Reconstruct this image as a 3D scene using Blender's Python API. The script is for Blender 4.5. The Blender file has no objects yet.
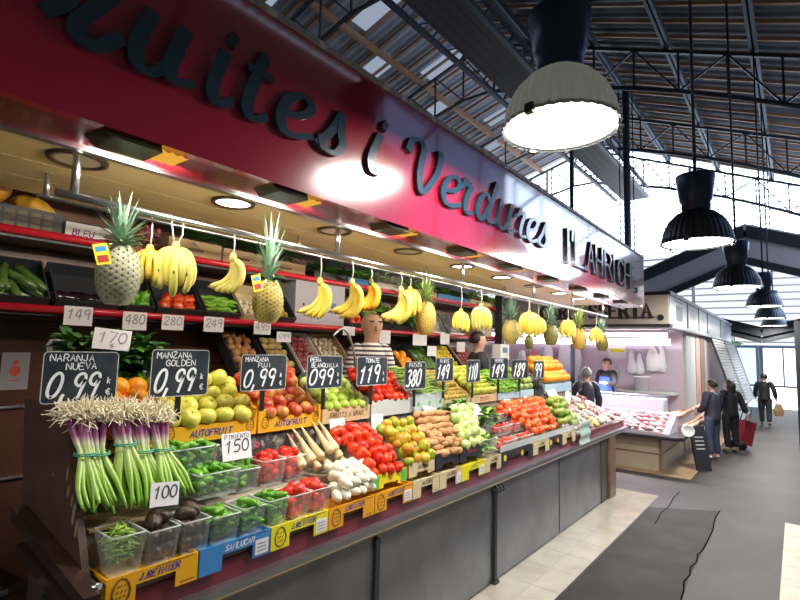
import bpy, math, random
from mathutils import Vector, Matrix, Euler
random.seed(7)
PI = math.pi
SC = bpy.context.scene
COL = SC.collection
V = Vector
rnd = random.random
def ru(a, b): return a + (b - a) * random.random()

# ------------------------------------------------------------------ camera solved from the vanishing points
F = 500.0; CXP, CYP = 400.0, 300.0; CAMH = 2.1
def _n(v): return V(v).normalized()
_Y = _n((797 - CXP, 359 - CYP, F))
_L = V((-230 - CXP, 331 - CYP, F)); _L = (_L - _Y * _Y.dot(_L)).normalized()
_X = -_L
_Z = _X.cross(_Y)
RM = Matrix((_X, _Y, _Z))                    # camera axes (right, down, forward) -> world
CAM = V((0, 0, CAMH))
def ray(px, py): return RM @ V(((px - CXP) / F, (py - CYP) / F, 1.0))
def atX(px, py, x): d = ray(px, py); return CAM + d * (x / d.x)
def atY(px, py, y): d = ray(px, py); return CAM + d * (y / d.y)
def atZ(px, py, z): d = ray(px, py); return CAM + d * ((z - CAMH) / d.z)

cam_d = bpy.data.cameras.new('camera'); cam_o = bpy.data.objects.new('camera', cam_d); COL.objects.link(cam_o)
cam_d.sensor_width = 36; cam_d.lens = 36 * F / 800; cam_d.clip_start = 0.05; cam_d.clip_end = 200
r, u, b = RM.col[0], -RM.col[1], -RM.col[2]
cam_o.matrix_world = Matrix(((r.x, u.x, b.x, CAM.x), (r.y, u.y, b.y, CAM.y), (r.z, u.z, b.z, CAM.z), (0, 0, 0, 1)))
SC.camera = cam_o

# ------------------------------------------------------------------ materials
def mat(name, c, rough=.5, metal=0., rand=None, noise=None, bump=None, coat=0., spec=.5, emit=None, estr=0., sss=0., wave=None, trans=0.):
    """rand: second colour mixed by the object's own random number; noise: (colour, scale, lo, hi); bump: (scale, strength)"""
    m = bpy.data.materials.new(name); m.use_nodes = True
    nt = m.node_tree; N = nt.nodes; L = nt.links
    p = N['Principled BSDF']
    p.inputs['Roughness'].default_value = rough; p.inputs['Metallic'].default_value = metal
    p.inputs['Specular IOR Level'].default_value = spec
    if coat: p.inputs['Coat Weight'].default_value = coat; p.inputs['Coat Roughness'].default_value = .06
    if emit: p.inputs['Emission Color'].default_value = (*emit, 1); p.inputs['Emission Strength'].default_value = estr
    if sss: p.inputs['Subsurface Weight'].default_value = sss; p.inputs['Subsurface Radius'].default_value = (.02, .01, .006)
    if trans: p.inputs['Transmission Weight'].default_value = trans
    src = None
    def rgb(cc):
        n = N.new('ShaderNodeRGB'); n.outputs[0].default_value = (*cc, 1); return n.outputs[0]
    def mix(fac, a, b_):
        n = N.new('ShaderNodeMix'); n.data_type = 'RGBA'
        L.new(fac, n.inputs[0]); L.new(a, n.inputs[6]); L.new(b_, n.inputs[7]); return n.outputs[2]
    src = rgb(c)
    if rand:
        oi = N.new('ShaderNodeObjectInfo'); src = mix(oi.outputs['Random'], src, rgb(rand))
    tc = None
    if noise or bump or wave: tc = N.new('ShaderNodeTexCoord')
    if noise:
        nz = N.new('ShaderNodeTexNoise'); nz.inputs['Scale'].default_value = noise[1]; nz.inputs['Detail'].default_value = 4
        L.new(tc.outputs['Object'], nz.inputs['Vector'])
        mr = N.new('ShaderNodeMapRange'); mr.inputs[1].default_value = noise[2]; mr.inputs[2].default_value = noise[3]
        L.new(nz.outputs['Fac'], mr.inputs[0]); src = mix(mr.outputs[0], src, rgb(noise[0]))
    if wave:   # (colour, axis, scale, sharp) stripes
        wv = N.new('ShaderNodeTexWave'); wv.bands_direction = wave[1]; wv.inputs['Scale'].default_value = wave[2]
        L.new(tc.outputs['Object'], wv.inputs['Vector'])
        mr = N.new('ShaderNodeMapRange'); mr.inputs[1].default_value = wave[3]; mr.inputs[2].default_value = wave[3] + .05
        L.new(wv.outputs['Fac'], mr.inputs[0]); src = mix(mr.outputs[0], src, rgb(wave[0]))
    L.new(src, p.inputs['Base Color'])
    if bump:
        nz = N.new('ShaderNodeTexNoise'); nz.inputs['Scale'].default_value = bump[0]; nz.inputs['Detail'].default_value = 3
        L.new(tc.outputs['Object'], nz.inputs['Vector'])
        bp = N.new('ShaderNodeBump'); bp.inputs['Strength'].default_value = bump[1]; bp.inputs['Distance'].default_value = .01
        L.new(nz.outputs['Fac'], bp.inputs['Height']); L.new(bp.outputs[0], p.inputs['Normal'])
    return m
def emis(name, c, s):
    m = bpy.data.materials.new(name); m.use_nodes = True; nt = m.node_tree
    for n in list(nt.nodes): nt.nodes.remove(n)
    o = nt.nodes.new('ShaderNodeOutputMaterial'); e = nt.nodes.new('ShaderNodeEmission')
    e.inputs[0].default_value = (*c, 1); e.inputs[1].default_value = s
    nt.links.new(e.outputs[0], o.inputs[0]); return m
def clear(name, c, tr, rough=.08, edge=.55, base=(.75, .8, .8)):
    m = bpy.data.materials.new(name); m.use_nodes = True; nt = m.node_tree
    for n in list(nt.nodes): nt.nodes.remove(n)
    o = nt.nodes.new('ShaderNodeOutputMaterial'); t = nt.nodes.new('ShaderNodeBsdfTransparent'); t.inputs[0].default_value = (*c, 1)
    g = nt.nodes.new('ShaderNodeBsdfPrincipled'); g.inputs['Roughness'].default_value = rough; g.inputs['Base Color'].default_value = (*base, 1)
    lw = nt.nodes.new('ShaderNodeLayerWeight'); lw.inputs[0].default_value = .35
    mr = nt.nodes.new('ShaderNodeMapRange'); mr.inputs[3].default_value = 1 - tr; mr.inputs[4].default_value = min(1, 1 - tr + edge)
    mx = nt.nodes.new('ShaderNodeMixShader')
    nt.links.new(lw.outputs['Facing'], mr.inputs[0]); nt.links.new(mr.outputs[0], mx.inputs[0])
    nt.links.new(t.outputs[0], mx.inputs[1]); nt.links.new(g.outputs[0], mx.inputs[2]); nt.links.new(mx.outputs[0], o.inputs[0])
    return m
def zramp(name, stops, z0, z1, rough=.5, rand=0.):
    """colour that the thing itself has along its own Z (spring onions: purple, white, green)"""
    m = bpy.data.materials.new(name); m.use_nodes = True; nt = m.node_tree; N = nt.nodes; L = nt.links
    p = N['Principled BSDF']; p.inputs['Roughness'].default_value = rough
    tc = N.new('ShaderNodeTexCoord'); sx = N.new('ShaderNodeSeparateXYZ'); L.new(tc.outputs['Object'], sx.inputs[0])
    mr = N.new('ShaderNodeMapRange'); mr.inputs[1].default_value = z0; mr.inputs[2].default_value = z1; L.new(sx.outputs[2], mr.inputs[0])
    cr = N.new('ShaderNodeValToRGB'); L.new(mr.outputs[0], cr.inputs[0])
    e = cr.color_ramp.elements
    while len(e) < len(stops): e.new(.5)
    for i, (t, c) in enumerate(stops): e[i].position = t; e[i].color = (*c, 1)
    L.new(cr.outputs[0], p.inputs['Base Color']); return m

M = {}
# ------------------------------------------------------------------ mesh building
class MB:
    def __init__(s): s.v = []; s.f = []; s.mi = []; s.sm = []
    def add(s, vs, fs, mi=0, sm=False):
        o = len(s.v); s.v += [tuple(v) for v in vs]
        for f in fs: s.f.append(tuple(i + o for i in f)); s.mi.append(mi); s.sm.append(sm)
        return s
    def box(s, lo, hi, mi=0, mtx=None):
        x0, y0, z0 = lo; x1, y1, z1 = hi
        vs = [V(p) for p in ((x0, y0, z0), (x1, y0, z0), (x1, y1, z0), (x0, y1, z0), (x0, y0, z1), (x1, y0, z1), (x1, y1, z1), (x0, y1, z1))]
        if mtx: vs = [mtx @ v for v in vs]
        return s.add(vs, [(0, 3, 2, 1), (4, 5, 6, 7), (0, 1, 5, 4), (1, 2, 6, 5), (2, 3, 7, 6), (3, 0, 4, 7)], mi)
    def beam(s, a, b_, w, h, mi=0, up=(0, 0, 1)):
        a, b_ = V(a), V(b_); d = (b_ - a).normalized(); sd = d.cross(V(up))
        if sd.length < 1e-4: sd = d.cross(V((1, 0, 0)))
        sd.normalize(); un = sd.cross(d)
        vs = []
        for p in (a, b_):
            for q in ((-1, -1), (1, -1), (1, 1), (-1, 1)): vs.append(p + sd * w / 2 * q[0] + un * h / 2 * q[1])
        return s.add(vs, [(3, 2, 1, 0), (4, 5, 6, 7), (0, 1, 5, 4), (1, 2, 6, 5), (2, 3, 7, 6), (3, 0, 4, 7)], mi)
    def tube(s, pts, rad, n=8, mi=0, cap=True, sm=True, squash=1.):
        pts = [V(p) for p in pts]; m = len(pts)
        rr = rad if isinstance(rad, (list, tuple)) else [rad] * m
        t0 = (pts[1] - pts[0]).normalized()
        nrm = t0.orthogonal().normalized(); vs = []
        for i, p in enumerate(pts):
            t = (pts[min(i + 1, m - 1)] - pts[max(i - 1, 0)])
            t = t.normalized() if t.length > 1e-9 else t0
            nrm = (nrm - t * nrm.dot(t)).normalized(); bn = t.cross(nrm)
            for k in range(n):
                a = 2 * PI * k / n; vs.append(p + (nrm * math.cos(a) + bn * math.sin(a) * squash) * rr[i])
        fs = [(i * n + k, i * n + (k + 1) % n, (i + 1) * n + (k + 1) % n, (i + 1) * n + k) for i in range(m - 1) for k in range(n)]
        s.add(vs, fs, mi, sm)
        if cap:
            o = len(s.v) - len(vs)
            s.f.append(tuple(o + k for k in reversed(range(n)))); s.mi.append(mi); s.sm.append(False)
            s.f.append(tuple(o + (m - 1) * n + k for k in range(n))); s.mi.append(mi); s.sm.append(False)
        return s
    def lathe(s, prof, n=20, mi=0, fn=None, mtx=None, sm=True):
        """prof: [(r,z)...] bottom to top; r=0 ends close to a point. fn(a,r,z)->(r,z)"""
        vs = []; rows = []
        for (r_, z) in prof:
            if r_ < 1e-6:
                zz = fn(0, 0, z)[1] if fn else z
                rows.append([len(vs)]); vs.append(V((0, 0, zz)))
            else:
                row = []
                for k in range(n):
                    a = 2 * PI * k / n; q = fn(a, r_, z) if fn else (r_, z)
                    row.append(len(vs)); vs.append(V((q[0] * math.cos(a), q[0] * math.sin(a), q[1])))
                rows.append(row)
        fs = []
        for A, B in zip(rows, rows[1:]):
            for k in range(n):
                k2 = (k + 1) % n
                if len(A) == 1 and len(B) == 1: continue
                if len(A) == 1: fs.append((A[0], B[k2], B[k]))
                elif len(B) == 1: fs.append((A[k], A[k2], B[0]))
                else: fs.append((A[k], A[k2], B[k2], B[k]))
        if mtx: vs = [mtx @ v for v in vs]
        return s.add(vs, fs, mi, sm)
    def prism(s, poly, O, ux, uy, t, mi=0):
        """flat polygon (2d points) on the plane O + ux*x + uy*y, thickness t along ux x uy, both sides closed"""
        O, ux, uy = V(O), V(ux), V(uy); nn = ux.cross(uy).normalized(); n = len(poly)
        a = [O + ux * x + uy * y for x, y in poly]; vs = a + [p + nn * t for p in a]
        fs = [tuple(range(n, 2 * n)), tuple(reversed(range(n)))] + [(i, (i + 1) % n, (i + 1) % n + n, i + n) for i in range(n)]
        return s.add(vs, fs, mi)
    def stroke(s, pts, w, O, ux, uy, mi=0, t=0., lift=.0015, close=False):
        """ribbon along a 2d polyline; w number or function of direction; t>0 gives it a thickness"""
        O, ux, uy = V(O), V(ux), V(uy); nn = ux.cross(uy).normalized()
        P = [V((p[0], p[1])) for p in pts]
        if close: P = P + [P[0]]
        m = len(P); l, r_ = [], []
        for i in range(m):
            d = P[min(i + 1, m - 1)] - P[max(i - 1, 0)]
            if d.length < 1e-9: d = V((1, 0))
            d.normalize(); ww = w(d) if callable(w) else w
            q = P[i]
            if i == 0: q = q - d * ww * .3
            if i == m - 1: q = q + d * ww * .3
            nv = V((-d.y, d.x)) * ww / 2; l.append(q + nv); r_.append(q - nv)
        f3 = lambda q, h: O + ux * q.x + uy * q.y + nn * h
        if t <= 0:
            vs = [f3(q, lift) for q in l] + [f3(q, lift) for q in r_]
            fs = [(i, m + i, m + i + 1, i + 1) for i in range(m - 1)]
        else:
            vs = [f3(q, t + i * 4e-5) for i, q in enumerate(l)] + [f3(q, t + i * 4e-5) for i, q in enumerate(r_)] + [f3(q, 0) for q in l] + [f3(q, 0) for q in r_]
            fs = []
            for i in range(m - 1):
                fs += [(i, m + i, m + i + 1, i + 1), (i, i + 1, 2 * m + i + 1, 2 * m + i), (m + i + 1, m + i, 3 * m + i, 3 * m + i + 1)]
            fs += [(0, 2 * m, 3 * m, m), (m - 1, 2 * m - 1, 4 * m - 1, 3 * m - 1)]
        return s.add(vs, fs, mi)
    def mesh(s, name, mats):
        me = bpy.data.meshes.new(name); me.from_pydata(s.v, [], s.f)
        for m in (mats if isinstance(mats, (list, tuple)) else [mats]): me.materials.append(m)
        me.polygons.foreach_set('material_index', s.mi); me.polygons.foreach_set('use_smooth', s.sm); me.update()
        return me
def obj(name, mb, mats, parent=None, mtx=None):
    me = mb if isinstance(mb, bpy.types.Mesh) else mb.mesh(name, mats)
    o = bpy.data.objects.new(name, me); COL.objects.link(o)
    if parent: o.parent = parent
    if mtx is not None: o.matrix_local = mtx
    return o
def tag(o, label, cat, group=None, kind=None):
    o['label'] = label; o['category'] = cat
    if group: o['group'] = group
    if kind: o['kind'] = kind
    return o
def thing(name, label, cat, loc=(0, 0, 0), rz=0., group=None, kind=None, mtx=None):
    o = bpy.data.objects.new(name, None); COL.objects.link(o); o.empty_display_size = .05
    if mtx is not None: o.matrix_world = mtx
    else: o.location = loc; o.rotation_euler = (0, 0, rz)
    return tag(o, label, cat, group, kind)
def dup(root, mtx=None, label=None, group=None):
    c = root.copy(); COL.objects.link(c)
    if mtx is not None: c.matrix_world = mtx
    if label: c['label'] = label
    if group: c['group'] = group
    for ch in list(root.children):
        d = ch.copy(); COL.objects.link(d); d.parent = c
        for g in list(ch.children):
            e = g.copy(); COL.objects.link(e); e.parent = d
    return c
def T(*p): return Matrix.Translation(V(p[0]) if len(p) == 1 else V(p))
def E(rx, ry, rz): return Euler((rx, ry, rz)).to_matrix().to_4x4()
def frame(O, x, y, z): return Matrix(((x[0], y[0], z[0], O[0]), (x[1], y[1], z[1], O[1]), (x[2], y[2], z[2], O[2]), (0, 0, 0, 1)))
def rrot(): return E(ru(0, 6.3), ru(0, 6.3), ru(0, 6.3))
def cat_rom(pts, n=6):
    P = [V((*p, 0)) if len(p) == 2 else V(p) for p in pts]; out = []
    for i in range(len(P) - 1):
        p0, p1, p2, p3 = P[max(i - 1, 0)], P[i], P[i + 1], P[min(i + 2, len(P) - 1)]
        for k in range(n):
            t = k / n
            out.append(.5 * ((2 * p1) + (p2 - p0) * t + (2 * p0 - 5 * p1 + 4 * p2 - p3) * t * t + (3 * p1 - p0 - 3 * p2 + p3) * t ** 3))
    out.append(P[-1]); return out

# ------------------------------------------------------------------ single-stroke lettering (cell 4 x 6)
_o = [(2, 0), (.7, .6), (0, 2), (0, 4), (.7, 5.4), (2, 6), (3.3, 5.4), (4, 4), (4, 2), (3.3, .6), (2, 0)]
GL = {
 'A': [[(0, 0), (2, 6), (4, 0)], [(.8, 2.2), (3.2, 2.2)]], 'B': [[(0, 0), (0, 6), (2.6, 6), (3.5, 5), (2.6, 3.2), (0, 3.2)], [(2.6, 3.2), (4, 2), (3.2, 0), (0, 0)]],
 'C': [[(4, 5), (2.6, 6), (1, 5.5), (0, 4), (0, 2), (1, .5), (2.6, 0), (4, 1)]], 'D': [[(0, 0), (0, 6), (2, 6), (4, 4.4), (4, 1.6), (2, 0), (0, 0)]],
 'E': [[(4, 6), (0, 6), (0, 0), (4, 0)], [(0, 3.1), (3, 3.1)]], 'F': [[(4, 6), (0, 6), (0, 0)], [(0, 3.1), (3, 3.1)]],
 'G': [[(4, 5), (2.6, 6), (1, 5.5), (0, 4), (0, 2), (1, .5), (2.6, 0), (4, 1), (4, 2.8), (2.4, 2.8)]], 'H': [[(0, 0), (0, 6)], [(4, 0), (4, 6)], [(0, 3), (4, 3)]],
 'I': [[(2, 0), (2, 6)]], 'J': [[(3.2, 6), (3.2, 1.4), (2, 0), (.8, .4), (.2, 1.6)]], 'K': [[(0, 0), (0, 6)], [(4, 6), (0, 2.6)], [(1.2, 3.6), (4, 0)]],
 'L': [[(0, 6), (0, 0), (3.6, 0)]], 'M': [[(0, 0), (0, 6), (2, 2.6), (4, 6), (4, 0)]], 'N': [[(0, 0), (0, 6), (4, 0), (4, 6)]], 'O': [_o],
 'P': [[(0, 0), (0, 6), (2.8, 6), (4, 4.7), (2.8, 3), (0, 3)]], 'Q': [_o, [(2.4, 1.6), (4, -.4)]], 'R': [[(0, 0), (0, 6), (2.8, 6), (4, 4.7), (2.8, 3), (0, 3)], [(2, 3), (4, 0)]],
 'S': [[(4, 5.2), (2.4, 6), (.6, 5.4), (.4, 4), (2, 3.1), (3.6, 2.2), (3.6, .8), (2, 0), (0, .8)]], 'T': [[(0, 6), (4, 6)], [(2, 6), (2, 0)]],
 'U': [[(0, 6), (0, 1.6), (1.2, 0), (2.8, 0), (4, 1.6), (4, 6)]], 'V': [[(0, 6), (2, 0), (4, 6)]], 'W': [[(0, 6), (1, 0), (2, 4), (3, 0), (4, 6)]], 'X': [[(0, 0), (4, 6)], [(0, 6), (4, 0)]],
 'Z': [[(0, 6), (4, 6), (0, 0), (4, 0)]],
 '0': [_o], '1': [[(.6, 4.2), (2.4, 6), (2.0, 0)]], '2': [[(.2, 4.6), (1.4, 6), (3.4, 5.6), (3.6, 4), (0, 0), (4, 0)]],
 '3': [[(.3, 5.4), (2, 6), (3.6, 5), (2, 3.2), (3.8, 2), (2.6, .2), (.2, .4)]], '4': [[(2.8, 0), (2.8, 6), (0, 2), (4, 2)]],
 '5': [[(3.8, 6), (.8, 6), (.4, 3.3), (2.4, 3.8), (3.8, 2.2), (2.6, .2), (.2, .3)]], '7': [[(0, 6), (4, 6), (1.4, 0)]],
 '8': [[(2, 3.2), (.4, 4.5), (2, 6), (3.6, 4.5), (2, 3.2), (.1, 1.5), (2, 0), (3.9, 1.5), (2, 3.2)]],
 '9': [[(3.7, 4.4), (2.3, 2.9), (.4, 3.8), (.5, 5.4), (2.2, 6), (3.7, 4.8), (3.2, 0)]], '6': [[(3.4, 5.8), (1, 4), (.2, 1.6), (2, 0), (3.8, 1.5), (2.4, 3), (.4, 2.2)]],
 ',': [[(.6, .6), (.1, -1.4)]], '.': [[(.3, 0), (.5, .4)]], "'": [[(.5, 6), (.3, 4.6)]], '€': [[(4, 5), (2.4, 6), (.9, 4.4), (.9, 1.6), (2.4, 0), (4, 1)], [(0, 3.6), (3, 3.6)], [(0, 2.4), (3, 2.4)]],
 'k': [[(0, 0), (0, 6)], [(3, 3.8), (0, 2)], [(1, 2.6), (3, 0)]]}
def write(mb, txt, O, ux, uy, x, y, h, wscale=1., sw=.12, mi=0, slant=0., jit=0., smooth=False):
    """text with its baseline at (x, y), cap height h (plane units); returns the end x"""
    k = h / 6.
    for ch in txt:
        if ch == ' ': x += 3 * k * wscale; continue
        dx = 1.6 if ch in ",.'" else 4.
        jy = ru(-jit, jit) * h
        for st in GL.get(ch, []):
            pts = [(x + (px * wscale + py * slant) * k, y + jy + py * k) for px, py in st]
            if smooth and len(pts) > 3: pts = [(q.x, q.y) for q in cat_rom(pts, 3)]
            mb.stroke(pts, sw * h, O, ux, uy, mi)
        x += (dx + 1.5) * k * wscale
    return x
def twidth(txt, h, wscale=1.):
    if not txt: return 1e-6
    return sum((3 if c == ' ' else (3.1 if c in ",.'" else 5.5)) for c in txt) * h / 6 * wscale
# ------------------------------------------------------------------ materials
M['asphalt'] = mat('asphalt', (.027, .022, .02), .55, noise=((.045, .038, .034), 1.2, .4, .62), bump=(60, .12), spec=.35)
M['pale_tile'] = mat('pale_tile', (.44, .41, .34), .16, noise=((.36, .33, .27), 3, .4, .7))
M['grout'] = mat('grout', (.3, .28, .25), .6)
M['ochre_tile'] = mat('ochre_tile', (.5, .34, .2), .3, noise=((.4, .26, .15), 5, .4, .7))
M['side_tile'] = mat('side_tile', (.5, .47, .36), .45, noise=((.4, .37, .28), 6, .4, .7))
M['dark_iron'] = mat('dark_iron', (.035, .04, .05), .5, .3)
M['blue_iron'] = mat('blue_iron', (.06, .075, .1), .5, .3)
M['rafter'] = mat('rafter', (.4, .22, .11), .6)
M['roof_sheet'] = mat('roof_sheet', (.085, .09, .11), .5, noise=((.13, .14, .17), .6, .35, .65))
M['plank_dark'] = mat('plank_dark', (.07, .058, .05), .7, wave=((.035, .03, .028), 'X', 1.2, .9))
M['skylight'] = emis('skylight', (.66, .77, 1.), .42)
M['day_glass'] = emis('day_glass', (.74, .85, 1.), 6.); M['day_low'] = emis('day_low', (.9, .93, 1.), 1.0)
M['slat'] = mat('slat', (.7, .7, .74), .5)
M['plaster'] = mat('plaster', (.16, .15, .15), .8)
M['white_wall'] = mat('white_wall', (.82, .78, .8), .4)
M['brown_lam'] = mat('brown_lam', (.1, .042, .025), .35, noise=((.065, .028, .018), 4, .35, .7))
M['brown_plank'] = mat('brown_plank', (.23, .095, .05), .4, noise=((.14, .06, .03), 6, .35, .7), wave=((.07, .03, .02), 'Z', 2.2, .94))
M['cheek'] = mat('cheek', (.085, .05, .04), .35, noise=((.11, .066, .052), 8, .4, .7))
M['chip'] = mat('chip', (.3, .22, .15), .8)
M['steel'] = mat('steel', (.3, .31, .34), .34, .75, noise=((.22, .23, .25), 2.5, .4, .65))
M['chrome'] = mat('chrome', (.62, .65, .7), .28, 1.)
M['rim'] = mat('rim', (.4, .42, .45), .28, .9)
M['gold_line'] = mat('gold_line', (.5, .38, .2), .3, .8)
M['maroon'] = mat('maroon', (.16, .015, .03), .4)
M['pillar'] = mat('pillar', (.25, .13, .09), .3, noise=((.17, .085, .06), 9, .4, .65))
M['sign_red'] = mat('sign_red', (.3, .007, .03), .2, coat=1., spec=.7); M['sign_red'].node_tree.nodes['Principled BSDF'].inputs['Coat IOR'].default_value = 1.75
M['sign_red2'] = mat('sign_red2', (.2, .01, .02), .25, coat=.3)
M['sign_edge'] = mat('sign_edge', (.32, .31, .33), .5, noise=((.6, .58, .58), 14, .55, .62))
M['letter'] = mat('letter', (.016, .04, .065), .22, coat=.6)
M['soffit'] = mat('soffit', (.82, .65, .33), .45, noise=((.76, .6, .29), 1.5, .4, .6))
M['seam'] = mat('seam', (.42, .33, .18), .6)
M['black'] = mat('black', (.012, .012, .014), .4)
M['olive'] = mat('olive', (.05, .045, .02), .35)
M['amber'] = emis('amber', (1., .5, .06), .75)
M['lens_warm'] = emis('lens_warm', (1., .93, .8), 7.)
M['lens_off'] = mat('lens_off', (.5, .43, .3), .2)
M['ring'] = mat('ring', (.09, .06, .04), .3, .5)
M['lens_big'] = emis('lens_big', (1., .97, .88), 6.5)
M['shade'] = mat('shade', (.17, .185, .18), .3, 0., coat=.3)
M['shade_far'] = mat('shade_far', (.1, .11, .13), .3, .7)
M['housing'] = mat('housing', (.03, .055, .11), .3, .3)
M['red_rail'] = mat('red_rail', (.62, .012, .03), .25, coat=.5)
M['board'] = mat('board', (.012, .02, .03), .5, noise=((.03, .042, .055), 10, .4, .7))
M['board_edge'] = mat('board_edge', (.55, .55, .55), .5)
M['chalk'] = mat('chalk', (.86, .9, .95), .7)
M['card'] = mat('card', (.82, .8, .84), .6)
M['ink'] = mat('ink', (.05, .05, .09), .6)
M['ink_soft'] = mat('ink_soft', (.3, .28, .32), .6)
M['yellow_card'] = mat('yellow_card', (.85, .42, .01), .5)
M['lemon_card'] = mat('lemon_card', (.83, .72, .02), .5)
M['orange_card'] = mat('orange_card', (.83, .36, .01), .5)
M['beige_card'] = mat('beige_card', (.66, .54, .33), .6)
M['brown_card'] = mat('brown_card', (.47, .33, .18), .7)
M['dark_card'] = mat('dark_card', (.02, .025, .04), .45)
M['blue_card'] = mat('blue_card', (.05, .25, .62), .45)
M['notice'] = mat('notice', (.3, .28, .3), .6); M['grey_card'] = mat('grey_card', (.55, .57, .55), .55)
M['white_card'] = mat('white_card', (.78, .77, .75), .55)
M['wood_card'] = mat('wood_card', (.66, .47, .27), .6, noise=((.55, .38, .2), 12, .4, .7))
M['print_blue'] = mat('print_blue', (.03, .05, .35), .5)
M['print_red'] = mat('print_red', (.4, .04, .03), .5)
M['print_brown'] = mat('print_brown', (.13, .06, .03), .5)
M['print_purple'] = mat('print_purple', (.28, .05, .3), .5)
M['print_green'] = mat('print_green', (.1, .5, .06), .5)
M['flower_pink'] = mat('flower_pink', (.7, .12, .2), .6)
M['leaf_print'] = mat('leaf_print', (.3, .38, .3), .6)
M['liner'] = mat('liner', (.06, .055, .06), .6, noise=((.2, .2, .17), 14, .5, .56))
M['punnet'] = clear('punnet', (.98, .99, .985), .95)
M['film'] = clear('film', (.96, .97, .98), .6, .15)
M['glass'] = clear('glass', (.95, .97, 1.), .93, .03, .15, (.2, .2, .24))
M['bottle_green'] = mat('bottle_green', (.1, .5, .03), .2)
M['paper_green'] = mat('paper_green', (.4, .55, .48), .5)

# ------------------------------------------------------------------ the hall
def struct(name, mb, m, label, cat, parent=None):
    o = obj(name, mb, m, parent); o['kind'] = 'structure'
    if parent is None: tag(o, label, cat)
    return o
fl = MB(); fl.box((-17.2, -6.2, -.1), (3.8, 27, 0))
floor = struct('floor', fl, M['asphalt'], 'dark worn asphalt floor of the market aisle', 'floor')
def crack_line(pix, lab, wd):
    cr = MB(); pts = [atZ(px, py, 0) for px, py in pix]
    for i in range(len(pts) - 1):
        a, c = pts[i], pts[i + 1]; m2 = (a + c) / 2 + V((ru(-.03, .03), ru(-.03, .03), 0))
        for p, q in ((a, m2), (m2, c)):
            d = (q - p).normalized(); s_ = V((-d.y, d.x, 0)) * wd
            cr.add([p + s_ + V((0, 0, .004)), p - s_ + V((0, 0, .004)), q - s_ + V((0, 0, .004)), q + s_ + V((0, 0, .004))], [(0, 1, 2, 3)])
    ck = obj('crack', cr, M['crack_dark'], floor); ck['label'] = lab
M['crack_dark'] = mat('crack_dark', (.008, .007, .007), 1., spec=0.)
edge = [(720, 511), (714, 522), (712, 532), (703, 550), (697, 562), (690, 575), (684, 590), (679, 610)]
crack_line(edge, 'long jagged crack along the newer asphalt', .007)
crack_line([(680, 492), (670, 505), (661, 513), (655, 524)], 'short crack at the corner of the tile strip', .006)
pa = [atZ(px, py, .002) for px, py in [(648, 507)] + edge]; pa = [V((-1.69, pa[0].y, .002))] + pa + [V((pa[-1].x, 1.5, .002)), V((-1.69, 1.5, .002))]
mb = MB(); mb.add(pa, [tuple(reversed(range(len(pa))))]); pt_ = obj('newer_asphalt', mb, mat('newer_asphalt', (.019, .0155, .014), .7, noise=((.032, .027, .024), 2.5, .4, .62), bump=(60, .15), spec=.3), floor); pt_['label'] = 'darker newer asphalt along the tile strip'
tp = MB(); tp.box((-4.4, -1.2, -.02), (-1.7, 8.5, .006))
for i in range(22): y = -.9 + i * .45; tp.box((-2.24, y, .0055), (-1.7, y + .005, .0068), 1)
tp.box((-1.97, -1.2, .0055), (-1.965, 8.5, .0068), 1)
struct('trim_1', tp, [M['pale_tile'], M['grout']], 'pale polished tile strip along the fruit stall', 'tile strip')
tp = MB(); tp.box((-5.5, 9.98, -.02), (-1.5, 24, .006))
struct('trim_2', tp, [M['ochre_tile']], 'ochre tile strip around the meat stall', 'tile strip')
tp = MB(); tp.box((-.2, -2, -.02), (2.2, 8.33, .006))
for i in range(16): tp.box((-.2, 8.3 - i * .55, .0055), (2.2, 8.306 - i * .55, .0068), 1)
struct('trim_3', tp, [M['side_tile'], M['grout']], 'pale tile edge at right of the aisle', 'tile strip')

def roofz(x): return 9.6 - .41 * x if x >= -7.7 else 12.757 + .3 * (x + 8.6)
ceiling = thing('ceiling', 'pitched metal roof over the market hall', 'roof', kind='structure')
def sheet(x0, x1, y0, y1, up, m, nm, per=.26):
    mb = MB(); n = int((y1 - y0) / per) * 4; vs = []
    for i in range(n + 1):
        y = y0 + (y1 - y0) * i / n; dz = .03 * math.sin(i * PI / 2)
        vs += [V((x0, y, roofz(x0 + 1e-6) + up + dz)), V((x1, y, roofz(x1 - 1e-6) + up + dz))]
    mb.add(vs, [(2 * i, 2 * i + 1, 2 * i + 3, 2 * i + 2) for i in range(n)], 0, True)
    return obj(nm, mb, m, ceiling)
sheet(-7.7, 3.75, -6, 26.2, .22, M['roof_sheet'], 'roof_sheet')
sheet(-17, -7.7, -6, 26.2, .22, mat('pale_sheet', (.4, .44, .5), .5, noise=((.52, .56, .62), .6, .35, .65)), 'roof_sheet')
# translucent sheets between the rafters of the far slope
k = 0
for (xa, xb) in ((-15.9, -14.4), (-14.2, -12.6), (-12.4, -10.8), (-10.6, -9.0)):
    for j in range(4, 27):
        if (j * 7 + k * 5) % 9 < 2:
            mb = MB(); y = -1 + j * .95
            mb.add([V((xa, y, roofz(xa) + .17)), V((xb, y, roofz(xb) + .17)), V((xb, y + .78, roofz(xb) + .17)), V((xa, y + .78, roofz(xa) + .17))], [(0, 1, 2, 3)])
            obj('skylight_pane', mb, M['skylight'], ceiling)
    k += 1
rb = MB(); rb.beam((-7.6, 0, roofz(-7.6)), (3.65, 0, roofz(3.65)), .07, .09); rb_me = rb.mesh('rafter', M['rafter'])
rl = MB(); rl.beam((-17, 0, roofz(-17)), (-8.8, 0, roofz(-8.8)), .07, .09); rl_me = rl.mesh('rafter', M['rafter'])
for i in range(38):
    for me in (rb_me, rl_me):
        o = bpy.data.objects.new('rafter', me); COL.objects.link(o); o.parent = ceiling; o.location = (0, -4 + i * .8, .1)
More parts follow.
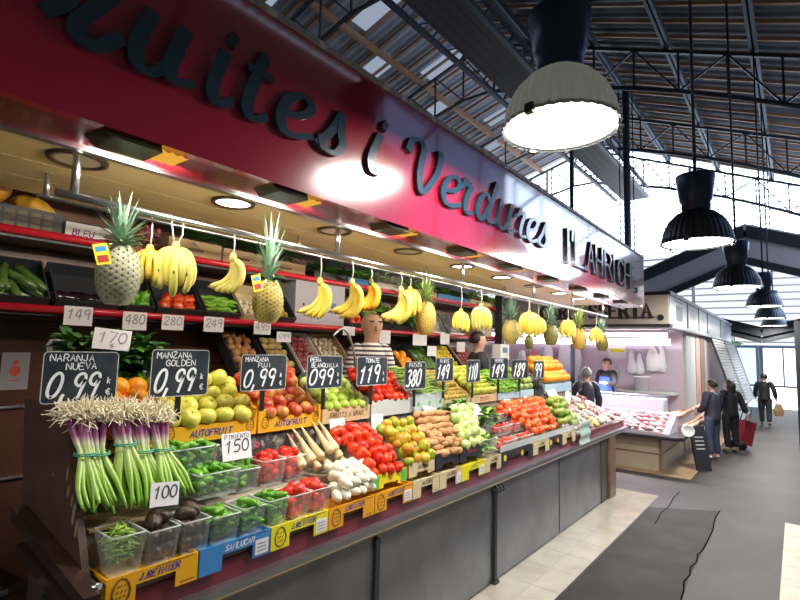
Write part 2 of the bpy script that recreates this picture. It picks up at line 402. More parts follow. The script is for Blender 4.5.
for x in (-6.4, -4.4, -2.45, -.55, 1.4, 3.3):
    mb = MB(); z = roofz(x) - .12; mb.box((x - .09, -6, z - .1), (x + .09, 26, z - .08)); mb.box((x - .02, -6, z - .1), (x + .02, 26, z + .1)); mb.box((x - .09, -6, z + .1), (x + .09, 26, z + .12))
    obj('purlin', mb, M['blue_iron'], ceiling)
for x in (-10.7, -12.5, -14.3):
    mb = MB(); z = roofz(x) - .1; mb.box((x - .06, -6, z - .1), (x + .06, 26, z + .1)); obj('purlin', mb, M['rafter'], ceiling)
mb = MB(); mb.box((-6.5, -6, 9.7), (-5.3, 26, 9.76)); obj('plank_ceiling', mb, M['plank_dark'], ceiling)
for x in (-6.6, -5.2):
    for z in (9.5, 9.95): mb = MB(); mb.box((x - .06, -6, z - .05), (x + .06, 25, z + .05)); obj('girder_chord', mb, M['blue_iron'], ceiling)
    wm = None
    for i in range(48):
        y = -5 + i * .62; mb = MB(); mb.beam((x, y, 9.52), (x, y + (.31 if i % 2 else .62), 9.93), .04, .04); obj('girder_web', mb, M['dark_iron'], ceiling)
# arched lattice trusses
for n, yy in enumerate((3.2, 8.8, 14.5, 20.2, 25.7)):
    t = thing('roof_truss', 'dark lattice roof truss number counted along the hall, %s' % ('nearest above the stall', 'second from the camera', 'middle one of five', 'second from the end wall', 'against the bright end wall')[n], 'roof truss', (0, yy, 0), kind='structure')
    t['label'] = ('dark lattice truss nearest the camera, above the fruit stall', 'second dark lattice roof truss from the camera', 'middle one of the five dark lattice roof trusses', 'dark lattice roof truss second from the end wall', 'dark lattice roof truss against the bright end wall')[n]
    top = [V((x, 0, roofz(x) - .28)) for x in [-7.7 + i * 1.1 for i in range(11)]]
    bot = [V((p.x, 0, p.z - 1.15 - .55 * math.sin(PI * i / 10) * -1 - .5)) for i, p in enumerate(top)]
    mb = MB()
    for a, c in zip(top, top[1:]): mb.beam(a, c, .09, .09)
    obj('top_chord', mb, M['dark_iron'], t)
    mb = MB(); mb.tube(bot, .06, 6); obj('bottom_chord', mb, M['dark_iron'], t)
    for i in range(10):
        mb = MB(); mb.beam(top[i], bot[i], .05, .05); obj('upright', mb, M['dark_iron'], t)
        mb = MB(); mb.beam(top[i + 1] if i % 2 else top[i], bot[i] if i % 2 else bot[i + 1], .045, .045); obj('diagonal', mb, M['dark_iron'], t)
    # left bay
    top = [V((x, 0, roofz(x) - .25)) for x in [-7.7 - i * 1.2 for i in range(8)]]
    bot = [V((p.x, 0, p.z - 1.65 + .08 * i)) for i, p in enumerate(top)]
    mb = MB()
    for a, c in zip(top, top[1:]): mb.beam(a, c, .09, .09)
    for a, c in zip(bot, bot[1:]): mb.beam(a, c, .08, .08)
    obj('side_chord', mb, M['dark_iron'], t)
    for i in range(7):
        mb = MB(); mb.beam(top[i], bot[i], .05, .05); obj('upright', mb, M['dark_iron'], t)
        mb = MB(); mb.beam(top[i + 1], bot[i], .045, .045); obj('diagonal', mb, M['dark_iron'], t)

# end wall: bright panes behind horizontal slats
mb = MB()
ZM = 6.9; xm = 3.6
poly = [(-17, ZM), (xm, ZM), (xm, roofz(xm) + .15), (-7.7, roofz(-7.7) + .15), (-17, roofz(-17) + .15)]
mb.add([V((x, 26.5, z)) for x, z in poly], [(0, 1, 2, 3, 4)])
w1 = struct('window_1', mb, M['day_glass'], 'dazzling upper glazing of the end wall under the roof gable', 'window')
mb = MB(); mb.add([V((x, 26.5, z)) for x, z in ((-17, 2.62), (3.6, 2.62), (xm, ZM), (-17, ZM))], [(0, 1, 2, 3)])
w2 = struct('window_2', mb, M['day_low'], 'pale louvred lower glazing of the end wall above the exit doors', 'window')
z = 2.75
while z < 12.6:
    mb = MB(); xr = min(3.6, (9.6 - z) / .41); xl = -17 if z < 10.4 else (z - 12.757) / .3 - 7.7
    th = .045 if z < ZM else .03
    mb.box((xl, 26.2, z), (xr, 26.42, z + th)); obj('louvre_slat', mb, M['slat'], w2 if z < ZM else w1); z += .3
for x in (-10.5, -3.6, 3.5):
    mb = MB(); mb.box((x - .06, 26.05, 2.9), (x + .06, 26.18, roofz(x) - .1)); obj('mullion', mb, M['slat'], w1)
mb = MB(); mb.box((-17, 26.4, 0), (-3.6, 26.6, 2.62)); mb.box((1.9, 26.4, 0), (3.6, 26.6, 2.62)); mb.box((-3.6, 26.45, 2.56), (1.9, 26.6, 2.64))
struct('wall_back', mb, M['white_wall'], 'pale end wall below the louvred glazing', 'wall')
for n, (x0, x1) in enumerate(((-3.6, -1.3), (-1.2, .3), (.3, 1.9))):
    d = thing('door_%d' % (n + 1), ('tall glazed exit door at left in the bright end wall', 'glazed panel in the end wall behind the walking man', 'rightmost glazed panel in the bright end wall')[n], 'glass door', (x0, 26.3, 0), kind='structure')
    w = x1 - x0
    mb = MB(); mb.box((0, 0, 0), (.08, .08, 2.62)); mb.box((w - .08, 0, 0), (w, .08, 2.62)); mb.box((.08, 0, 2.52), (w - .08, .08, 2.62)); mb.box((.08, 0, .9), (w - .08, .08, .98)); mb.box((w / 2 - .03, 0, .98), (w / 2 + .03, .08, 2.52))
    obj('door_frame', mb, mat('door_frame%d' % n, (.3, .42, .55), .4), d)
    mb = MB(); mb.add([V((.08, .05, .02)), V((w - .08, .05, .02)), V((w - .08, .05, 2.52)), V((.08, .05, 2.52))], [(0, 1, 2, 3)])
    obj('pane', mb, emis('door_pane%d' % n, ((.55, .78, 1.), (.9, .93, 1.), (.9, .93, 1.))[n], (1.5, 3., 2.)[n]), d)
mb = MB(); mb.box((-1.3, 26.35, 0), (-1.2, 26.6, 2.62)); struct('trim_4', mb, M['white_wall'], 'white post between the glazed panels of the end wall', 'wall post')
mb = MB(); mb.box((3.6, -6, 0), (3.8, 26.6, 4.6)); mb.box((3.6, -6, 4.6), (3.8, 8.2, 8.1)); struct('wall_right', mb, M['plaster'], 'dull grey side wall of the hall, right', 'wall')
for n_, (ya, yb, c_, e_, lb) in enumerate(((8.2, 15.5, (.36, .52, 1.), .7, 'added bluish glow pane, unseen, along the right side of the hall'), (15.5, 26.4, (.62, .76, 1.), 6., 'added bright glow pane, unseen, at the far right of the hall'))):  # unseen glowing panes, added to whiten and tint the reflection in the red sign
    mb = MB(); mb.add([V((3.72, ya, 4.6)), V((3.72, yb, 4.6)), V((3.72, yb, roofz(3.72) + .2)), V((3.72, ya, roofz(3.72) + .2))], [(0, 1, 2, 3)])
    w_ = struct('window_%d' % (n_ + 3), mb, emis('reflect_pane_%d' % n_, c_, e_), lb, 'window')
    y = ya + .5
    while y < yb: mb = MB(); mb.box((3.6, y - .04, 4.6), (3.68, y + .04, roofz(3.65))); obj('mullion', mb, M['blue_iron'], w_); y += 2.4
mb = MB(); mb.box((-17, -6.2, 0), (3.8, -6, 13)); struct('wall_front', mb, M['plaster'], 'dull grey wall behind the viewer', 'wall')
mb = MB(); mb.box((-17.2, -6, 0), (-17, 26.6, 9.2)); struct('wall_left', mb, M['plaster'], 'dull grey side wall of the hall, left', 'wall')

# slim columns beyond the stall
for (px, y, lab) in ((572, 12, 'slim dark column rising behind the white end of the sign'), (628, 17, 'thick dark column standing beyond the meat stall sign')):
    p = atY(px, 250, y); mb = MB(); mb.tube([(p.x, y, 0), (p.x, y, roofz(p.x) - .4)], .05 if y < 15 else .11, 8)
    if y > 15: mb.tube([(p.x - .22, y, 0), (p.x - .22, y, roofz(p.x) - .4)], .02, 6); mb.tube([(p.x + .2, y, 0), (p.x + .2, y, roofz(p.x) - .4)], .02, 6)
    o = obj('column', mb, M['blue_iron']); tag(o, lab, 'column', kind='structure')

# lower gabled roofs beyond the meat stall
def gable(name, pts, yy, dep, th, lab, m):
    t = thing(name, lab, 'gable roof', (0, yy, 0), kind='structure')
    for i in range(len(pts) - 1):
        a, c = pts[i], pts[i + 1]
        for (dy, dz) in ((0, 0), (0, -th)):
            mb = MB(); mb.beam((a[0], dy, a[1] + dz), (c[0], dy, c[1] + dz), .16, .34 if dz == 0 else .22); obj('gable_beam', mb, M['dark_iron'], t)
        mb = MB(); mb.add([V((a[0], 0, a[1] + .15)), V((c[0], 0, c[1] + .15)), V((c[0], dep, c[1] + .15)), V((a[0], dep, a[1] + .15)), V((a[0], 0, a[1] + .25)), V((c[0], 0, c[1] + .25)), V((c[0], dep, c[1] + .25)), V((a[0], dep, a[1] + .25))],
                          [(3, 2, 1, 0), (4, 5, 6, 7), (0, 1, 5, 4), (2, 3, 7, 6)]); obj('roof_panel', mb, m, t)
        if th > .5: mb = MB(); mb.add([V((a[0], .02, a[1] - .1)), V((c[0], .02, c[1] - .1)), V((c[0], .02, c[1] - th)), V((a[0], .02, a[1] - th)), V((a[0], .06, a[1] - .1)), V((c[0], .06, c[1] - .1)), V((c[0], .06, c[1] - th)), V((a[0], .06, a[1] - th))], [(3, 2, 1, 0), (4, 5, 6, 7), (0, 1, 5, 4), (2, 3, 7, 6)]); obj('infill_board', mb, m, t)
        n = 4
        for k in range(n + 1):
            f_ = k / n; x = a[0] + (c[0] - a[0]) * f_; z = a[1] + (c[1] - a[1]) * f_
            mb = MB(); mb.beam((x, .1, z - .1), (x, .1, z - th), .07, .07); obj('strut', mb, M['blue_iron'], t)
    return t
gable('gable_roof', [(-6.4, 3.9), (-1.15, 6.1), (3.2, 4.5)], 19, 1.1, .95, 'dark gabled roof frame behind the hanging lamps', mat('gable_panel', (.5, .46, .47), .6))
gable('valley_roof', [(-4.2, 3.9), (-.95, 2.95), (2.6, 3.9)], 22, .3, .22, 'dark valley shaped canopy above the exit', M['dark_iron'])
# ------------------------------------------------------------------ fruit stall: counter
ct = thing('market_counter', 'long steel fruit counter with maroon edge and metal rim', 'counter', (0, 0, 0))
for (y0, y1) in ((.92, 2.62), (2.65, 4.27), (4.33, 5.9), (5.93, 7.5)):
    mb = MB(); mb.box((-2.28, y0, .02), (-2.24, y1, .875)); obj('front_panel', mb, M['steel'], ct)
mb = MB(); mb.box((-2.88, .93, .0), (-2.285, 7.9, .88)); mb.box((-2.88, 7.9, .85), (-2.285, 8.75, .88)); obj('carcass', mb, M['dark_iron'], ct)
mb = MB(); mb.box((-2.3, 7.5, .0), (-2.23, 7.82, .875)); obj('dark_panel', mb, mat('slate', (.06, .065, .06), .4), ct)
mb = MB(); mb.box((-2.75, 7.82, .0), (-2.2, 8.1, .875)); obj('pillar', mb, M['pillar'], ct)
for y in (2.635, 4.3):
    mb = MB(); mb.box((-2.245, y - .02, .02), (-2.215, y + .02, .84)); mb.box((-2.25, y - .04, 0), (-2.2, y + .04, .03)); obj('post', mb, M['dark_iron'], ct)
for y in (4.22, 4.28, 4.34, 4.4):
    mb = MB(); mb.tube([(-2.225, y, .86), (-2.2, y, .85), (-2.19, y, .82), (-2.2, y, .8), (-2.21, y, .81)], .006, 6); obj('hook', mb, M['black'], ct)
mb = MB(); mb.box((-2.32, .9, .885), (-2.2, 8.8, .93)); mb.box((-2.88, 8.8, .885), (-2.2, 8.84, .93)); obj('rim', mb, M['rim'], ct)
mb = MB(); mb.box((-2.2, .9, .884), (-2.196, 8.8, .892)); obj('rim_line', mb, M['gold_line'], ct)
mb = MB(); mb.box((-2.88, .93, .93), (-2.26, 8.8, 1.035)); obj('maroon_band', mb, M['maroon'], ct)
mb = MB(); mb.box((-2.46, .935, 1.035), (-2.27, 6.6, 1.1)); mb.box((-2.88, .935, 1.035), (-2.46, 6.6, 1.25)); mb.box((-2.88, .935, 1.25), (-2.68, 7.6, 1.545))
obj('display_step', mb, mat('step_ply', (.35, .3, .24), .7), ct)
mb = MB(); mb.box((-2.88, 6.6, 1.035), (-2.3, 8.75, 1.06)); obj('end_tray', mb, M['white_card'], ct)
# flowered paper liner on the riser under the top crates
mb = MB(); mb.box((-2.679, .95, 1.36), (-2.672, 4.4, 1.545)); ln = obj('flower_liner', mb, M['liner'], ct); ln['label'] = 'dark paper liner printed with pink flowers and grey leaves'
mb = MB()
for i in range(60):
    y = 1.0 + i * .057 + ru(-.02, .02); z = ru(1.39, 1.52)
    if i % 5 == 2:
        for q in range(5):
            a = q * 1.257; mb.prism([(.009 * math.cos(t * .8), .007 * math.sin(t * .8)) for t in range(8)], (-2.6715, y + .014 * math.cos(a), z + .014 * math.sin(a)), (0, 1, 0), (0, 0, 1), .001, 0)
    else:
        a = ru(0, 3.1); mb.prism([(.024 * math.cos(t * .785) * math.cos(a) - .011 * math.sin(t * .785) * math.sin(a), .024 * math.cos(t * .785) * math.sin(a) + .011 * math.sin(t * .785) * math.cos(a)) for t in range(8)], (-2.6715, y, z), (0, 1, 0), (0, 0, 1), .0006, 1)
obj('flower_print', mb, [M['flower_pink'], M['leaf_print']], ln)
# end cheek
ch = [(-2.29, 1.06), (-2.655, 1.72), (-2.72, 1.78), (-3.27, 1.78), (-3.12, 1.2)]
mb = MB(); mb.prism([(-x, z) for x, z in ch], (0, .93, 0), (-1, 0, 0), (0, 0, 1), -.0, 0)
mb = MB(); n5 = 5
mb.add([V((x, .895, z)) for x, z in ch] + [V((x, .925, z)) for x, z in ch], [(4, 3, 2, 1, 0), (5, 6, 7, 8, 9)] + [(i, (i + 1) % 5, (i + 1) % 5 + 5, i + 5) for i in range(5)])
ep = thing('display_end_panel', 'dark brown slanted end panel with chipped edge at left of the display', 'end panel'); ck = obj('panel', mb, M['cheek'], ep)
mb = MB()
for (cx_, cz_, a, b_) in ((-2.58, 1.50, .012, .035), (-2.55, 1.43, .012, .03), (-2.47, 1.35, .018, .05), (-2.43, 1.3, .016, .04), (-2.5, 1.4, .01, .03)):
    mb.add([V((cx_ + a * math.cos(t * .7) * ru(.7, 1.2) + .2 * b_ * math.sin(t * .7), .8935, cz_ + b_ * math.sin(t * .7))) for t in range(9)], [tuple(range(9))])
obj('chip', mb, M['chip'], ck)
mb = MB(); mb.beam(atY(18, 512, .86), atY(92, 596, .86) + V((.0, 0, -.03)), .06, .06); mb.beam(atY(22, 548, .84), atY(80, 616, .84), .05, .05)
obj('side_rail', mb, mat('rail_brown', (.07, .04, .03), .2, .4), ep)
mb = MB(); mb.tube([atY(78, 591, .86), atY(100, 586, .9)], .012, 8); obj('corner_bracket', mb, M['chrome'], ep)

# ------------------------------------------------------------------ sign
YS0, YS1, ZS0, ZS1, XS = -1.3, 9.2, 2.9, 3.74, -2.0
sg = thing('stall_sign', 'long glossy red stall sign with dark raised lettering', 'sign', (0, 0, 0))
mb = MB(); mb.box((XS - .05, YS0, ZS0), (XS, YS1, ZS1)); obj('sign_board', mb, M['sign_red'], sg)
mb = MB(); mb.box((XS - .16, YS0, ZS1), (XS + .012, YS1 + .01, ZS1 + .035)); obj('top_edge', mb, M['sign_edge'], sg)
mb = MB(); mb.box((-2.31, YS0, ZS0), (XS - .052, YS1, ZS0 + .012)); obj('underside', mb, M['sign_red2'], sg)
mb = MB(); mb.box((-2.35, YS0, ZS0 - .012), (-2.312, YS1, ZS0 + .05)); obj('metal_trim', mb, M['chrome'], sg)
BR = {  # brush script, x-height 1
 'F': [[(-.1, 1.25), (.15, 1.5), (.6, 1.42), (1.1, 1.55)], [(.6, 1.45), (.5, .8), (.4, .2), (.2, 0), (-.05, .15)], [(.15, .78), (.85, .82)]],
 'r': [[(-.08, .72), (.16, .84), (.3, 1.1), (.36, .97), (.62, .93)], [(.62, .95), (.44, .55), (.4, .2), (.5, .02), (.8, .07)]],
 'u': [[(.08, 1), (0, .4), (.08, .08), (.28, 0), (.5, .25), (.62, .6)], [(.64, 1), (.55, .35), (.64, .04), (.95, .12)]],
 'i': [[(.14, 1), (.02, .38), (.1, .05), (.26, 0), (.46, .12)], [(.2, 1.3), (.24, 1.44)]],
 't': [[(.2, 1.35), (.02, .38), (.1, .05), (.28, 0), (.5, .12)], [(-.08, 1.0), (.45, 1.0)]],
 'e': [[(.1, .42), (.38, .55), (.5, .82), (.34, 1), (.12, .82), (.03, .42), (.12, .08), (.32, 0), (.62, .16)]],
 's': [[(-.02, .1), (.2, .5), (.36, 1.02)], [(.38, 1.0), (.42, .62), (.52, .28), (.38, .02), (.12, .04), (.04, .24)]],
 'V': [[(-.05, 1.12), (.0, 1.42), (.2, 1.52), (.36, 1.3), (.36, .6), (.48, .08), (.62, .1), (.86, .7), (.92, 1.2), (.88, 1.45)]],
 'd': [[(.56, .78), (.34, 1), (.1, .7), (.03, .25), (.2, 0), (.42, .22), (.62, .8)], [(.78, 1.52), (.56, .4), (.62, .05), (.92, .12)]]}
def nib(h, a=.25, b_=.1): return lambda d: h * math.sqrt((a * d.y) ** 2 + (b_ * d.x) ** 2 + (.05) ** 2)
script = [('F', -.25, .36), ('u', .77, 1.05), ('i', 1.1, 1.24), ('t', 1.28, 1.45), ('e', 1.47, 1.72), ('s', 1.72, 1.95), ('i', 2.15, 2.33), ('V', 2.52, 2.94), ('e', 2.94, 3.22),
          ('r', 3.14, 3.4), ('d', 3.44, 3.82), ('u', 3.81, 4.16), ('r', 4.12, 4.4), ('e', 4.40, 4.68), ('s', 4.63, 4.91)]
ZB = 3.165; XH = .235
mb = MB()     # the wide r with its swung arm
for si, pts in enumerate(([(.50, 3.228), (.535, 3.262), (.56, 3.315), (.585, 3.40), (.605, 3.385), (.65, 3.375), (.70, 3.395)], [(.692, 3.385), (.635, 3.30), (.592, 3.235), (.592, 3.19), (.63, 3.168), (.678, 3.188), (.728, 3.236)])):
    mb.stroke([(q.x, q.y) for q in cat_rom(pts, 7)], nib(XH, .27, .15), (XS, 0, 0), (0, 1, 0), (0, 0, 1), 0, .028 + .0025 * si)
obj('letter', mb, M['letter'], sg)
for chx, y0, y1 in script:
    st = BR[chx]; sl = .16
    xs = [p[0] + sl * p[1] for s_ in st for p in s_]; lo, hi = min(xs), max(xs); kx = (y1 - y0 - .05) / (hi - lo)
    mb = MB()
    for si, s_ in enumerate(st):
        pts = [(y0 + .025 + (p[0] + sl * p[1] - lo) * kx, ZB + p[1] * XH) for p in s_]
        pts = [(q.x, q.y) for q in cat_rom(pts, 7)]
        wf = nib(XH, .27, .11) if len(s_) > 2 else nib(XH, .2, .16)
        mb.stroke(pts, wf, (XS, 0, 0), (0, 1, 0), (0, 0, 1), 0, .028 + .0025 * si)
    obj('letter', mb, M['letter'], sg)
blk = [('I', 5.44, 5.58), ("'", 5.63, 5.73), ('L', 5.75, 6.05), ('.', 6.07, 6.13), ('A', 6.18, 6.44), ('H', 6.52, 6.77), ('R', 6.9, 7.2), ('I', 7.26, 7.38), ('C', 7.52, 7.8), ('H', 7.87, 8.18), ('E', 8.27, 8.5), ('.', 8.6, 8.66)]
for chx, y0, y1 in blk:
    mb = MB(); wdt = y1 - y0
    for si, s_ in enumerate(GL[chx]):
        if chx in "I": pts = [((y0 + y1) / 2, 3.12 + p[1] / 6 * .36) for p in s_]
        elif chx in ".'": pts = [(y0 + p[0] * .06, 3.12 + p[1] / 6 * .36) for p in s_]
        else: pts = [(y0 + p[0] / 4 * wdt, 3.12 + p[1] / 6 * .36) for p in s_]
        mb.stroke(pts, lambda d: .035 + .03 * abs(d.y), (XS, 0, 0), (0, 1, 0), (0, 0, 1), 0, .028 + .0025 * si)
    if chx in 'IAHRL':   # little feet
        for s_ in GL[chx]:
            for p in (s_[0], s_[-1]):
                if p[1] in (0, 6):
                    yy = (y0 + y1) / 2 if chx == 'I' else y0 + p[0] / 4 * wdt; mb.stroke([(yy - .035, 3.12 + p[1] * .06), (yy + .035, 3.12 + p[1] * .06)], .022, (XS, 0, 0), (0, 1, 0), (0, 0, 1), 0, .027)
    obj('letter', mb, M['letter'], sg)
# floodlights tucked under the sign, each with its amber pane
flY = (.97, 1.755, 2.645, 3.565, 4.43, 5.35, 6.3, 7.25, 8.2)
for i, y in enumerate(flY):
    t = thing('floodlight', 'black floodlight with amber pane under the red sign, ' + ('leftmost, beside the first unlit downlight', 'second from left, above the lit downlight', 'third from left', 'fourth from left', 'fifth from left', 'sixth from left', 'seventh from left', 'second from the right end', 'rightmost')[i], 'floodlight', (-2.09, y, 2.8995), 0, 'floodlights under the sign')
    mb = MB(); mb.add([V(p) for p in ((-.07, -.27, 0), (.06, -.25, 0), (.085, -.22, -.03), (.085, -.03, -.03), (-.09, -.03, -.03), (-.09, -.22, -.03), (-.07, -.03, 0), (.07, -.03, 0))],
                      [(0, 1, 2, 5), (5, 2, 3, 4), (4, 3, 7, 6), (1, 7, 3, 2), (0, 5, 4, 6), (0, 6, 7, 1)]); obj('lamp_housing', mb, M['olive'] if i == 0 else M['black'], t)
    mb = MB()
    for k in range(6): mb.add([V((-.07, -.025 + k * .02, -.012 - .008 * (k % 2))), V((.075, -.025 + k * .02, -.012 - .008 * (k % 2))), V((.075, -.005 + k * .02, -.012 - .008 * ((k + 1) % 2))), V((-.07, -.005 + k * .02, -.012 - .008 * ((k + 1) % 2)))], [(0, 3, 2, 1)])
    obj('amber_pane', mb, M['amber'], t)

# ------------------------------------------------------------------ canopy ceiling with downlights
cn = thing('stall_canopy', 'cream panelled canopy ceiling over the fruit display', 'canopy')
mb = MB(); mb.box((-3.5, YS0, 2.95), (-2.352, 9.0, 2.98)); obj('soffit', mb, M['soffit'], cn)
mb = MB()
for x in (-2.62 + .18, -2.98 + .12, -3.18): mb.box((x, YS0, 2.9485), (x + .006, 9.0, 2.951))
obj('panel_joint', mb, M['seam'], cn)
dl = ((.841, 0), (1.677, 1), (2.527, 0), (3.424, 0), (4.326, 1), (5.204, 1), (6.1, 0), (6.99, 1), (7.8, 1))
nm = ('first from the left, dark', 'second from the left, glowing white', 'third from the left, dark', 'fourth from the left, dark', 'fifth from the left, glowing', 'sixth from the left, glowing', 'seventh from the left, dark', 'eighth from the left, glowing', 'rightmost, glowing')
for i, (y, on) in enumerate(dl):
    t = thing('downlight', 'round downlight in the cream canopy ceiling, ' + nm[i], 'ceiling light', (-2.635, y, 2.95), 0, 'downlights in the canopy')
    mb = MB(); mb.lathe([(.1, .004), (.1, -.012), (.125, -.014), (.13, -.002), (.13, .004)], 32); obj('ring', mb, M['ring'], t)
    mb = MB(); mb.lathe([(0, -.004), (.1, -.006)], 32, 0); obj('lens', mb, M['lens_warm'] if on else M['lens_off'], t)
    if on:
        l = bpy.data.lights.new('downlight_bulb', 'SPOT'); l.energy = 26; l.color = (1, .92, .78); l.spot_size = 2.2; l.spot_blend = .8; l.shadow_soft_size = .09
        o = bpy.data.objects.new('downlight_bulb', l); COL.objects.link(o); o.location = (-2.635, y, 2.925)
# hanging rails
t = thing('hanging_rail', 'long chrome tube rail hung with bananas and pineapples', 'rail')
mb = MB(); mb.tube([(-2.42, .70, 2.715), (-2.42, 8.55, 2.715)], .017, 12); obj('tube', mb, M['chrome'], t)
for y in (.77, 2.352, 3.98, 5.6, 6.9, 8.3):
    mb = MB(); mb.tube([(-2.42, y, 2.72), (-2.42, y, 2.95)], .017, 12); obj('support_post', mb, M['chrome'], t)
t = thing('short_rail', 'thin chrome rail stub behind the long one, at far left', 'rail')
a = atX(36, 195, -3.0)
mb = MB(); mb.tube([(-3.0, a.y - .0, a.z), (-3.0, 8.0, a.z)], .012, 10); obj('tube', mb, M['chrome'], t)
for y in (.83, 2.5, 4.2, 6.0):
    mb = MB(); mb.tube([(-3.0, y, a.z), (-3.0, y, 2.95)], .014, 10); obj('support_post', mb, M['chrome'], t)

# ------------------------------------------------------------------ back wall and shelves
mb = MB(); mb.box((-4.06, -1.3, 0), (-4.0, 7.0, 3.4))
struct('wall_stall', mb, M['brown_plank'], 'brown wood plank wall behind the fruit shelves', 'wall')
mb = MB(); mb.box((-4.0, -1.3, 1.66), (-3.97, 1.25, 2.2)); mb.box((-4.0, -1.3, .0), (-3.97, 1.25, 1.64))
o = obj('wall_panel', mb, M['brown_lam']); tag(o, 'dark brown laminate wall panel at far left', 'wall panel', kind='structure')
mb = MB(); mb.tube([(-3.96, -.3, 1.655), (-3.96, 1.245, 1.655)], .01, 8); o = obj('wall_bar', mb, M['chrome']); tag(o, 'grey metal bar across the brown wall panel, left of the roots', 'bar', kind='structure')
mb = MB(); mb.tube([(-3.955, -.3, 1.21), (-3.955, 1.16, 1.21)], .01, 8); o = obj('wall_bar', mb, M['chrome']); tag(o, 'lower metal bar on the brown wall panel beside the dark cheek', 'bar', kind='structure')
p = atX(15, 371, -3.965)
t = thing('wall_notice', 'small grey notice with a red figure on the brown wall', 'notice', (-3.967, p.y, p.z))
mb = MB(); mb.box((0, -.075, -.12), (.004, .075, .12)); obj('sheet', mb, M['notice'], t)
mb = MB(); mb.prism([(.03 * math.cos(k * .6), .035 * math.sin(k * .6)) for k in range(10)], (.0042, 0, 0), (0, 1, 0), (0, 0, 1), .001, 0); mb.prism([(.015 * math.cos(k * .6), .02 + .035 + .018 * math.sin(k * .6)) for k in range(10)], (.0042, 0, 0), (0, 1, 0), (0, 0, 1), .001, 0)
mb.stroke([(-.02, -.06), (.02, -.06)], .006, (.0042, 0, 0), (0, 1, 0), (0, 0, 1), 0); obj('red_figure', mb, mat('red_fig', (.6, .08, .06), .6), t)
def shelf(name, z, y0, y1, lab, dep=.4):
    t = thing(name, lab, 'shelf', (-3.6, 0, z))
    mb = MB(); mb.box((-dep, y0, -.06), (-.012, y1, -.03)); obj('shelf_board', mb, M['black'], t)
    mb = MB(); mb.tube([(0, y0, -.02), (0, y1, -.02)], .026, 10); obj('red_edge', mb, M['red_rail'], t)
    return t
shelf('wall_shelf', 2.755, -1.2, 6.9, 'upper fruit shelf with red tubular edge, under the canopy')
shelf('wall_shelf', 2.3, -1.2, 6.9, 'middle fruit shelf with red tubular edge and hanging price tags')
shelf('wall_shelf', 1.80, 2.3, 6.9, 'lowest fruit shelf behind the vendor with dark red edge')
mb = MB(); mb.box((-3.96, .0, .02), (-3.25, .9, .78)); o = obj('dark_cabinet', mb, mat('cab', (.012, .018, .03), .25)); 
tag(o, 'low dark cabinet in the bottom left corner', 'cabinet')
mb = MB(); mb.box((-3.26, .0, .78), (-3.245, .9, .8)); obj('cabinet_trim', mb, M['chrome'], o)
t = thing('spray_bottle', 'small bright green bottle behind the dark cheek', 'bottle', (-3.6, .86, .801))
mb = MB(); mb.lathe([(0, 0), (.04, 0), (.045, .05), (.045, .3), (.04, .34)], 14); obj('bottle_base', mb, M['black'], t)
mb = MB(); mb.lathe([(.04, .34), (.046, .36), (.046, .45), (.03, .5), (0, .51)], 14); obj('bottle_body', mb, M['bottle_green'], t)
mb = MB(); mb.box((-3.95, 1.0, .0), (-2.98, 7.5, .55)); o = obj('platform', mb, M['plank_dark']); tag(o, 'raised boarded floor behind the counter', 'platform', kind='structure')

# ------------------------------------------------------------------ pendant lamps
nt = M['shade'].node_tree; pb_ = nt.nodes['Principled BSDF']; tl = nt.nodes.new('ShaderNodeBsdfTranslucent'); tl.inputs[0].default_value = (.5, .52, .5, 1)
ms = nt.nodes.new('ShaderNodeMixShader'); ms.inputs[0].default_value = .05; nt.links.new(pb_.outputs[0], ms.inputs[1]); nt.links.new(tl.outputs[0], ms.inputs[2]); nt.links.new(ms.outputs[0], nt.nodes['Material Output'].inputs[0])
def pendant(p, D, lab, far):
    t = thing('pendant_lamp', lab, 'pendant lamp', p, 0, 'bell shaped hall lamps')
    R_ = D / 2
    mb = MB(); mb.lathe([(R_ * f_[0], D * f_[1]) for f_ in ((1.03, -.02), (1.04, .01), (1.0, .02), (.985, .08), (.93, .2), (.8, .34), (.6, .45), (.42, .51), (.36, .53))], 144, 0, (lambda a, r_, z: (r_ * (1 + .016 * math.cos(36 * a)), z)))
    obj('reflector', mb, M['shade_far'] if far else M['shade'], t)
    mb = MB(); mb.lathe([(0, 0), (R_ * .97, 0)], 48); obj('lens', mb, M['lens_big'], t)
    mb = MB(); mb.lathe([(R_ * .36, D * .51), (R_ * .42, D * .55), (R_ * .41, D * .64), (R_ * .46, D * .68), (R_ * .57, D * 1.06), (R_ * .55, D * 1.1), (0, D * 1.11)], 28, 0)
    obj('lamp_housing', mb, M['housing'], t)
    for k in range(3):
        a = k * 2.09 + .4; mb = MB(); mb.box((R_ * .97, -.025, -.03), (R_ * 1.07, .025, .03), 0, E(0, 0, a)); obj('clip', mb, M['dark_iron'], t)
    mb = MB(); mb.tube([(0, 0, D * 1.1), (0, 0, roofz(p[0]) - p[2])], .018, 8); obj('hanging_rod', mb, M['dark_iron'], t)
    l = bpy.data.lights.new('pendant_glow', 'POINT'); l.energy = 2.2; l.shadow_soft_size = .12; l.color = (1, .95, .85)
    o = bpy.data.objects.new('pendant_glow', l); COL.objects.link(o); o.location = (p[0], p[1], p[2] + D * .2)
    l = bpy.data.lights.new('pendant_bulb', 'AREA'); l.shape = 'DISK'; l.size = D * .9; l.energy = 90; l.color = (1, .96, .88)
    o = bpy.data.objects.new('pendant_bulb', l); COL.objects.link(o); o.location = (p[0], p[1], p[2] - .01)
PL = [(-.9, -2.6, 3.55), (-1.127, 3.009, 3.521), (-.823, 6.317, 3.352), (-.757, 10.2, 3.295), (-.557, 14.37, 3.31), (-.55, 17.4, 3.22), (-.56, 21.0, 3.2)]  # first lamp is out of view, added to brighten the stall's left end
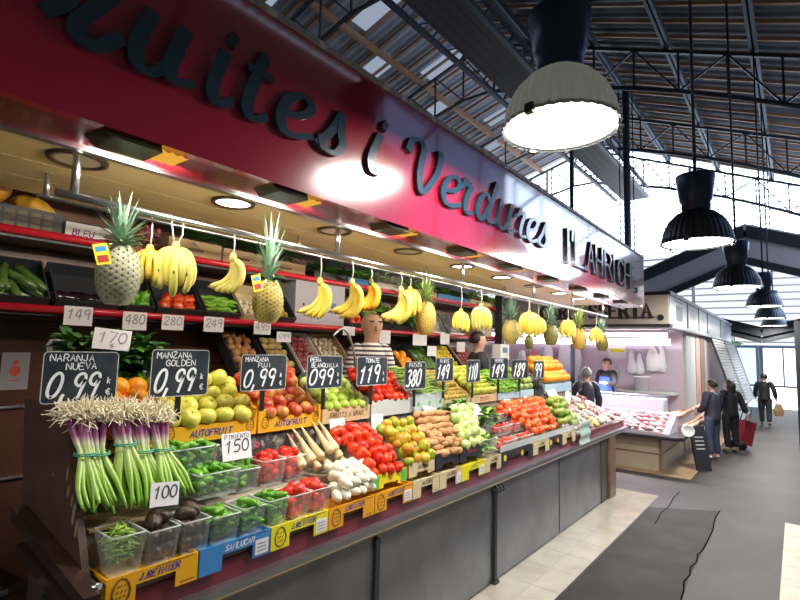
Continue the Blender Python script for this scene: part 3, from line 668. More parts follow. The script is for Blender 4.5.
PN = ('added bell pendant lamp, unseen, behind the viewer, outside the picture', 'large bell pendant lamp nearest the camera, lit, beside the red sign', 'second bell pendant lamp, right of the white end of the sign', 'third bell pendant lamp down the aisle', 'fourth bell pendant lamp down the aisle', 'fifth bell pendant lamp down the aisle', 'farthest bell pendant lamp near the exit')
for i, p in enumerate(PL): pendant(p, .7, PN[i], i > 1)
# ------------------------------------------------------------------ produce materials
def fm(n, c, c2, **k): M[n] = mat(n, c, k.pop('rough', .35), rand=c2, **k)
fm('orange', (.93, .33, .008), (.9, .4, .015), bump=(110, .25), rough=.4)
fm('golden', (.68, .63, .09), (.58, .6, .08), noise=((.76, .64, .14), 9, .4, .75))
fm('fuji', (.42, .015, .015), (.5, .06, .03), noise=((.7, .42, .08), 11, .47, .68))
fm('green_pear', (.4, .56, .05), (.34, .5, .05), noise=((.6, .66, .2), 14, .45, .7))
fm('tomato', (.62, .02, .008), (.68, .06, .01), rough=.24)
fm('tomato_orange', (.64, .04, .012), (.7, .13, .02), rough=.25, noise=((.8, .32, .06), 8, .5, .75))
fm('green_tomato', (.22, .38, .02), (.5, .36, .02), rough=.25, noise=((.68, .22, .02), 11, .47, .63))
fm('cherry', (.66, .02, .015), (.72, .05, .02), rough=.18)
fm('sweet_potato', (.46, .23, .08), (.38, .17, .06), rough=.7, noise=((.58, .34, .16), 20, .4, .65), bump=(40, .4))
fm('turnip', (.84, .82, .72), (.78, .77, .62), rough=.4, noise=((.7, .74, .5), 7, .5, .72))
fm('parsnip', (.8, .66, .38), (.76, .58, .3), rough=.6, noise=((.62, .45, .22), 24, .52, .68), bump=(60, .4))
fm('fennel', (.72, .76, .46), (.62, .7, .32), rough=.4, noise=((.38, .55, .1), 9, .5, .66))
fm('avocado', (.03, .018, .016), (.055, .03, .018), rough=.35, bump=(80, .6))
fm('pepper_green', (.07, .27, .015), (.17, .42, .04), rough=.25)
fm('bean', (.2, .4, .05), (.36, .5, .1), rough=.45)
fm('mango', (.13, .27, .03), (.26, .34, .03), rough=.3, noise=((.5, .36, .05), 7, .55, .72))
fm('kiwi', (.42, .28, .05), (.5, .36, .07), rough=.8)
fm('pear_yellow', (.62, .62, .1), (.5, .58, .08), rough=.4)
fm('green_apple', (.3, .46, .1), (.38, .52, .14), rough=.3)
fm('chili', (.14, .36, .02), (.25, .5, .05), rough=.25)
fm('bell_red', (.6, .02, .01), (.65, .1, .02), rough=.18, noise=((.7, .3, .03), 6, .58, .7))
fm('zucchini', (.03, .09, .02), (.08, .15, .025), rough=.3, noise=((.12, .2, .05), 30, .45, .6))
fm('eggplant', (.012, .005, .014), (.02, .006, .02), rough=.1)
fm('pumpkin', (.75, .3, .02), (.7, .36, .03), rough=.45)
fm('onion', (.45, .2, .07), (.55, .28, .11), rough=.4)
fm('potato', (.58, .44, .17), (.5, .36, .13), rough=.7, bump=(30, .3))
fm('red_onion', (.3, .05, .07), (.38, .1, .1), rough=.35)
fm('garlic', (.75, .66, .5), (.68, .58, .42), rough=.6)
fm('lemon', (.85, .6, .03), (.8, .66, .05), rough=.4)
fm('banana', (.82, .58, .05), (.8, .66, .09), rough=.45, noise=((.75, .62, .16), 12, .45, .7))
fm('banana_green', (.62, .58, .1), (.7, .6, .12), rough=.45, noise=((.78, .66, .25), 9, .45, .7))
fm('banana_ripe', (.85, .42, .02), (.8, .4, .03), rough=.45)
M['banana_tip'] = mat('banana_tip', (.1, .07, .03), .7)
M['spot'] = mat('spot', (.09, .06, .04), .7)
M['pine_olive'] = mat('pine_olive', (.42, .34, .1), .5, noise=((.5, .38, .08), 18, .4, .65))
M['pine_pale'] = mat('pine_pale', (.36, .35, .24), .5, noise=((.4, .42, .28), 20, .4, .65))
M['pine_yellow'] = mat('pine_yellow', (.62, .4, .08), .5, noise=((.5, .36, .08), 20, .4, .65))
M['pine_dark'] = mat('pine_dark', (.2, .2, .05), .5, noise=((.32, .27, .07), 20, .4, .65))
M['pine_eye'] = mat('pine_eye', (.12, .09, .04), .7)
M['pine_leaf'] = mat('pine_leaf', (.16, .3, .2), .4, noise=((.3, .42, .32), 10, .4, .7))
M['pine_leaf2'] = mat('pine_leaf2', (.2, .32, .07), .4, noise=((.4, .45, .16), 10, .4, .7))
M['leaf'] = mat('leaf', (.05, .19, .02), .45, noise=((.12, .32, .04), 10, .4, .65))
M['leaf_dark'] = mat('leaf_dark', (.025, .1, .02), .45, noise=((.05, .17, .03), 10, .4, .65))
M['leaf_light'] = mat('leaf_light', (.22, .42, .06), .45, noise=((.4, .55, .16), 10, .4, .65))
M['leek_white'] = mat('leek_white', (.72, .74, .55), .45)
M['stem'] = mat('stem', (.16, .1, .03), .7)
M['calyx'] = mat('calyx', (.05, .2, .02), .6)
M['cord'] = mat('cord', (.75, .74, .72), .6)
M['root_beige'] = mat('root_beige', (.92, .84, .64), .8)
M['rubber'] = mat('rubber', (.1, .42, .3), .5)
M['black_plastic'] = mat('black_plastic', (.03, .033, .04), .4)
M['grey_plastic'] = mat('grey_plastic', (.5, .58, .6), .4)
M['blue_plastic'] = mat('blue_plastic', (.42, .6, .72), .4)

# ------------------------------------------------------------------ produce meshes
def ball(prof, n=16, fn=None, m='orange', nm='fruit', bend=None):
    mb = MB(); mb.lathe(prof, n, 0, fn)
    if bend: mb.v = [bend(V(p)) for p in mb.v]
    return mb.mesh(nm, M[m])
def sph(r_, k=10, sq=1.): return [(r_ * math.sin(PI * i / k), -r_ * sq * math.cos(PI * i / k)) for i in range(k + 1)]
def applep(r_, dimple=.34):
    out = []
    for i in range(13):
        a = PI * i / 12; rr = math.sin(a) * (1.0 + .05 * math.sin(a)) * r_; z = -r_ * .92 * math.cos(a)
        if i >= 9: z -= r_ * dimple * ((i - 9) / 3) ** 1.6 * .75
        if i <= 2: z += r_ * .16 * (1 - i / 3)
        out.append((rr, z))
    out[0] = (0, out[0][1]); out[-1] = (0, out[-1][1]); return out
def tomf(l, amp): return lambda a, r_, z: (r_ * (1 + amp * math.cos(l * a)), z)
def egg(rx, h, pw=.75):
    out = []
    for i in range(12):
        a = PI * i / 11; out.append((rx * math.sin(a) * (1 - (1 - pw) * (1 - math.cos(a)) / 2), -h / 2 * math.cos(a)))
    out[0] = (0, out[0][1]); out[-1] = (0, out[-1][1]); return out
def pearp(r_): return [(0, -r_), (r_ * .55, -r_ * .95), (r_ * .9, -r_ * .55), (r_, 0), (r_ * .88, r_ * .5), (r_ * .6, r_ * .95), (r_ * .42, r_ * 1.4), (r_ * .28, r_ * 1.7), (0, r_ * 1.75)]
def lumpy(seed, amp):
    rg = random.Random(seed); c = [(rg.uniform(0, 6), rg.randint(1, 3), rg.uniform(-amp, amp), rg.uniform(20, 60)) for _ in range(4)]
    def f(a, r_, z):
        s = 1.
        for p, l, am, kz in c: s += am * math.cos(l * a + p + z * kz)
        return r_ * s, z
    return f
def bendx(k): return lambda p: V((p.x + k * p.z * p.z, p.y, p.z))
FR = {}
FR['orange'] = [ball(sph(.056, 12, .96), 20, None, 'orange', 'orange')]
FR['golden'] = [ball(applep(.058), 18, tomf(5, .012), 'golden', 'golden_apple')]
FR['fuji'] = [ball(applep(.053), 18, tomf(5, .014), 'fuji', 'fuji_apple')]
FR['pear'] = [ball(applep(.043, .25), 16, None, 'green_pear', 'green_fruit')]
FR['tomato'] = [ball(applep(.042, .26), 16, tomf(6, .02), 'tomato', 'tomato'), ball(applep(.039, .2), 16, tomf(5, .02), 'tomato', 'tomato')]
FR['tomato_orange'] = [ball(applep(.045, .26), 16, tomf(7, .03), 'tomato_orange', 'tomato'), ball(applep(.039, .2), 16, tomf(5, .02), 'tomato_orange', 'tomato')]
FR['green_tomato'] = [ball(applep(.046, .24), 16, tomf(7, .03), 'green_tomato', 'green_tomato'), ball(applep(.041, .24), 16, tomf(6, .03), 'green_tomato', 'green_tomato')]
FR['cherry'] = [ball(sph(.021, 8, 1.08), 12, None, 'cherry', 'cherry_tomato')]
FR['plum'] = [ball(egg(.028, .062, .95), 12, None, 'cherry', 'small_tomato')]
FR['sweet'] = [ball(egg(.034, .155, .8), 12, lumpy(s, .1), 'sweet_potato', 'sweet_potato', bendx(1.6)) for s in (1, 2, 3)]
FR['turnip'] = [ball(egg(.035, .105, .75), 14, lumpy(s, .05), 'turnip', 'white_turnip') for s in (4, 5)]
FR['fennel'] = [ball([(0, -.06), (.032, -.056), (.047, -.024), (.044, .018), (.03, .06), (.018, .1), (0, .105)], 14, tomf(4, .07), 'fennel', 'fennel_bulb')]
FR['avocado'] = [ball(egg(.04, .105, .78), 16, lumpy(8, .02), 'avocado', 'avocado')]
FR['mango'] = [ball(egg(.046, .125, .85), 16, lumpy(9, .05), 'mango', 'mango')]
FR['kiwi'] = [ball(egg(.027, .066, .95), 12, None, 'kiwi', 'kiwi')]
FR['pear_yellow'] = [ball(pearp(.036), 14, None, 'pear_yellow', 'yellow_pear')]
FR['green_apple'] = [ball(applep(.042), 14, None, 'green_apple', 'green_apple')]
FR['onion'] = [ball([(0, -.03), (.02, -.028), (.036, -.01), (.038, .006), (.026, .026), (.008, .036), (.005, .05), (0, .052)], 14, None, 'onion', 'brown_onion')]
FR['red_onion'] = [ball([(0, -.03), (.02, -.028), (.036, -.01), (.038, .006), (.026, .026), (.008, .036), (.005, .05), (0, .052)], 14, None, 'red_onion', 'red_onion')]
FR['potato'] = [ball(egg(.035, .095, .9), 12, lumpy(s, .07), 'potato', 'potato') for s in (11, 12)]
FR['garlic'] = [ball([(0, -.022), (.02, -.022), (.03, -.008), (.026, .01), (.008, .026), (.005, .05), (0, .05)], 14, tomf(8, .06), 'garlic', 'garlic_bulb')]
FR['lemon'] = [ball([(0, -.05), (.008, -.046), (.022, -.035), (.034, -.012), (.034, .012), (.022, .035), (.008, .046), (0, .05)], 14, None, 'lemon', 'lemon')]
FR['pumpkin'] = [ball(sph(.12, 12, .72), 40, tomf(9, .06), 'pumpkin', 'pumpkin')]
def tubemesh(pts, rad, n, m, nm, squash=1.):
    mb = MB(); mb.tube(pts, rad, n, squash=squash); return mb.mesh(nm, M[m])
FR['padron'] = [tubemesh(cat_rom([(0, 0, -.035), (.006, 0, -.012), (.004, .003, .012), (-.004, 0, .032), (-.006, 0, .05)], 2), [.005, .01, .014, .0155, .017, .0175, .015, .007, .003], 7, 'pepper_green', 'green_pepper'),
                tubemesh(cat_rom([(0, 0, -.03), (.01, 0, -.01), (.012, .0, .012), (.004, 0, .03), (.0, .004, .046)], 2), [.005, .011, .0145, .0165, .017, .016, .013, .006, .003], 7, 'pepper_green', 'green_pepper')]
FR['bean'] = [tubemesh([(0, 0, -.045), (.005, 0, -.015), (.005, 0, .015), (-.002, 0, .045)], [.0025, .005, .005, .002], 6, 'bean', 'green_bean')]
FR['longbean'] = [tubemesh([(0, 0, -.13), (.012, 0, -.04), (.01, 0, .05), (-.006, .01, .13)], [.003, .006, .006, .003], 6, 'bean', 'flat_green_bean')]
FR['chili'] = [tubemesh(cat_rom([(0, 0, -.06), (.012, 0, -.02), (.01, .004, .02), (-.004, 0, .05), (-.01, 0, .075)], 2), [.004, .009, .013, .015, .017, .018, .015, .006, .004], 8, 'chili', 'long_green_pepper')]
FR['zucchini'] = [tubemesh([(0, 0, -.12), (.004, 0, -.11), (.01, 0, -.04), (.01, 0, .04), (.004, 0, .1), (0, 0, .112), (0, 0, .13)], [.012, .024, .028, .026, .02, .012, .01], 9, 'zucchini', 'zucchini')]
FR['cucumber'] = FR['zucchini']
FR['eggplant'] = [ball([(0, -.1), (.03, -.095), (.048, -.06), (.046, -.01), (.032, .05), (.022, .085), (.012, .095), (.01, .12), (0, .12)], 16, None, 'eggplant', 'eggplant')]
FR['bell'] = [ball([(0, -.04), (.018, -.05), (.036, -.04), (.044, .0), (.046, .028), (.034, .046), (.012, .038), (.008, .04), (.007, .065), (0, .066)], 20, tomf(4, .07), 'bell_red', 'red_pepper')]
FR['bellg'] = [ball([(0, -.04), (.018, -.05), (.036, -.04), (.044, .0), (.046, .028), (.034, .046), (.012, .038), (.008, .04), (.007, .065), (0, .066)], 20, tomf(4, .07), 'pepper_green', 'green_bell_pepper')]
FR['parsnip'] = [ball([(0, -.13), (.003, -.13), (.008, -.08), (.014, -.02), (.021, .04), (.029, .09), (.031, .108), (.022, .12), (.01, .118), (0, .117)], 14, lumpy(s, .05), 'parsnip', 'parsnip', bendx(k)) for s, k in ((21, .5), (22, -.6), (23, .2))]
FR['ginger'] = [ball(egg(.018, .1, .8), 10, lumpy(31, .25), 'parsnip', 'ginger_root', bendx(3))]
stem_me = tubemesh([(0, 0, .0), (.002, 0, .014), (.005, 0, .026)], [.0022, .002, .0026], 6, 'stem', 'stem')
cal = MB()
for k in range(5):
    a = k * 1.2566; cal.add([V((.004 * math.cos(a + 1.5), .004 * math.sin(a + 1.5), .001)), V((.004 * math.cos(a - 1.5), .004 * math.sin(a - 1.5), .001)), V((.02 * math.cos(a), .02 * math.sin(a), .004))], [(0, 1, 2)])
cal.tube([(0, 0, 0), (0, 0, .012)], .002, 5); cal_me = cal.mesh('calyx', M['calyx'])

def put(name, me, mtx, label, cat, group, part=None):
    o = bpy.data.objects.new(name, me); COL.objects.link(o); o.matrix_world = mtx
    o['label'] = label; o['category'] = cat; o['group'] = group
    if part:
        pn, pme, pm = part; c = bpy.data.objects.new(pn, pme); COL.objects.link(c); c.parent = o; c.matrix_local = pm
    return o
def pile(kind, name, label, cat, group, O, tilt, U, D, d, layers=1, ru_=None, part=None, upright=None, jit=.1, sh=(0, 0, 0, 0), rowf=.87, mound=0., keep=1., n2=None, gap=1.0):
    """a bed of fruit on a plane rising backwards; sh = extra (left front, right front, left back, right back)"""
    t = math.radians(tilt); u_ = V((0, 1, 0)); v_ = V((-math.cos(t), 0, math.sin(t))); w_ = V((math.sin(t), 0, math.cos(t)))
    O = V(O); out = []
    for L_ in range(layers):
        nr = max(1, int((D - d * L_ * .8) / (d * rowf)))
        for j in range(nr):
            v = d * .5 + j * d * rowf + L_ * d * .45
            f_ = min(1, v / max(D, 1e-6))
            l0 = sh[0] * (1 - f_) + sh[2] * f_; l1 = U + sh[1] * (1 - f_) + sh[3] * f_
            nc = int((l1 - l0 - L_ * d * .6) / (d * gap))
            off = ((l1 - l0) - nc * d * gap) / 2 + (d * .25 if (j + L_) % 2 else -d * .12)
            for i in range(nc):
                if rnd() > keep: continue
                u = l0 + off + d * gap * (i + .5)
                u += ru(-jit, jit) * d; vv = v + ru(-jit, jit) * d * .6
                w = d * .5 + L_ * d * .72 + mound * math.sin(PI * min(1, max(0, (u - l0) / max(1e-3, l1 - l0)))) * math.sin(PI * min(1, f_ + .15)) + ru(-jit, jit) * d * .35
                pos = O + u_ * u + v_ * vv + w_ * w
                if upright is None: R_ = rrot()
                else: R_ = upright(i, j)
                s = ru(.94, 1.05)
                out.append(put(name, random.choice(FR[kind]), T(pos) @ R_ @ Matrix.Scale(s, 4), label, cat, group, part))
    return out
def tiltup(a=.5): return lambda i, j: E(ru(-a, a), ru(-a, a), ru(0, 6.3))
def lying(az, el=0., da=.25): return lambda i, j: E(0, 0, az + ru(-da, da)) @ E(0, PI / 2 + el + ru(-.12, .12), 0) @ E(0, 0, ru(0, 6.3))

# ------------------------------------------------------------------ crates, punnets, boards
FX, UY, UZ = None, (0, 1, 0), (0, 0, 1)
def pineapple_print(mb, O, cx, cz, s, mi):
    mb.stroke([(cx + .36 * s * math.cos(k * .524) * (1 - .12 * math.sin(k * .524)), cz + .5 * s * math.sin(k * .524)) for k in range(13)], .07 * s, O, UY, UZ, mi)
    for k in range(9):
        x = cx + (-.16 + .16 * (k % 3)) * s + ru(-.03, .03) * s; z = cz + (-.25 + .22 * (k // 3)) * s; mb.stroke([(x - .03 * s, z), (x + .03 * s, z + .05 * s)], .05 * s, O, UY, UZ, mi)
def front_crate(y0, y1, colour, text, tcol, lab, pine=True, tag_l=None, X=-2.235, Z=1.13, H=.125, body=True, name='cardboard_crate', band=.055, ears=0.):
    w = y1 - y0 - .008
    t = thing(name, lab, 'crate', (X, y0 + .004, Z))
    a, b_ = min(.13, w * .3), min(.11, w * .26)
    poly = [(0, -H), (a, -H), (a, -band), (w - b_, -band), (w - b_, -H), (w, -H), (w, ears), (w - .05, ears), (w - .05, 0), (.05, 0), (.05, ears), (0, ears)] if ears else [(0, -H), (a, -H), (a, -band), (w - b_, -band), (w - b_, -H), (w, -H), (w, 0), (0, 0)]
    mb = MB(); mb.prism(poly, (0, 0, 0), UY, UZ, .005); fp = obj('front_panel', mb, colour, t)
    mb = MB(); O = (.005, 0, 0)
    if pine: pineapple_print(mb, O, a * .5, -H * .5, H * .8, 1)
    h = .026; tw = twidth(text, h, .9)
    if text: write(mb, text, O, UY, UZ, max(a + .01, (a + w - b_) / 2 - tw / 2 + .01), -band * .5 - h * .55, h, .9, .22, 0, .25)
    mb.stroke([(w * .5, -.008), (w - .02, -.006)], .003, O, UY, UZ, 1); mb.stroke([(w - b_ + .02, -H + .015), (w - .02, -H + .017)], .004, O, UY, UZ, 1)
    if mb.v: obj('printed_mark', mb, [tcol, M['print_brown']], fp)
    if tag_l:
        mb = MB(); mb.box((.0055, w - b_ + .012, -H + .012), (.0075, w - .012, -H * .32)); lb = obj('paper_label', mb, M['card'], fp); lb['label'] = 'small white paper label'
        mb = MB()
        for k in range(3): mb.stroke([(w - b_ + .025, -H + .03 + k * .018), (w - .028, -H + .03 + k * .018)], .005, (.0076, 0, 0), UY, UZ, 0)
        obj('print', mb, M['ink_soft'], lb)
    if body:
        mb = MB(); mb.box((-.2, 0, -.03), (0, w, -.02)); obj('crate_bottom', mb, colour, t)
        for y in (0, w - .005): mb = MB(); mb.box((-.2, y, -.09), (-.0005, y + .005, -.001)); obj('crate_side', mb, colour, t)
    return t
def bed_crate(y0, y1, colour, lab, text='', tcol=None, X=-2.65, Z=1.548, h=.09, tilt=32, dep=.42, ears=0., pine=False, name='fruit_crate', slots=0):
    w = y1 - y0 - .01; tt = math.radians(tilt)
    t = thing(name, lab, 'crate', (X, y0 + .005, Z))
    poly = [(0, 0), (w, 0), (w, h + ears), (w - .055, h + ears), (w - .055, h), (.055, h), (.055, h + ears), (0, h + ears)] if ears else [(0, 0), (w, 0), (w, h), (0, h)]
    mb = MB(); mb.prism(poly, (-.008, 0, 0), UY, UZ, .008); fp = obj('front_panel', mb, colour, t)
    mb = MB()
    if text:
        hh = min(.034, h * .45); tw = twidth(text, hh, .95); write(mb, text, (0, 0, 0), UY, UZ, max(.06, w / 2 - tw / 2), h * .5 - hh / 2, hh, .95, .22, 0, .2)
    if pine:
        pineapple_print(mb, (0, 0, 0), .05, h * .5 + ears * .3, h * .8, 1); pineapple_print(mb, (0, 0, 0), w - .045, h * .5 + ears * .3, h * .8, 1)
    for k in range(slots): mb.prism([(0, 0), (.03, 0), (.03, .035), (0, .035)], (0.0003, .06 + k * (w - .12) / max(1, slots - 1) - .015, h * .3), UY, UZ, .001, 0)
    if mb.v: obj('printed_mark', mb, [tcol or M['print_blue'], M['print_brown']], fp)
    c, s = math.cos(tt), math.sin(tt)
    bx_, bz_ = -dep * c, dep * s
    mb = MB(); mb.add([V((-.009, 0, .01)), V((-.009, w, .01)), V((bx_, w, bz_ + .01)), V((bx_, 0, bz_ + .01)), V((-.009, 0, 0)), V((-.009, w, 0)), V((bx_, w, bz_)), V((bx_, 0, bz_))], [(0, 1, 2, 3), (7, 6, 5, 4), (0, 4, 5, 1), (1, 5, 6, 2), (2, 6, 7, 3), (3, 7, 4, 0)]); obj('crate_bottom', mb, colour, t)
    for y in (0, w - .008):
        q = [(-.0085, 0), (-.0085, h - .002), (bx_ + .06 * s, bz_ + .06 * c), (bx_, bz_)]
        mb = MB(); mb.add([V((x, y, z)) for x, z in q] + [V((x, y + .008, z)) for x, z in q], [(0, 1, 2, 3), (7, 6, 5, 4), (0, 4, 5, 1), (1, 5, 6, 2), (2, 6, 7, 3), (3, 7, 4, 0)]); obj('crate_side', mb, colour, t)
    return t
def tilt_crate(y0, y1, X, Z, tilt, dep, h, colour, lab, name='plastic_crate', grid=True):
    """crate tipped towards the aisle; front lip at (X, Z)"""
    tt = math.radians(tilt); c, s = math.cos(tt), math.sin(tt); w = y1 - y0 - .01
    t = thing(name, lab, 'crate', mtx=frame((X, y0 + .005, Z), (c, 0, -s), (0, 1, 0), (s, 0, c)))
    mb = MB(); mb.box((-dep, 0, 0), (0, w, .008)); obj('crate_bottom', mb, colour, t)
    for lo, hi in (((-.008, 0, .008), (0, w, h)), ((-dep, 0, .008), (-dep + .008, w, h)), ((-dep + .008, 0, .008), (-.008, .008, h)), ((-dep + .008, w - .008, .008), (-.008, w, h))):
        mb = MB(); mb.box(lo, hi); obj('crate_side', mb, colour, t)
    return t
def punnet(y0, y1, X, Z, dep, h, lab, group=None):
    w = y1 - y0 - .012
    t = thing('plastic_punnet', lab, 'punnet', (X, y0 + .006, Z)); e = .012
    mb = MB(); b_ = [(-e, e), (-e, w - e), (-dep + e, w - e), (-dep + e, e)]; tp_ = [(0, 0), (0, w), (-dep, w), (-dep, 0)]
    vs = [V((x, y, 0)) for x, y in b_] + [V((x, y, h)) for x, y in tp_]
    mb.add(vs, [(3, 2, 1, 0)] + [(i, (i + 1) % 4, (i + 1) % 4 + 4, i + 4) for i in range(4)]); obj('clear_tub', mb, M['punnet'], t)
    mb = MB(); loop = [V((x, y, h)) for x, y in tp_]; mb.tube(loop + [loop[0]], .004, 6); obj('rolled_rim', mb, M['film'], t)
    return t
def fill(kind, name, label, cat, group, y0, y1, X, Z, dep, h, n, flat=True, r_=.013, top=.02, part=None):
    w = y1 - y0
    for i in range(n):
        f_ = (i + .5) / n; z = Z + r_ + .006 + (h + top - r_) * f_
        lim = r_ * .9 + .01 * (1 - f_)
        R_ = (E(0, 0, ru(0, 6.3)) @ E(PI / 2 + ru(-.45, .45), 0, 0)) if flat else rrot()
        put(name, random.choice(FR[kind]), T(X - ru(lim + .012, dep - lim - .012), ru(y0 + lim + .012, y1 - lim - .012), z) @ R_ @ Matrix.Scale(ru(1., 1.18), 4), label, cat, group, part)
def rrect(w, h, r_, n=4):
    out = []
    for cx_, cy_, a0 in ((w - r_, h - r_, 0), (r_, h - r_, PI / 2), (r_, r_, PI), (w - r_, r_, 1.5 * PI)):
        for k in range(n + 1): a = a0 + PI / 2 * k / n; out.append((cx_ + r_ * math.cos(a), cy_ + r_ * math.sin(a)))
    return out
def price_board(px0, py0, px1, py1, lines, price, lab, stake=.12, X=-2.6, yaw=0., off=0.5):
    c = atX((px0 + px1) / 2, (py0 + py1) / 2, X); yl = atX(px0, (py0 + py1) / 2, X).y; yr = atX(px1, (py0 + py1) / 2, X).y
    zt = atX((px0 + px1) / 2, py0, X).z; zb = atX((px0 + px1) / 2, py1, X).z; w, h = yr - yl, zt - zb
    if px0 > 400:      # the far boards are turned towards the customers coming up the aisle
        w = min(w, h * 1.25); best = None
        for q in range(0, 80, 2):
            a_ = -math.radians(q); e1 = V((X, c.y, c.z)) + V((-math.sin(a_), math.cos(a_), 0)) * w / 2; e0 = V((X, c.y, c.z)) - V((-math.sin(a_), math.cos(a_), 0)) * w / 2
            pj = lambda p: (lambda cc: CXP + F * cc.x / cc.z)(RM.transposed() @ (p - CAM))
            er = abs(abs(pj(e1) - pj(e0)) - (px1 - px0))
            if best is None or er < best[0]: best = (er, a_)
        yaw = best[1]; O3 = V((X, c.y, zb)) - V((-math.sin(yaw), math.cos(yaw), 0)) * w / 2
    else: O3 = V((X, yl, zb))
    t = thing('price_board', lab, 'price board', O3, yaw, 'chalk price boards')
    mb = MB(); mb.prism(rrect(w, h, .018), (-.006, 0, 0), UY, UZ, .006); bo = obj('board', mb, M['board'], t)
    mb = MB(); mb.stroke(rrect(w, h, .018), .004, (-.0005, 0, 0), UY, UZ, 0, close=True); obj('pale_border', mb, M['board_edge'], bo)
    mb = MB(); O = (.0005, 0, 0); n = len(lines); y = h - .012
    for ln in lines:
        hh = h * (.125 if n > 1 else .14); y -= hh; k = min(1., w * .9 / twidth(ln, hh)); write(mb, ln, O, UY, UZ, w * .08 if n > 1 and ln == lines[0] else w * .5 - twidth(ln, hh, k) / 2, y, hh, k, .16, 0, .05, .06, True); y -= h * .045
    ph = y * .78; main = price[0]; k = min(1.05, w * .74 / twidth(main, ph, 1.))
    x = write(mb, main, O, UY, UZ, w * .05, h * .09 + .004, ph, k * .94, .125, 0, .26, .04, True)
    if price[1]:
        write(mb, 'k', O, UY, UZ, w * .86, h * .36, h * .12, .8, .17, 0, .1); write(mb, '€', O, UY, UZ, w * .85, h * .12, h * .13, .9, .17)
    obj('chalk_writing', mb, M['chalk'], bo)
    mb = MB(); mb.box((-.016, w * off - .014, -stake), (-.006, w * off + .014, h * .5)); obj('stake', mb, M['black'], t)
    return t
def card(px, py, w, h, X, lines, lab, name='price_card', lean=0., roll=0., grp='white price cards', m=None, ink=None, yaw=0.):
    """white card, centre at a measured point, upright facing the aisle unless it leans"""
    c = atX(px, py, X)
    t = thing(name, lab, 'price card', mtx=T(c) @ E(0, 0, yaw) @ E(0, -lean, 0) @ E(roll, 0, 0)); t['group'] = grp
    mb = MB(); mb.box((-.002, -w / 2, -h / 2), (0, w / 2, h / 2)); cd = obj('card', mb, m or M['card'], t)
    mb = MB(); n = len(lines); y = h / 2 - .008
    for i, ln in enumerate(lines):
        big = i == n - 1; hh = (h - .02) * (.5 if big and n > 1 else (.62 if big else .2)); y -= hh; k = min(1., w * .86 / twidth(ln, hh)); write(mb, ln, (0, 0, 0), UY, UZ, -twidth(ln, hh, k) / 2 + .004, y - (0 if n > 1 else h * .08), hh, k, .13, 0, .12, .02, True); y -= hh * .25
    obj('handwriting', mb, ink or M['ink'], cd)
    return t
def leaves(name, label, cat, c0, size, n, L, W, m, group=None, az=None, parent=None, up=.6, extra=None):
    """a heap of leafy greens nobody could count"""
    mb = MB()
    for i in range(n):
        p = V((ru(-.5, .5) * size[0], ru(-.5, .5) * size[1], ru(-.5, .5) * size[2]))
        a = ru(0, 6.3) if az is None else az + ru(-.5, .5); el = up + ru(-.5, .5); d = V((math.cos(a) * math.cos(el), math.sin(a) * math.cos(el), math.sin(el)))
        s_ = d.cross(V((ru(-.3, .3), ru(-.3, .3), 1))).normalized(); up_ = s_.cross(d)
        l = L * ru(.7, 1.2); w = W * ru(.7, 1.2); vs = []
        prof = [(0, .12), (.25, .75), (.5, 1), (.75, .8), (1, .05)]
        for f_, ww in prof:
            q = p + d * l * f_ - V((0, 0, 1)) * l * .35 * f_ * f_
            vs += [q - s_ * w * .5 * ww + up_ * w * .15 * ww, q, q + s_ * w * .5 * ww + up_ * w * .15 * ww]
        fs = []
        for k in range(4): fs += [(3 * k, 3 * k + 1, 3 * k + 4, 3 * k + 3), (3 * k + 1, 3 * k + 2, 3 * k + 5, 3 * k + 4)]
        mb.add(vs, fs, 0 if extra is None or rnd() < .7 else 1, True)
    o = obj(name, mb, [m, extra or m]); o.location = c0; return tag(o, label, cat, group, 'stuff')
# ------------------------------------------------------------------ back row of crates on the display (left to right)
BX, BZ, TL = -2.665, 1.575, 33
yc = M['yellow_card']
bed_crate(.95, 1.33, yc, 'yellow cardboard crate of oranges behind the spring onions', 'AUTOFRUIT', M['print_blue'], ears=.05, pine=True)
pile('orange', 'orange', 'orange in the crate behind the spring onion roots', 'orange', 'oranges in the leftmost crate', (BX, .955, BZ), TL, .38, .42, .112, 1)
pile('orange', 'orange', 'orange in the crate behind the spring onion roots', 'orange', 'oranges in the leftmost crate', (BX - .12, 1.0, BZ + .08 + .062), TL, .34, .24, .112, 1)
bed_crate(1.335, 1.945, yc, 'yellow printed crate of pale golden apples', 'AUTOFRUIT', M['print_blue'], ears=.055, pine=True)
STA = ('stem', stem_me, T(0, 0, .028)); 
pile('golden', 'golden_apple', 'pale yellow apple in the yellow crate below the second price board', 'apple', 'golden apples', (BX, 1.345, BZ + .02), TL, .59, .46, .117, 1, upright=tiltup(.7), part=STA)
pile('golden', 'golden_apple', 'pale yellow apple in the yellow crate below the second price board', 'apple', 'golden apples', (BX - .19, 1.37, BZ + .155 + .07), TL, .54, .18, .117, 1, upright=tiltup(.7), part=STA)
bed_crate(1.95, 2.48, yc, 'yellow printed crate of red streaked apples', 'AUTOFRUIT', M['print_blue'], ears=.055, pine=True)
pile('fuji', 'red_apple', 'red and yellow streaked apple in the yellow crate below the third board', 'apple', 'red streaked apples', (BX, 1.96, BZ + .02), TL, .51, .46, .105, 1, upright=tiltup(.9), part=('stem', stem_me, T(0, 0, .02)))
pile('fuji', 'red_apple', 'red and yellow streaked apple in the yellow crate below the third board', 'apple', 'red streaked apples', (BX - .18, 2.0, BZ + .135 + .06), TL, .44, .2, .105, 1, upright=tiltup(.9))
bed_crate(2.49, 3.0, M['wood_card'], 'pale wooden crate of round green pears, under the fourth board', 'FRUITS A GRAN', M['print_brown'], h=.105)
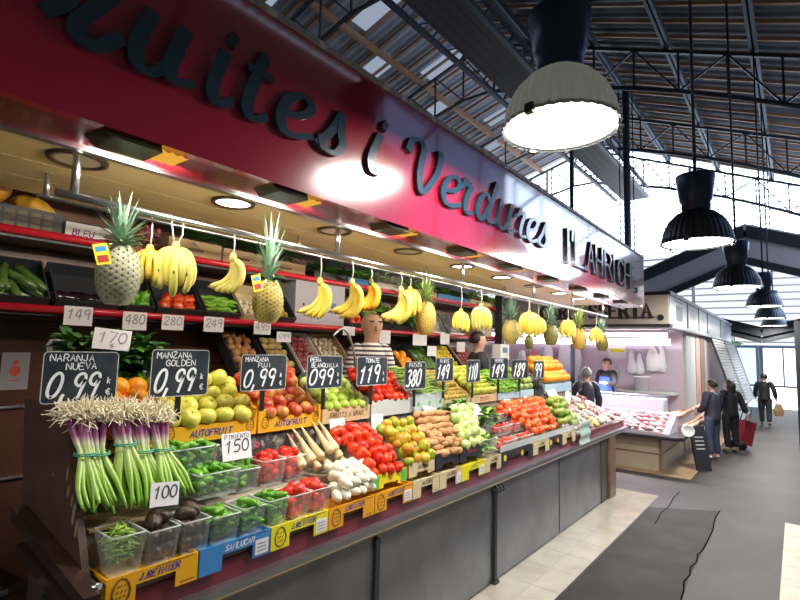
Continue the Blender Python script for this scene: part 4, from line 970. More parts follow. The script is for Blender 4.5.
pile('pear', 'green_pear', 'round green pear in the pale wooden crate', 'pear', 'green pears', (BX, 2.5, BZ + .03), TL, .49, .44, .086, 1, upright=tiltup(.8))
pile('pear', 'green_pear', 'round green pear in the pale wooden crate', 'pear', 'green pears', (BX - .16, 2.54, BZ + .03 + .15), TL, .42, .2, .086, 1, upright=tiltup(.8))
gc = bed_crate(3.01, 3.56, M['grey_card'], 'grey printed carton of red tomatoes in the back row', '', None, h=.13)
pile('tomato', 'tomato', 'ripe red tomato in the grey carton below the fifth board', 'tomato', 'tomatoes in the grey carton', (BX, 3.02, BZ + .06), TL, .53, .44, .082, 1)
pile('tomato', 'tomato', 'ripe red tomato in the grey carton below the fifth board', 'tomato', 'tomatoes in the grey carton', (BX - .12, 3.05, BZ + .06 + .13), TL, .47, .28, .082, 1)
bed_crate(3.58, 4.05, M['grey_plastic'], 'pale grey slotted plastic crate of flat green beans', '', M['print_green'], h=.15, slots=3, name='plastic_crate')
pile('longbean', 'flat_green_bean', 'long flat green bean in the pale grey plastic crate', 'green bean', 'flat beans in the grey crate', (BX - .02, 3.6, BZ + .12), TL, .44, .4, .022, 1, upright=lying(1.1, 0, .5), jit=.6, rowf=1.6, gap=3.2)
pile('longbean', 'flat_green_bean', 'long flat green bean in the pale grey plastic crate', 'green bean', 'flat beans in the grey crate', (BX - .05, 3.62, BZ + .16), TL, .42, .32, .024, 1, upright=lying(.9, 0, .8), jit=.6, rowf=1.7, gap=3.2)
bed_crate(4.07, 4.55, M['wood_card'], 'pale wooden crate of brown kiwis in neat rows', 'FRUITS', M['print_red'], h=.07)
pile('kiwi', 'kiwi', 'brown kiwi in the neat rows below the seventh board', 'kiwi', 'kiwis in rows', (BX, 4.08, BZ + .02), TL, .46, .46, .062, 1, upright=lying(PI / 2, 0, .1), jit=.04)
pile('kiwi', 'kiwi', 'brown kiwi in the neat rows below the seventh board', 'kiwi', 'kiwis in rows', (BX - .12, 4.1, BZ + .13), TL, .42, .3, .062, 1, upright=lying(PI / 2, 0, .1), jit=.04)
bed_crate(4.57, 5.13, M['wood_card'], 'pale wooden crate of yellow pears', 'SELECTA', M['print_red'], h=.08)
pile('pear_yellow', 'yellow_pear', 'yellow green pear in the wooden crate below the eighth board', 'pear', 'yellow pears', (BX, 4.58, BZ + .04), TL, .54, .44, .078, 1, upright=lying(.2, -.5, .5))
pile('pear_yellow', 'yellow_pear', 'yellow green pear in the wooden crate below the eighth board', 'pear', 'yellow pears', (BX - .12, 4.62, BZ + .15), TL, .46, .28, .078, 1, upright=lying(.2, -.5, .5))
bed_crate(5.16, 5.72, M['blue_plastic'], 'pale blue plastic crate of long green peppers', '', None, h=.08, name='plastic_crate')
pile('chili', 'long_green_pepper', 'long light green pepper below the ninth board', 'green pepper', 'long peppers in the back row', (BX, 5.18, BZ + .04), TL, .52, .42, .05, 2, upright=lying(.3, .2, .9), jit=.25)
bed_crate(5.74, 6.14, M['blue_plastic'], 'pale blue plastic crate of green apples', '', None, h=.08, name='plastic_crate')
pile('green_apple', 'green_apple', 'green apple in the blue crate below the tenth board', 'apple', 'green apples', (BX, 5.75, BZ + .04), TL, .38, .42, .084, 2)
bed_crate(6.15, 6.46, M['dark_card'], 'dark carton of avocados in the back row', '', None, h=.08)
pile('avocado', 'avocado', 'dark avocado in the back row carton, left of the far oranges', 'avocado', 'avocados in the back row', (BX, 6.16, BZ + .04), TL, .29, .4, .078, 1)
bed_crate(6.5, 7.5, M['blue_plastic'], 'pale blue crate of bright oranges at far end of back row', '', None, h=.12, name='plastic_crate')
pile('orange', 'orange', 'bright orange in the blue crate at the far end', 'orange', 'oranges at the far end', (BX, 6.52, BZ + .1), TL, .95, .44, .1, 1)
pile('orange', 'orange', 'bright orange in the blue crate at the far end', 'orange', 'oranges at the far end', (BX - .1, 6.58, BZ + .25), TL, .85, .34, .1, 1)

price_board(42, 352, 117, 402, ['NARANJA', 'NUEVA'], ('0,99', 1), 'black chalk board for oranges at 0,99, leftmost and largest', .2)
price_board(151, 350, 208, 396, ['MANZANA', 'GOLDEN'], ('0,99', 1), 'black chalk board reading GOLDEN 0,99 above pale yellow apples', .13)
price_board(241, 355, 286, 390, ['MANZANA', 'FUJI'], ('0,99', 1), 'black chalk board reading FUJI 0,99 above red apples', .13)
price_board(307, 356, 342, 388, ['PERA', 'BLANQUILLA'], ('099', 1), 'black chalk board for pears at 0,99, right of the red apples', .15)
price_board(357, 357, 387, 385, ['TOMATE'], ('119', 1), 'black chalk board reading TOMATE 1,19 in front of the striped vendor', .15)
price_board(405, 362, 426, 389, ['PATATA'], ('380', 0), 'black chalk board reading 3,80 above the flat beans', .15)
price_board(436, 358, 453, 381, ['KIWIS'], ('149', 0), 'black chalk board reading 1,49 above the kiwis', .16)
price_board(467, 360, 480, 382, [], ('110', 0), 'narrow slate board reading 1,10 above the yellow pears', .16)
price_board(490, 358, 508, 379, ['VERDE'], ('149', 0), 'black chalk board reading 1,49 above the long green peppers', .16)
price_board(512, 360, 528, 378, [], ('189', 0), 'black chalk board reading 1,89 above the green apples', .16)
price_board(534, 361, 544, 378, [], ('99', 0), 'rightmost small black board beside the far oranges', .16)
mb = MB(); p = atX(579, 390, -2.6); mb.box((-2.606, p.y - .012, p.z - .1), (-2.6, p.y + .012, p.z + .22)); o = obj('board_stake', mb, M['dark_iron']); tag(o, 'bare dark stake standing in the far oranges', 'stake')

# ------------------------------------------------------------------ front crates along the counter edge
pb = M['print_blue']
FC = [(.945, 1.352, M['yellow_card'], 'J.REINIER', pb, 'orange yellow printed crate at the left front corner', True, None),
      (1.352, 1.762, M['blue_card'], 'SANLUCAR', M['card'], 'blue printed crate with two white labels, second from the left', False, 1),
      (1.762, 2.182, M['lemon_card'], 'J.REINIER', pb, 'lemon yellow printed crate, third from the left', True, 1),
      (2.182, 2.6, M['orange_card'], 'J.REINIER', pb, 'orange printed crate below the white turnips', True, None),
      (2.6, 3.02, M['orange_card'], 'J.REINIER', pb, 'orange printed crate below the ripe tomato pile', True, 1),
      (3.02, 3.37, M['beige_card'], 'NATURAL', M['print_brown'], 'beige printed crate right of the orange ones', False, None),
      (3.37, 3.7, M['beige_card'], 'NATURAL', M['print_brown'], 'beige printed crate with a white label, below the black cartons', False, 1),
      (3.7, 4.1, M['lemon_card'], 'FRUTA', M['print_green'], 'yellow crate with a green patch, below the leafy tub', False, 1),
      (4.1, 4.42, M['beige_card'], 'NATURAL', M['print_brown'], 'beige crate right of the yellow one with the green patch', False, None),
      (4.42, 5.15, M['dark_card'], 'GRANADA', M['print_red'], 'black carton below the cherry tomato tubs', False, None),
      (5.15, 5.6, M['beige_card'], 'NATURAL', M['print_brown'], 'beige crate between two black cartons', False, None),
      (5.6, 6.0, M['dark_card'], 'GRANADA', M['print_red'], 'black carton below the mangoes', False, None),
      (6.0, 6.45, M['beige_card'], 'NATURAL', M['print_brown'], 'last beige crate before the hanging paper', False, None)]
for a in FC:
    t = front_crate(*a[:6], pine=a[6], tag_l=a[7])
    if a[2] is M['dark_card']:
        w_ = a[1] - a[0]
        for f_ in (.1, .62):
            mb = MB(); mb.prism([(w_ * f_ + .03 * math.cos(k * .524), -.05 + .03 * math.sin(k * .524)) for k in range(12)], (.0052, 0, 0), UY, UZ, .001); d_ = obj('yellow_disc', mb, M['lemon_card'], t); d_['label'] = 'yellow printed disc'
# yellow discs and green patches printed on them
def patch(y, z, r_, m, lab, X=-2.228):
    pass
# second tier fronts
def tier_crate(y0, y1, X, Z, H, colour, text, tcol, lab, green=False):
    t = front_crate(y0, y1, colour, text, tcol, lab, False, None, X, Z, H, True, 'cardboard_crate', H * .75)
    if green:
        w = y1 - y0
        for y in (.004, w - .075):
            mb = MB(); mb.box((.0055, y, -H + .005), (.0075, y + .06, -.004)); g = obj('green_corner', mb, M['print_green'], t); g['label'] = 'bright green printed corner'
    return t
tier_crate(2.62, 3.0, -2.275, 1.235, .095, M['lemon_card'], '', pb, 'yellow crate with green corners holding the ripe tomatoes', True)
tier_crate(3.02, 3.36, -2.275, 1.25, .1, M['beige_card'], 'NATURAL', M['print_brown'], 'beige carton holding the green and orange tomatoes')
tier_crate(3.37, 3.72, -2.275, 1.27, .12, M['dark_card'], '', M['print_red'], 'black carton in front of the sweet potatoes')
tier_crate(3.73, 4.12, -2.275, 1.27, .12, M['dark_card'], 'GRANADA', M['print_red'], 'black carton in front of the fennel bulbs')

# ------------------------------------------------------------------ punnets, front row
def pun(y0, y1, X, Z, dep, h, lab): return punnet(y0, y1, X, Z, dep, h, 'clear punnet ' + lab)
FZ = 1.112
pun(.965, 1.115, -2.255, FZ, .19, .165, 'of thin green beans at the left front corner')
fill('bean', 'green_bean', 'thin green bean in the punnet at the left front corner', 'green bean', 'thin beans in the corner punnet', .965, 1.115, -2.255, FZ, .19, .155, 100, True, .034, .012)
AV = [(1.122, 1.27, 'left of the two avocado punnets'), (1.277, 1.425, 'right of the two avocado punnets')]
for y0, y1, l in AV:
    pun(y0, y1, -2.255, FZ, .19, .15, 'of dark avocados, ' + l)
    for (a, b_, c) in ((.28, .28, .05), (.72, .28, .05), (.28, .74, .05), (.72, .74, .05), (.28, .3, .115), (.72, .28, .115), (.28, .74, .12), (.72, .72, .12), (.34, .4, .17), (.7, .62, .175)):
        put('avocado', FR['avocado'][0], T(-2.255 - .19 * (.12 + .76 * b_), y0 + (y1 - y0) * (.12 + .76 * a), FZ + c) @ E(0, 0, ru(-.6, .9)) @ E(0, PI / 2 + ru(-.25, .25), 0) @ Matrix.Scale(ru(.95, 1.05), 4), 'dark avocado in the ' + l.replace('of the two avocado punnets', 'avocado punnet of the front row'), 'avocado', 'avocados, ' + l)
def peppers(y0, y1, X, Z, dep, h, lab, n=30):
    pun(y0, y1, X, Z, dep, h, 'of small green peppers, ' + lab)
    fill('padron', 'green_pepper', 'small green pepper in the punnet ' + lab, 'green pepper', 'small peppers, ' + lab, y0, y1, X, Z, dep, h - .004, int(n * 1.22), True, .017, .02)
peppers(1.435, 1.59, -2.255, FZ, .18, .135, 'right of the avocados in the front row', 30)
peppers(1.6, 1.745, -2.255, FZ, .18, .14, 'second right of the avocados in the front row', 30)
peppers(1.755, 1.9, -2.255, FZ, .18, .145, 'left of the front row small tomatoes', 30)
def cherries(y0, y1, X, Z, dep, h, lab, kind='plum', n=46):
    pun(y0, y1, X, Z, dep, h, 'of small red tomatoes, ' + lab)
    fill(kind, 'small_tomato', 'small red tomato in the punnet ' + lab, 'tomato', 'small tomatoes, ' + lab, y0, y1, X, Z, dep, h, n, False, .025, .018)
cherries(1.91, 2.07, -2.255, FZ, .18, .14, 'in the front row beside the peppers')
cherries(2.075, 2.225, -2.255, FZ, .18, .14, 'in the front row beside the white turnips')
# second row
peppers(1.28, 1.42, -2.49, 1.262, .17, .12, 'behind the avocados', 26)
peppers(1.43, 1.69, -2.42, 1.295, .19, .125, 'wide middle tub', 46)
peppers(1.7, 1.88, -2.5, 1.262, .17, .12, 'left of the second row small tomatoes', 28)
peppers(1.3, 1.62, -2.53, 1.40, .14, .14, 'topmost, below the golden apples', 50)
cherries(1.89, 2.06, -2.49, 1.262, .17, .145, 'in the second row below the red apples')
cherries(2.065, 2.22, -2.49, 1.262, .17, .145, 'in the second row beside the parsnips')
mb = MB(); mb.box((-2.66, .95, 1.262), (-2.44, 1.27, 1.275)); o = obj('bundle_tray', mb, M['brown_card']); tag(o, 'flat cardboard sheet under the spring onion bunches', 'tray')

# parsnips, tips up
for (tp_, bt) in (((292, 426), (314, 462)), ((299, 424), (322, 459)), ((311, 420), (331, 453)), ((318, 419), (337, 451)), ((289, 434), (304, 468)), ((301, 439), (318, 470)), ((323, 431), (341, 458)), ((309, 441), (330, 468)), ((327, 440), (344, 464))):
    a, b_ = atX(*tp_, -2.665), atX(*bt, -2.47); d = (b_ - a); L_ = d.length; q = d.normalized().to_track_quat('Z', 'Y').to_matrix().to_4x4()
    put('parsnip', random.choice(FR['parsnip']), T((a + b_) / 2) @ q @ Matrix.Diagonal((1.0, 1.0, L_ / .25, 1)), 'cream parsnip in the heap beside the red tomatoes', 'parsnip', 'parsnips')
# white turnips
pile('turnip', 'white_turnip', 'white turnip in the heap above the orange printed crate', 'turnip', 'white turnips', (-2.262, 2.23, 1.125), 33, .42, .26, .075, 2, upright=lying(.4, .2, .8), sh=(0, 0, .1, .03))
pile('turnip', 'white_turnip', 'white turnip in the heap above the orange printed crate', 'turnip', 'white turnips', (-2.36, 2.32, 1.22), 38, .3, .17, .075, 1, upright=lying(.4, .2, .8))
# ripe tomatoes
CAL = ('calyx', cal_me, T(0, 0, .033))
pile('tomato', 'tomato', 'ripe red tomato in the big heap beside the parsnips', 'tomato', 'ripe tomatoes in the big heap', (-2.285, 2.5, 1.19), 41, .45, .44, .084, 1, jit=.2, sh=(.12, .03, -.05, -.06))
pile('tomato', 'tomato', 'ripe red tomato in the big heap beside the parsnips', 'tomato', 'ripe tomatoes in the big heap', (-2.33, 2.5, 1.26), 39, .42, .4, .084, 1, jit=.26, sh=(.12, .04, .0, 0))
pile('green_tomato', 'green_tomato', 'green and orange tomato in the heap right of the ripe ones', 'tomato', 'green tomatoes', (-2.285, 2.98, 1.2), 41, .44, .44, .094, 1, jit=.2, sh=(.02, -.03, -.06, .05))
pile('green_tomato', 'green_tomato', 'green and orange tomato in the heap right of the ripe ones', 'tomato', 'green tomatoes', (-2.33, 3.0, 1.28), 39, .4, .36, .094, 1, jit=.26, sh=(0, -.05, -.04, .05))
pile('sweet', 'sweet_potato', 'brown sweet potato in the heap behind the black carton', 'sweet potato', 'sweet potatoes', (-2.29, 3.4, 1.2), 42, .38, .44, .082, 1, jit=.3, upright=lying(1.4, 0, .9), sh=(0, 0, .05, .2))
pile('sweet', 'sweet_potato', 'brown sweet potato in the heap behind the black carton', 'sweet potato', 'sweet potatoes', (-2.34, 3.38, 1.28), 42, .36, .4, .084, 1, jit=.35, upright=lying(1.3, 0, 1.0), sh=(0, 0, .08, .25))
pile('fennel', 'fennel_bulb', 'white fennel bulb in the heap right of the sweet potatoes', 'fennel', 'fennel bulbs', (-2.29, 3.78, 1.2), 42, .4, .42, .1, 1, upright=lying(2.4, .4, .7), jit=.22, sh=(0, -.02, .2, .25))
pile('fennel', 'fennel_bulb', 'white fennel bulb in the heap right of the sweet potatoes', 'fennel', 'fennel bulbs', (-2.35, 3.8, 1.29), 42, .38, .36, .1, 1, upright=lying(2.4, .4, .7), jit=.22, sh=(0, 0, .2, .25))
pun(4.14, 4.42, -2.27, 1.14, .16, .14, 'of leafy greens at the counter edge, left of the cherry tomatoes'); leaves('leafy_greens', 'bunched green leaves in the tub left of the cherry tomatoes', 'leafy greens', (-2.35, 4.28, 1.24), (.12, .24, .12), 90, .11, .05, M['leaf_light'])
pun(4.5, 4.85, -2.46, 1.27, .2, .17, 'big one of leafy greens behind the fennel'); leaves('leafy_greens', 'bunched green leaves in the big tub behind the fennel', 'leafy greens', (-2.56, 4.66, 1.4), (.18, .3, .16), 140, .14, .06, M['leaf'], extra=M['leaf_light'])
pun(4.1, 4.42, -2.585, 1.45, .08, .13, 'of small leaves below the kiwis'); leaves('leafy_greens', 'small green leaves in the tub below the kiwis', 'leafy greens', (-2.62, 4.26, 1.55), (.08, .26, .1), 90, .09, .05, M['leaf'])
leaves('leafy_greens', 'dark green leaves poking out above the sweet potatoes', 'leafy greens', (-2.6, 3.95, 1.5), (.1, .3, .06), 70, .1, .04, M['leaf_dark'])
# cherry tomato tubs in three steps
k = 0
for (X, Z) in ((-2.26, 1.13), (-2.39, 1.24), (-2.52, 1.34)):
    for j in range(2):
        y0 = 4.5 + j * .37 + k * .02 + (.22 if X < -2.5 else .1 if X < -2.3 else 0); l = ('front left', 'front right', 'middle left', 'middle right', 'back left', 'back right')[k]
        pun(y0, y0 + .35, X, Z, .12, .09, 'of cherry tomatoes, %s of the six tubs' % l)
        fill('cherry', 'cherry_tomato', 'cherry tomato in the %s tub of six' % l, 'tomato', 'cherry tomatoes, %s tub' % l, y0, y0 + .35, X, Z, .12, .07, 34, False, .02, .02); k += 1
pile('tomato_orange', 'tomato', 'orange red tomato in the long heap right of the cherry tubs', 'tomato', 'orange tomatoes in the long heap', (-2.285, 5.3, 1.17), 40, .65, .48, .088, 1, jit=.24, sh=(0, 0, -.35, .35))
pile('tomato_orange', 'tomato', 'orange red tomato in the long heap right of the cherry tubs', 'tomato', 'orange tomatoes in the long heap', (-2.34, 5.28, 1.25), 40, .66, .44, .088, 1, jit=.28, sh=(0, 0, -.25, .3))
pile('mango', 'mango', 'green mango in the heap right of the orange tomatoes', 'mango', 'green mangoes', (-2.3, 6.0, 1.18), 40, .42, .46, .115, 1, jit=.22, upright=lying(1.2, .1, .9), sh=(0, .1, .3, .5))
pile('mango', 'mango', 'green mango in the heap right of the orange tomatoes', 'mango', 'green mangoes', (-2.36, 6.05, 1.27), 40, .4, .4, .115, 1, jit=.22, upright=lying(1.2, .1, .9), sh=(0, .1, .3, .45))
mb = MB(); mb.box((-2.262, 4.46, 1.13), (-2.258, 6.45, 1.19)); o = obj('clear_guard', mb, M['film']); tag(o, 'clear plastic guard strip along the tomato and mango heap', 'guard strip')
pun(6.52, 6.85, -2.29, 1.13, .3, .14, 'of pale green fruit at the end of the mango heap')
pile('green_apple', 'green_apple', 'pale green fruit in the tub beside the mangoes', 'apple', 'pale green fruit in a tub', (-2.31, 6.55, 1.14), 22, .28, .26, .084, 2)
# packets at the far end
pk = [mat('packet_pink', (.6, .3, .28), .25, noise=((.8, .7, .66), 22, .45, .6)), mat('packet_white', (.72, .7, .7), .25, noise=((.4, .3, .24), 26, .52, .62)), mat('packet_yellow', (.75, .52, .1), .25, noise=((.3, .12, .04), 24, .5, .6)), mat('packet_red', (.4, .07, .06), .25, noise=((.7, .5, .4), 30, .5, .6)), mat('packet_brown', (.2, .12, .08), .3, noise=((.6, .45, .34), 28, .5, .6))]
desc = ('pink', 'white', 'yellow', 'red', 'brown'); i = 0
for X in (-2.36, -2.52, -2.68, -2.84):
    for j in range(6):
        y = 6.95 + j * .27 + ru(-.03, .03) - (X + 2.36) * .3; q = (j * 2 + int(-X * 10)) % 5; mb = MB()
        z0 = 1.062 + (-X - 2.3) * .5
        mb.lathe([(.1 * math.sin(PI * v / 8) ** .6, -.035 * math.cos(PI * v / 8)) if 0 < v < 8 else (0, -.035 * math.cos(PI * v / 8)) for v in range(9)], 16, 0, lumpy(100 + i, .12))
        mb.v = [(p[0], p[1] * .9, p[2] + .035) for p in mb.v]; mb.box((.02, -.03, .062), (.06, .03, .066), 1)
        o = obj('produce_packet', mb, [pk[q], M['card']]); o.location = (X, y, z0); o.rotation_euler = (ru(-.3, .3), ru(.2, .7), ru(-.5, .5))
        tag(o, '%s filled packet in the tied bags at the right counter end, row %s' % (desc[q], ('front', 'second', 'third', 'back')[int((-X - 2.3) / .16)]), 'packet', 'tied packets, %s, %s row' % (desc[q], ('front', 'second', 'third', 'back')[int((-X - 2.3) / .16)])); i += 1
mb = MB(); mb.box((-2.24, 6.95, 1.06), (-2.236, 7.2, 1.1))
mb = MB(); n = 10; p0 = atX(584, 428, -2.215)
mb.add([V((-2.2 + .012 * math.sin(k * 1.3), p0.y - .2 + .4 * a, p0.z + .1 - .29 * k / n)) for k in range(n + 1) for a in (0, 1)], [(2 * k, 2 * k + 1, 2 * k + 3, 2 * k + 2) for k in range(n)], 0, True)
o = obj('hanging_paper', mb, M['paper_green']); tag(o, 'pale green paper sheet hanging over the counter edge', 'paper')

# ------------------------------------------------------------------ cards on the display
card(237, 446, .19, .15, -2.545, ['PIMIENTO', '150'], 'white card reading PIMIENTO 150 stuck among the pepper tubs', lean=.2)
card(165, 494, .135, .105, -2.33, ['100'], 'white card reading 1,00 below the spring onions', lean=.2, roll=-.1)
card(338, 428, .15, .13, -2.6, ['', '110'], 'white card reading 1,10 between parsnips and the pear crate', lean=.2, ink=M['ink_soft'])
card(377.5, 424, .14, .15, -2.6, ['', '', '', ''], 'blank white card above the ripe tomato heap', lean=.1)
card(432, 413, .17, .13, -2.58, ['130'], 'white card leaning back above the sweet potatoes', lean=.7, roll=-.25, ink=M['ink_soft'])
card(475, 409, .2, .14, -2.56, ['150'], 'white card lying back above the leafy tub', lean=.8, roll=-.2, ink=M['ink_soft'])
card(512, 403, .24, .12, -2.6, ['120'], 'white card lying back above the orange tomatoes', lean=.9, roll=-.15, ink=M['ink_soft'])
card(531, 400, .22, .12, -2.6, ['120'], 'white card lying back left of the mangoes', lean=.9, roll=-.15, ink=M['ink_soft'])
card(552, 393, .3, .18, -2.62, ['160'], 'white card standing behind the mangoes', lean=.6, roll=-.1, ink=M['ink_soft'])
card(568, 396, .3, .12, -2.62, [''], 'long white card slanting beside the mangoes', lean=.5, roll=.5)
# cards on the red shelf edges
RT = [(78.5, 316, 29, 19, '149', 'first from the left'), (135, 321, 24, 18, '480', 'second from the left'), (173, 322.5, 22, 15, '280', 'below the red peppers'), (214, 324.5, 20, 15, '249', 'below the light green peppers'),
      (262.5, 328, 17, 13, '495', 'below the second pineapple'), (349, 331, 12, 9, '', 'left of the vendor'), (385, 337, 11, 13, '', 'right of the vendor'), (420, 340, 14, 11, '', 'below the third big pineapple'), (445, 339, 9, 11, '', 'below the rightmost banana pair'), (432, 351, 9, 10, '', 'low one right of the vendor'), (461, 347, 8, 10, '', 'near the second vendor')]
for x, y, w, h, s_, l in RT:
    c = atX(x, y, -3.565); yl, yr = atX(x - w / 2, y, -3.565).y, atX(x + w / 2, y, -3.565).y
    hh = atX(x, y - h / 2, -3.565).z - atX(x, y + h / 2, -3.565).z
    card(x, y, yr - yl, hh, -3.565, [s_] if s_ else [], 'white price tag on the red shelf edge, ' + l, 'shelf_tag', grp='price tags on the red shelf edge', ink=M['ink_soft'])
card(284, 337, .15, .085, -3.36, ['099'], 'white tag propped over the potato crate', 'shelf_tag', grp='price tags on the red shelf edge', ink=M['ink_soft'])
card(112.5, 339.5, .19, .11, -2.88, ['170'], 'white tag stuck in the crate of dark greens', 'shelf_tag', roll=-.08, ink=M['ink_soft'])

# ------------------------------------------------------------------ spring onions, roots up
def onion_bunch(top, mid, bot, n, lab):
    a, m_, b_ = atX(*top, -2.57), atX(*mid, -2.535), atX(*bot, -2.45)
    t = thing('spring_onion_bunch', lab, 'spring onions', a, 0, 'spring onion bunches')
    A, Mi, B = V((0, 0, 0)), m_ - a, b_ - a
    H = -B.z
    sm = zramp('onion_stalk', [(0, (.2, .42, .04)), (.35, (.3, .52, .08)), (.6, (.5, .62, .22)), (.68, (.66, .66, .5)), (.76, (.4, .14, .3)), (.92, (.24, .03, .15)), (1, (.5, .3, .35))], B.z, 0, .35)
    for k in range(n):
        f_ = (k + .5) / n - .5; dx = ru(-.03, .03); wd = .105
        p = [A + V((dx, f_ * wd, -.01)), A.lerp(Mi, .5) + V((dx * .8, f_ * wd * .8, 0)), Mi + V((dx * .5 + .012, f_ * wd * .55, 0)), Mi.lerp(B, .5) + V((dx + .03, f_ * wd * 1.3 + ru(-.01, .01), 0)), B + V((dx + .045, f_ * wd * 1.5 + ru(-.02, .02), ru(-.0, .05)))]
        pts = cat_rom([tuple(q) for q in p], 3); mb = MB(); nn = len(pts)
        mb.tube(pts, [.012 if i < nn * .35 else .0105 if i < nn * .5 else .0135 - .0105 * max(0, (i / nn - .62)) / .38 for i in range(nn)], 6); obj('stalk', mb, sm, t)
    mb = MB()
    for k in range(430):
        th, ph = ru(0, 6.3), ru(-.6, 1.4); d = V((math.cos(th) * math.cos(ph), math.sin(th) * math.cos(ph), math.sin(ph))); s_ = A + V((ru(-.035, .04), ru(-.065, .065), ru(-.035, .02)))
        e = s_ + d * ru(.035, .075); q = s_.lerp(e, .5) + V((ru(-.012, .012), ru(-.012, .012), ru(-.012, .012))); mb.tube([s_, q, e + V((ru(-.015, .015), ru(-.015, .015), ru(-.02, .01)))], [.0034, .003, .0014], 3, cap=False)
    mb.lathe(sph(1, 8), 12, 0, lumpy(5, .15), T(.0, 0, -.012) @ Matrix.Diagonal((.035, .06, .032, 1)))
    rt = obj('roots', mb, M['root_beige'], t); rt['label'] = 'tangled beige roots'; rt['kind'] = 'stuff'
    for k in (0, 1):
        mb = MB(); mb.tube([Mi + V((.012 + .045 * math.cos(q * .524), .048 * math.sin(q * .524), .005 + k * .008)) for q in range(13)], .0035, 5, cap=False); obj('rubber_band', mb, M['rubber'], t)
onion_bunch((77, 411), (85, 455), (94, 511), 15, 'leftmost bunch of spring onions hanging roots up')
onion_bunch((94, 413), (97, 455), (107, 511), 13, 'second bunch of spring onions from the left')
onion_bunch((117, 410), (124, 445), (131, 507), 15, 'middle bunch of spring onions, slightly forward')
onion_bunch((138, 412), (142, 452), (152, 503), 14, 'fourth bunch of spring onions from the left')
onion_bunch((156, 413), (161, 450), (175, 497), 14, 'rightmost bunch of spring onions')
# ------------------------------------------------------------------ hanging bananas and pineapples
RZ = 2.698; RX = -2.42
def banana_me(ph, L, R_, mode, fan, off):
    """one banana in the vertical plane at azimuth ph, hanging from the crown at the origin"""
    if mode == 'hand': prof = [(0, -.01), (.03, -.022), (.072, -.062), (.09, -.12), (.09, -.175), (.078, -.222), (.07, -.24)]
    else: prof = [(0, -.008), (.012, -.028), (.034, -.075), (.03, -.125), (.004, -.175), (-.045, -.215), (-.062, -.226)]
    s = L / .24; c_, s_ = math.cos(fan), math.sin(fan); pts = []
    for r_, z in prof:
        r2, z2 = r_ * c_ - z * s_, r_ * s_ + z * c_
        pts.append((r2 * s * math.cos(ph) - off * math.sin(ph) * min(1, -z * 12), r2 * s * math.sin(ph) + off * math.cos(ph) * min(1, -z * 12), z2 * s))
    pts = cat_rom(pts, 4); n = len(pts); rad = []
    for i in range(n):
        f_ = i / (n - 1); rad.append(R_ * (.4 if f_ < .1 else min(1, .4 + (f_ - .1) * 4.5) if f_ < .3 else 1 if f_ < .75 else max(.2, 1 - ((f_ - .75) / .25) ** 1.6 * .8)))
    mb = MB(); mb.tube(pts, rad, 6, 0); mb.tube([pts[-1], pts[-1] + (pts[-1] - pts[-2]).normalized() * .01], R_ * .24, 6, 1); return mb
def banana_bunch(px, ytop, ybot, n, m, lab, mode='hand', X=RX, hookn=1, spots=False, fat=1., spread=1.25, turn=0.):
    c = atX(px, ytop, X); zb = atX(px, ybot, X).z; L = (c.z - zb) * .98
    t = thing('banana_bunch', lab, 'bananas', (X, c.y, c.z), 0, 'hanging banana bunches')
    face = math.atan2(-c.y, -X) + turn; prof_ = math.atan2(-X, c.y) + turn
    for k in range(n):
        f_ = (k + .5) / n - .5
        if mode == 'hand': args = (face + f_ * 2 * spread, L * ru(.88, 1.03) * (1 if k % 2 else .93), .0172 * L / .24 * fat, 'hand', ru(-.06, .06) + .12 * (abs(f_) * 2) ** 2, 0)
        else: args = (prof_ - f_ * .5, L * ru(.95, 1.03), .0185 * L / .24 * fat, 'cres', f_ * .75, -f_ * .05)
        mb = banana_me(*args); o = obj('banana', mb, [m, M['banana_tip']], t)
        if spots and k % 2 == 1:
            q = V(mb.v[6 * 13]); d_ = V((math.cos(face), math.sin(face), 0)); best = max((V(v) for v in mb.v[6 * 11:6 * 16]), key=lambda v: v.dot(d_))
            mb2 = MB(); mb2.lathe([(0, -.003), (.005, 0), (0, .003)], 8, 0, None, T(best) @ Matrix.Diagonal((.6, 1, 3.5, 1))); obj('dark_spot', mb2, M['spot'], o)
    mb = MB(); mb.lathe([(0, -.03), (.016, -.026), (.022, -.005), (.016, .015), (.012, .022), (0, .022)], 10, 0); obj('crown', mb, M['banana_tip'] if m is M['banana_ripe'] else m, t)
    up = RZ - c.z
    for h in range(hookn):
        dy = (h - (hookn - 1) / 2) * .05
        mb = MB(); mb.tube([(0, dy * .3, .01), (.01, dy, up * .5), (0, dy * 1.2, up + .01), (-.012, dy * 1.2, up + .036), (-.03, dy * 1.2, up + .03)], .0035, 6); obj('hanging_cord', mb, M['cord'], t)
    return t
banana_bunch(150, 249, 288, 5, M['banana'], 'plantain bunch half hidden behind the leftmost pineapple', X=-2.47, fat=1.15)
banana_bunch(176, 246, 297, 7, M['banana_green'], 'big pale green banana bunch, leftmost full one', hookn=2, spots=True, fat=1.15, spread=1.5)
banana_bunch(233, 257, 296, 5, M['banana_green'], 'small banana hand curving left, before the second pineapple', 'cres', spots=True, fat=1.25)
banana_bunch(320, 281, 320, 4, M['banana'], 'slim yellow banana hand in front of the grey box', 'cres', fat=1.1)
banana_bunch(352, 282, 320, 5, M['banana'], 'yellow banana hand left of the orange ripe hand', 'cres', fat=1.1)
banana_bunch(371, 282, 312, 5, M['banana_ripe'], 'deep orange ripe banana hand above the vendor', 'cres', X=-2.46, fat=1.5)
banana_bunch(401, 289, 325, 7, M['banana_green'], 'pale yellow banana hand right of the vendor', 'cres', fat=1.3)
banana_bunch(410, 289, 320, 5, M['banana'], 'yellow banana hand tucked behind the pale one', X=-2.47, fat=1.1)
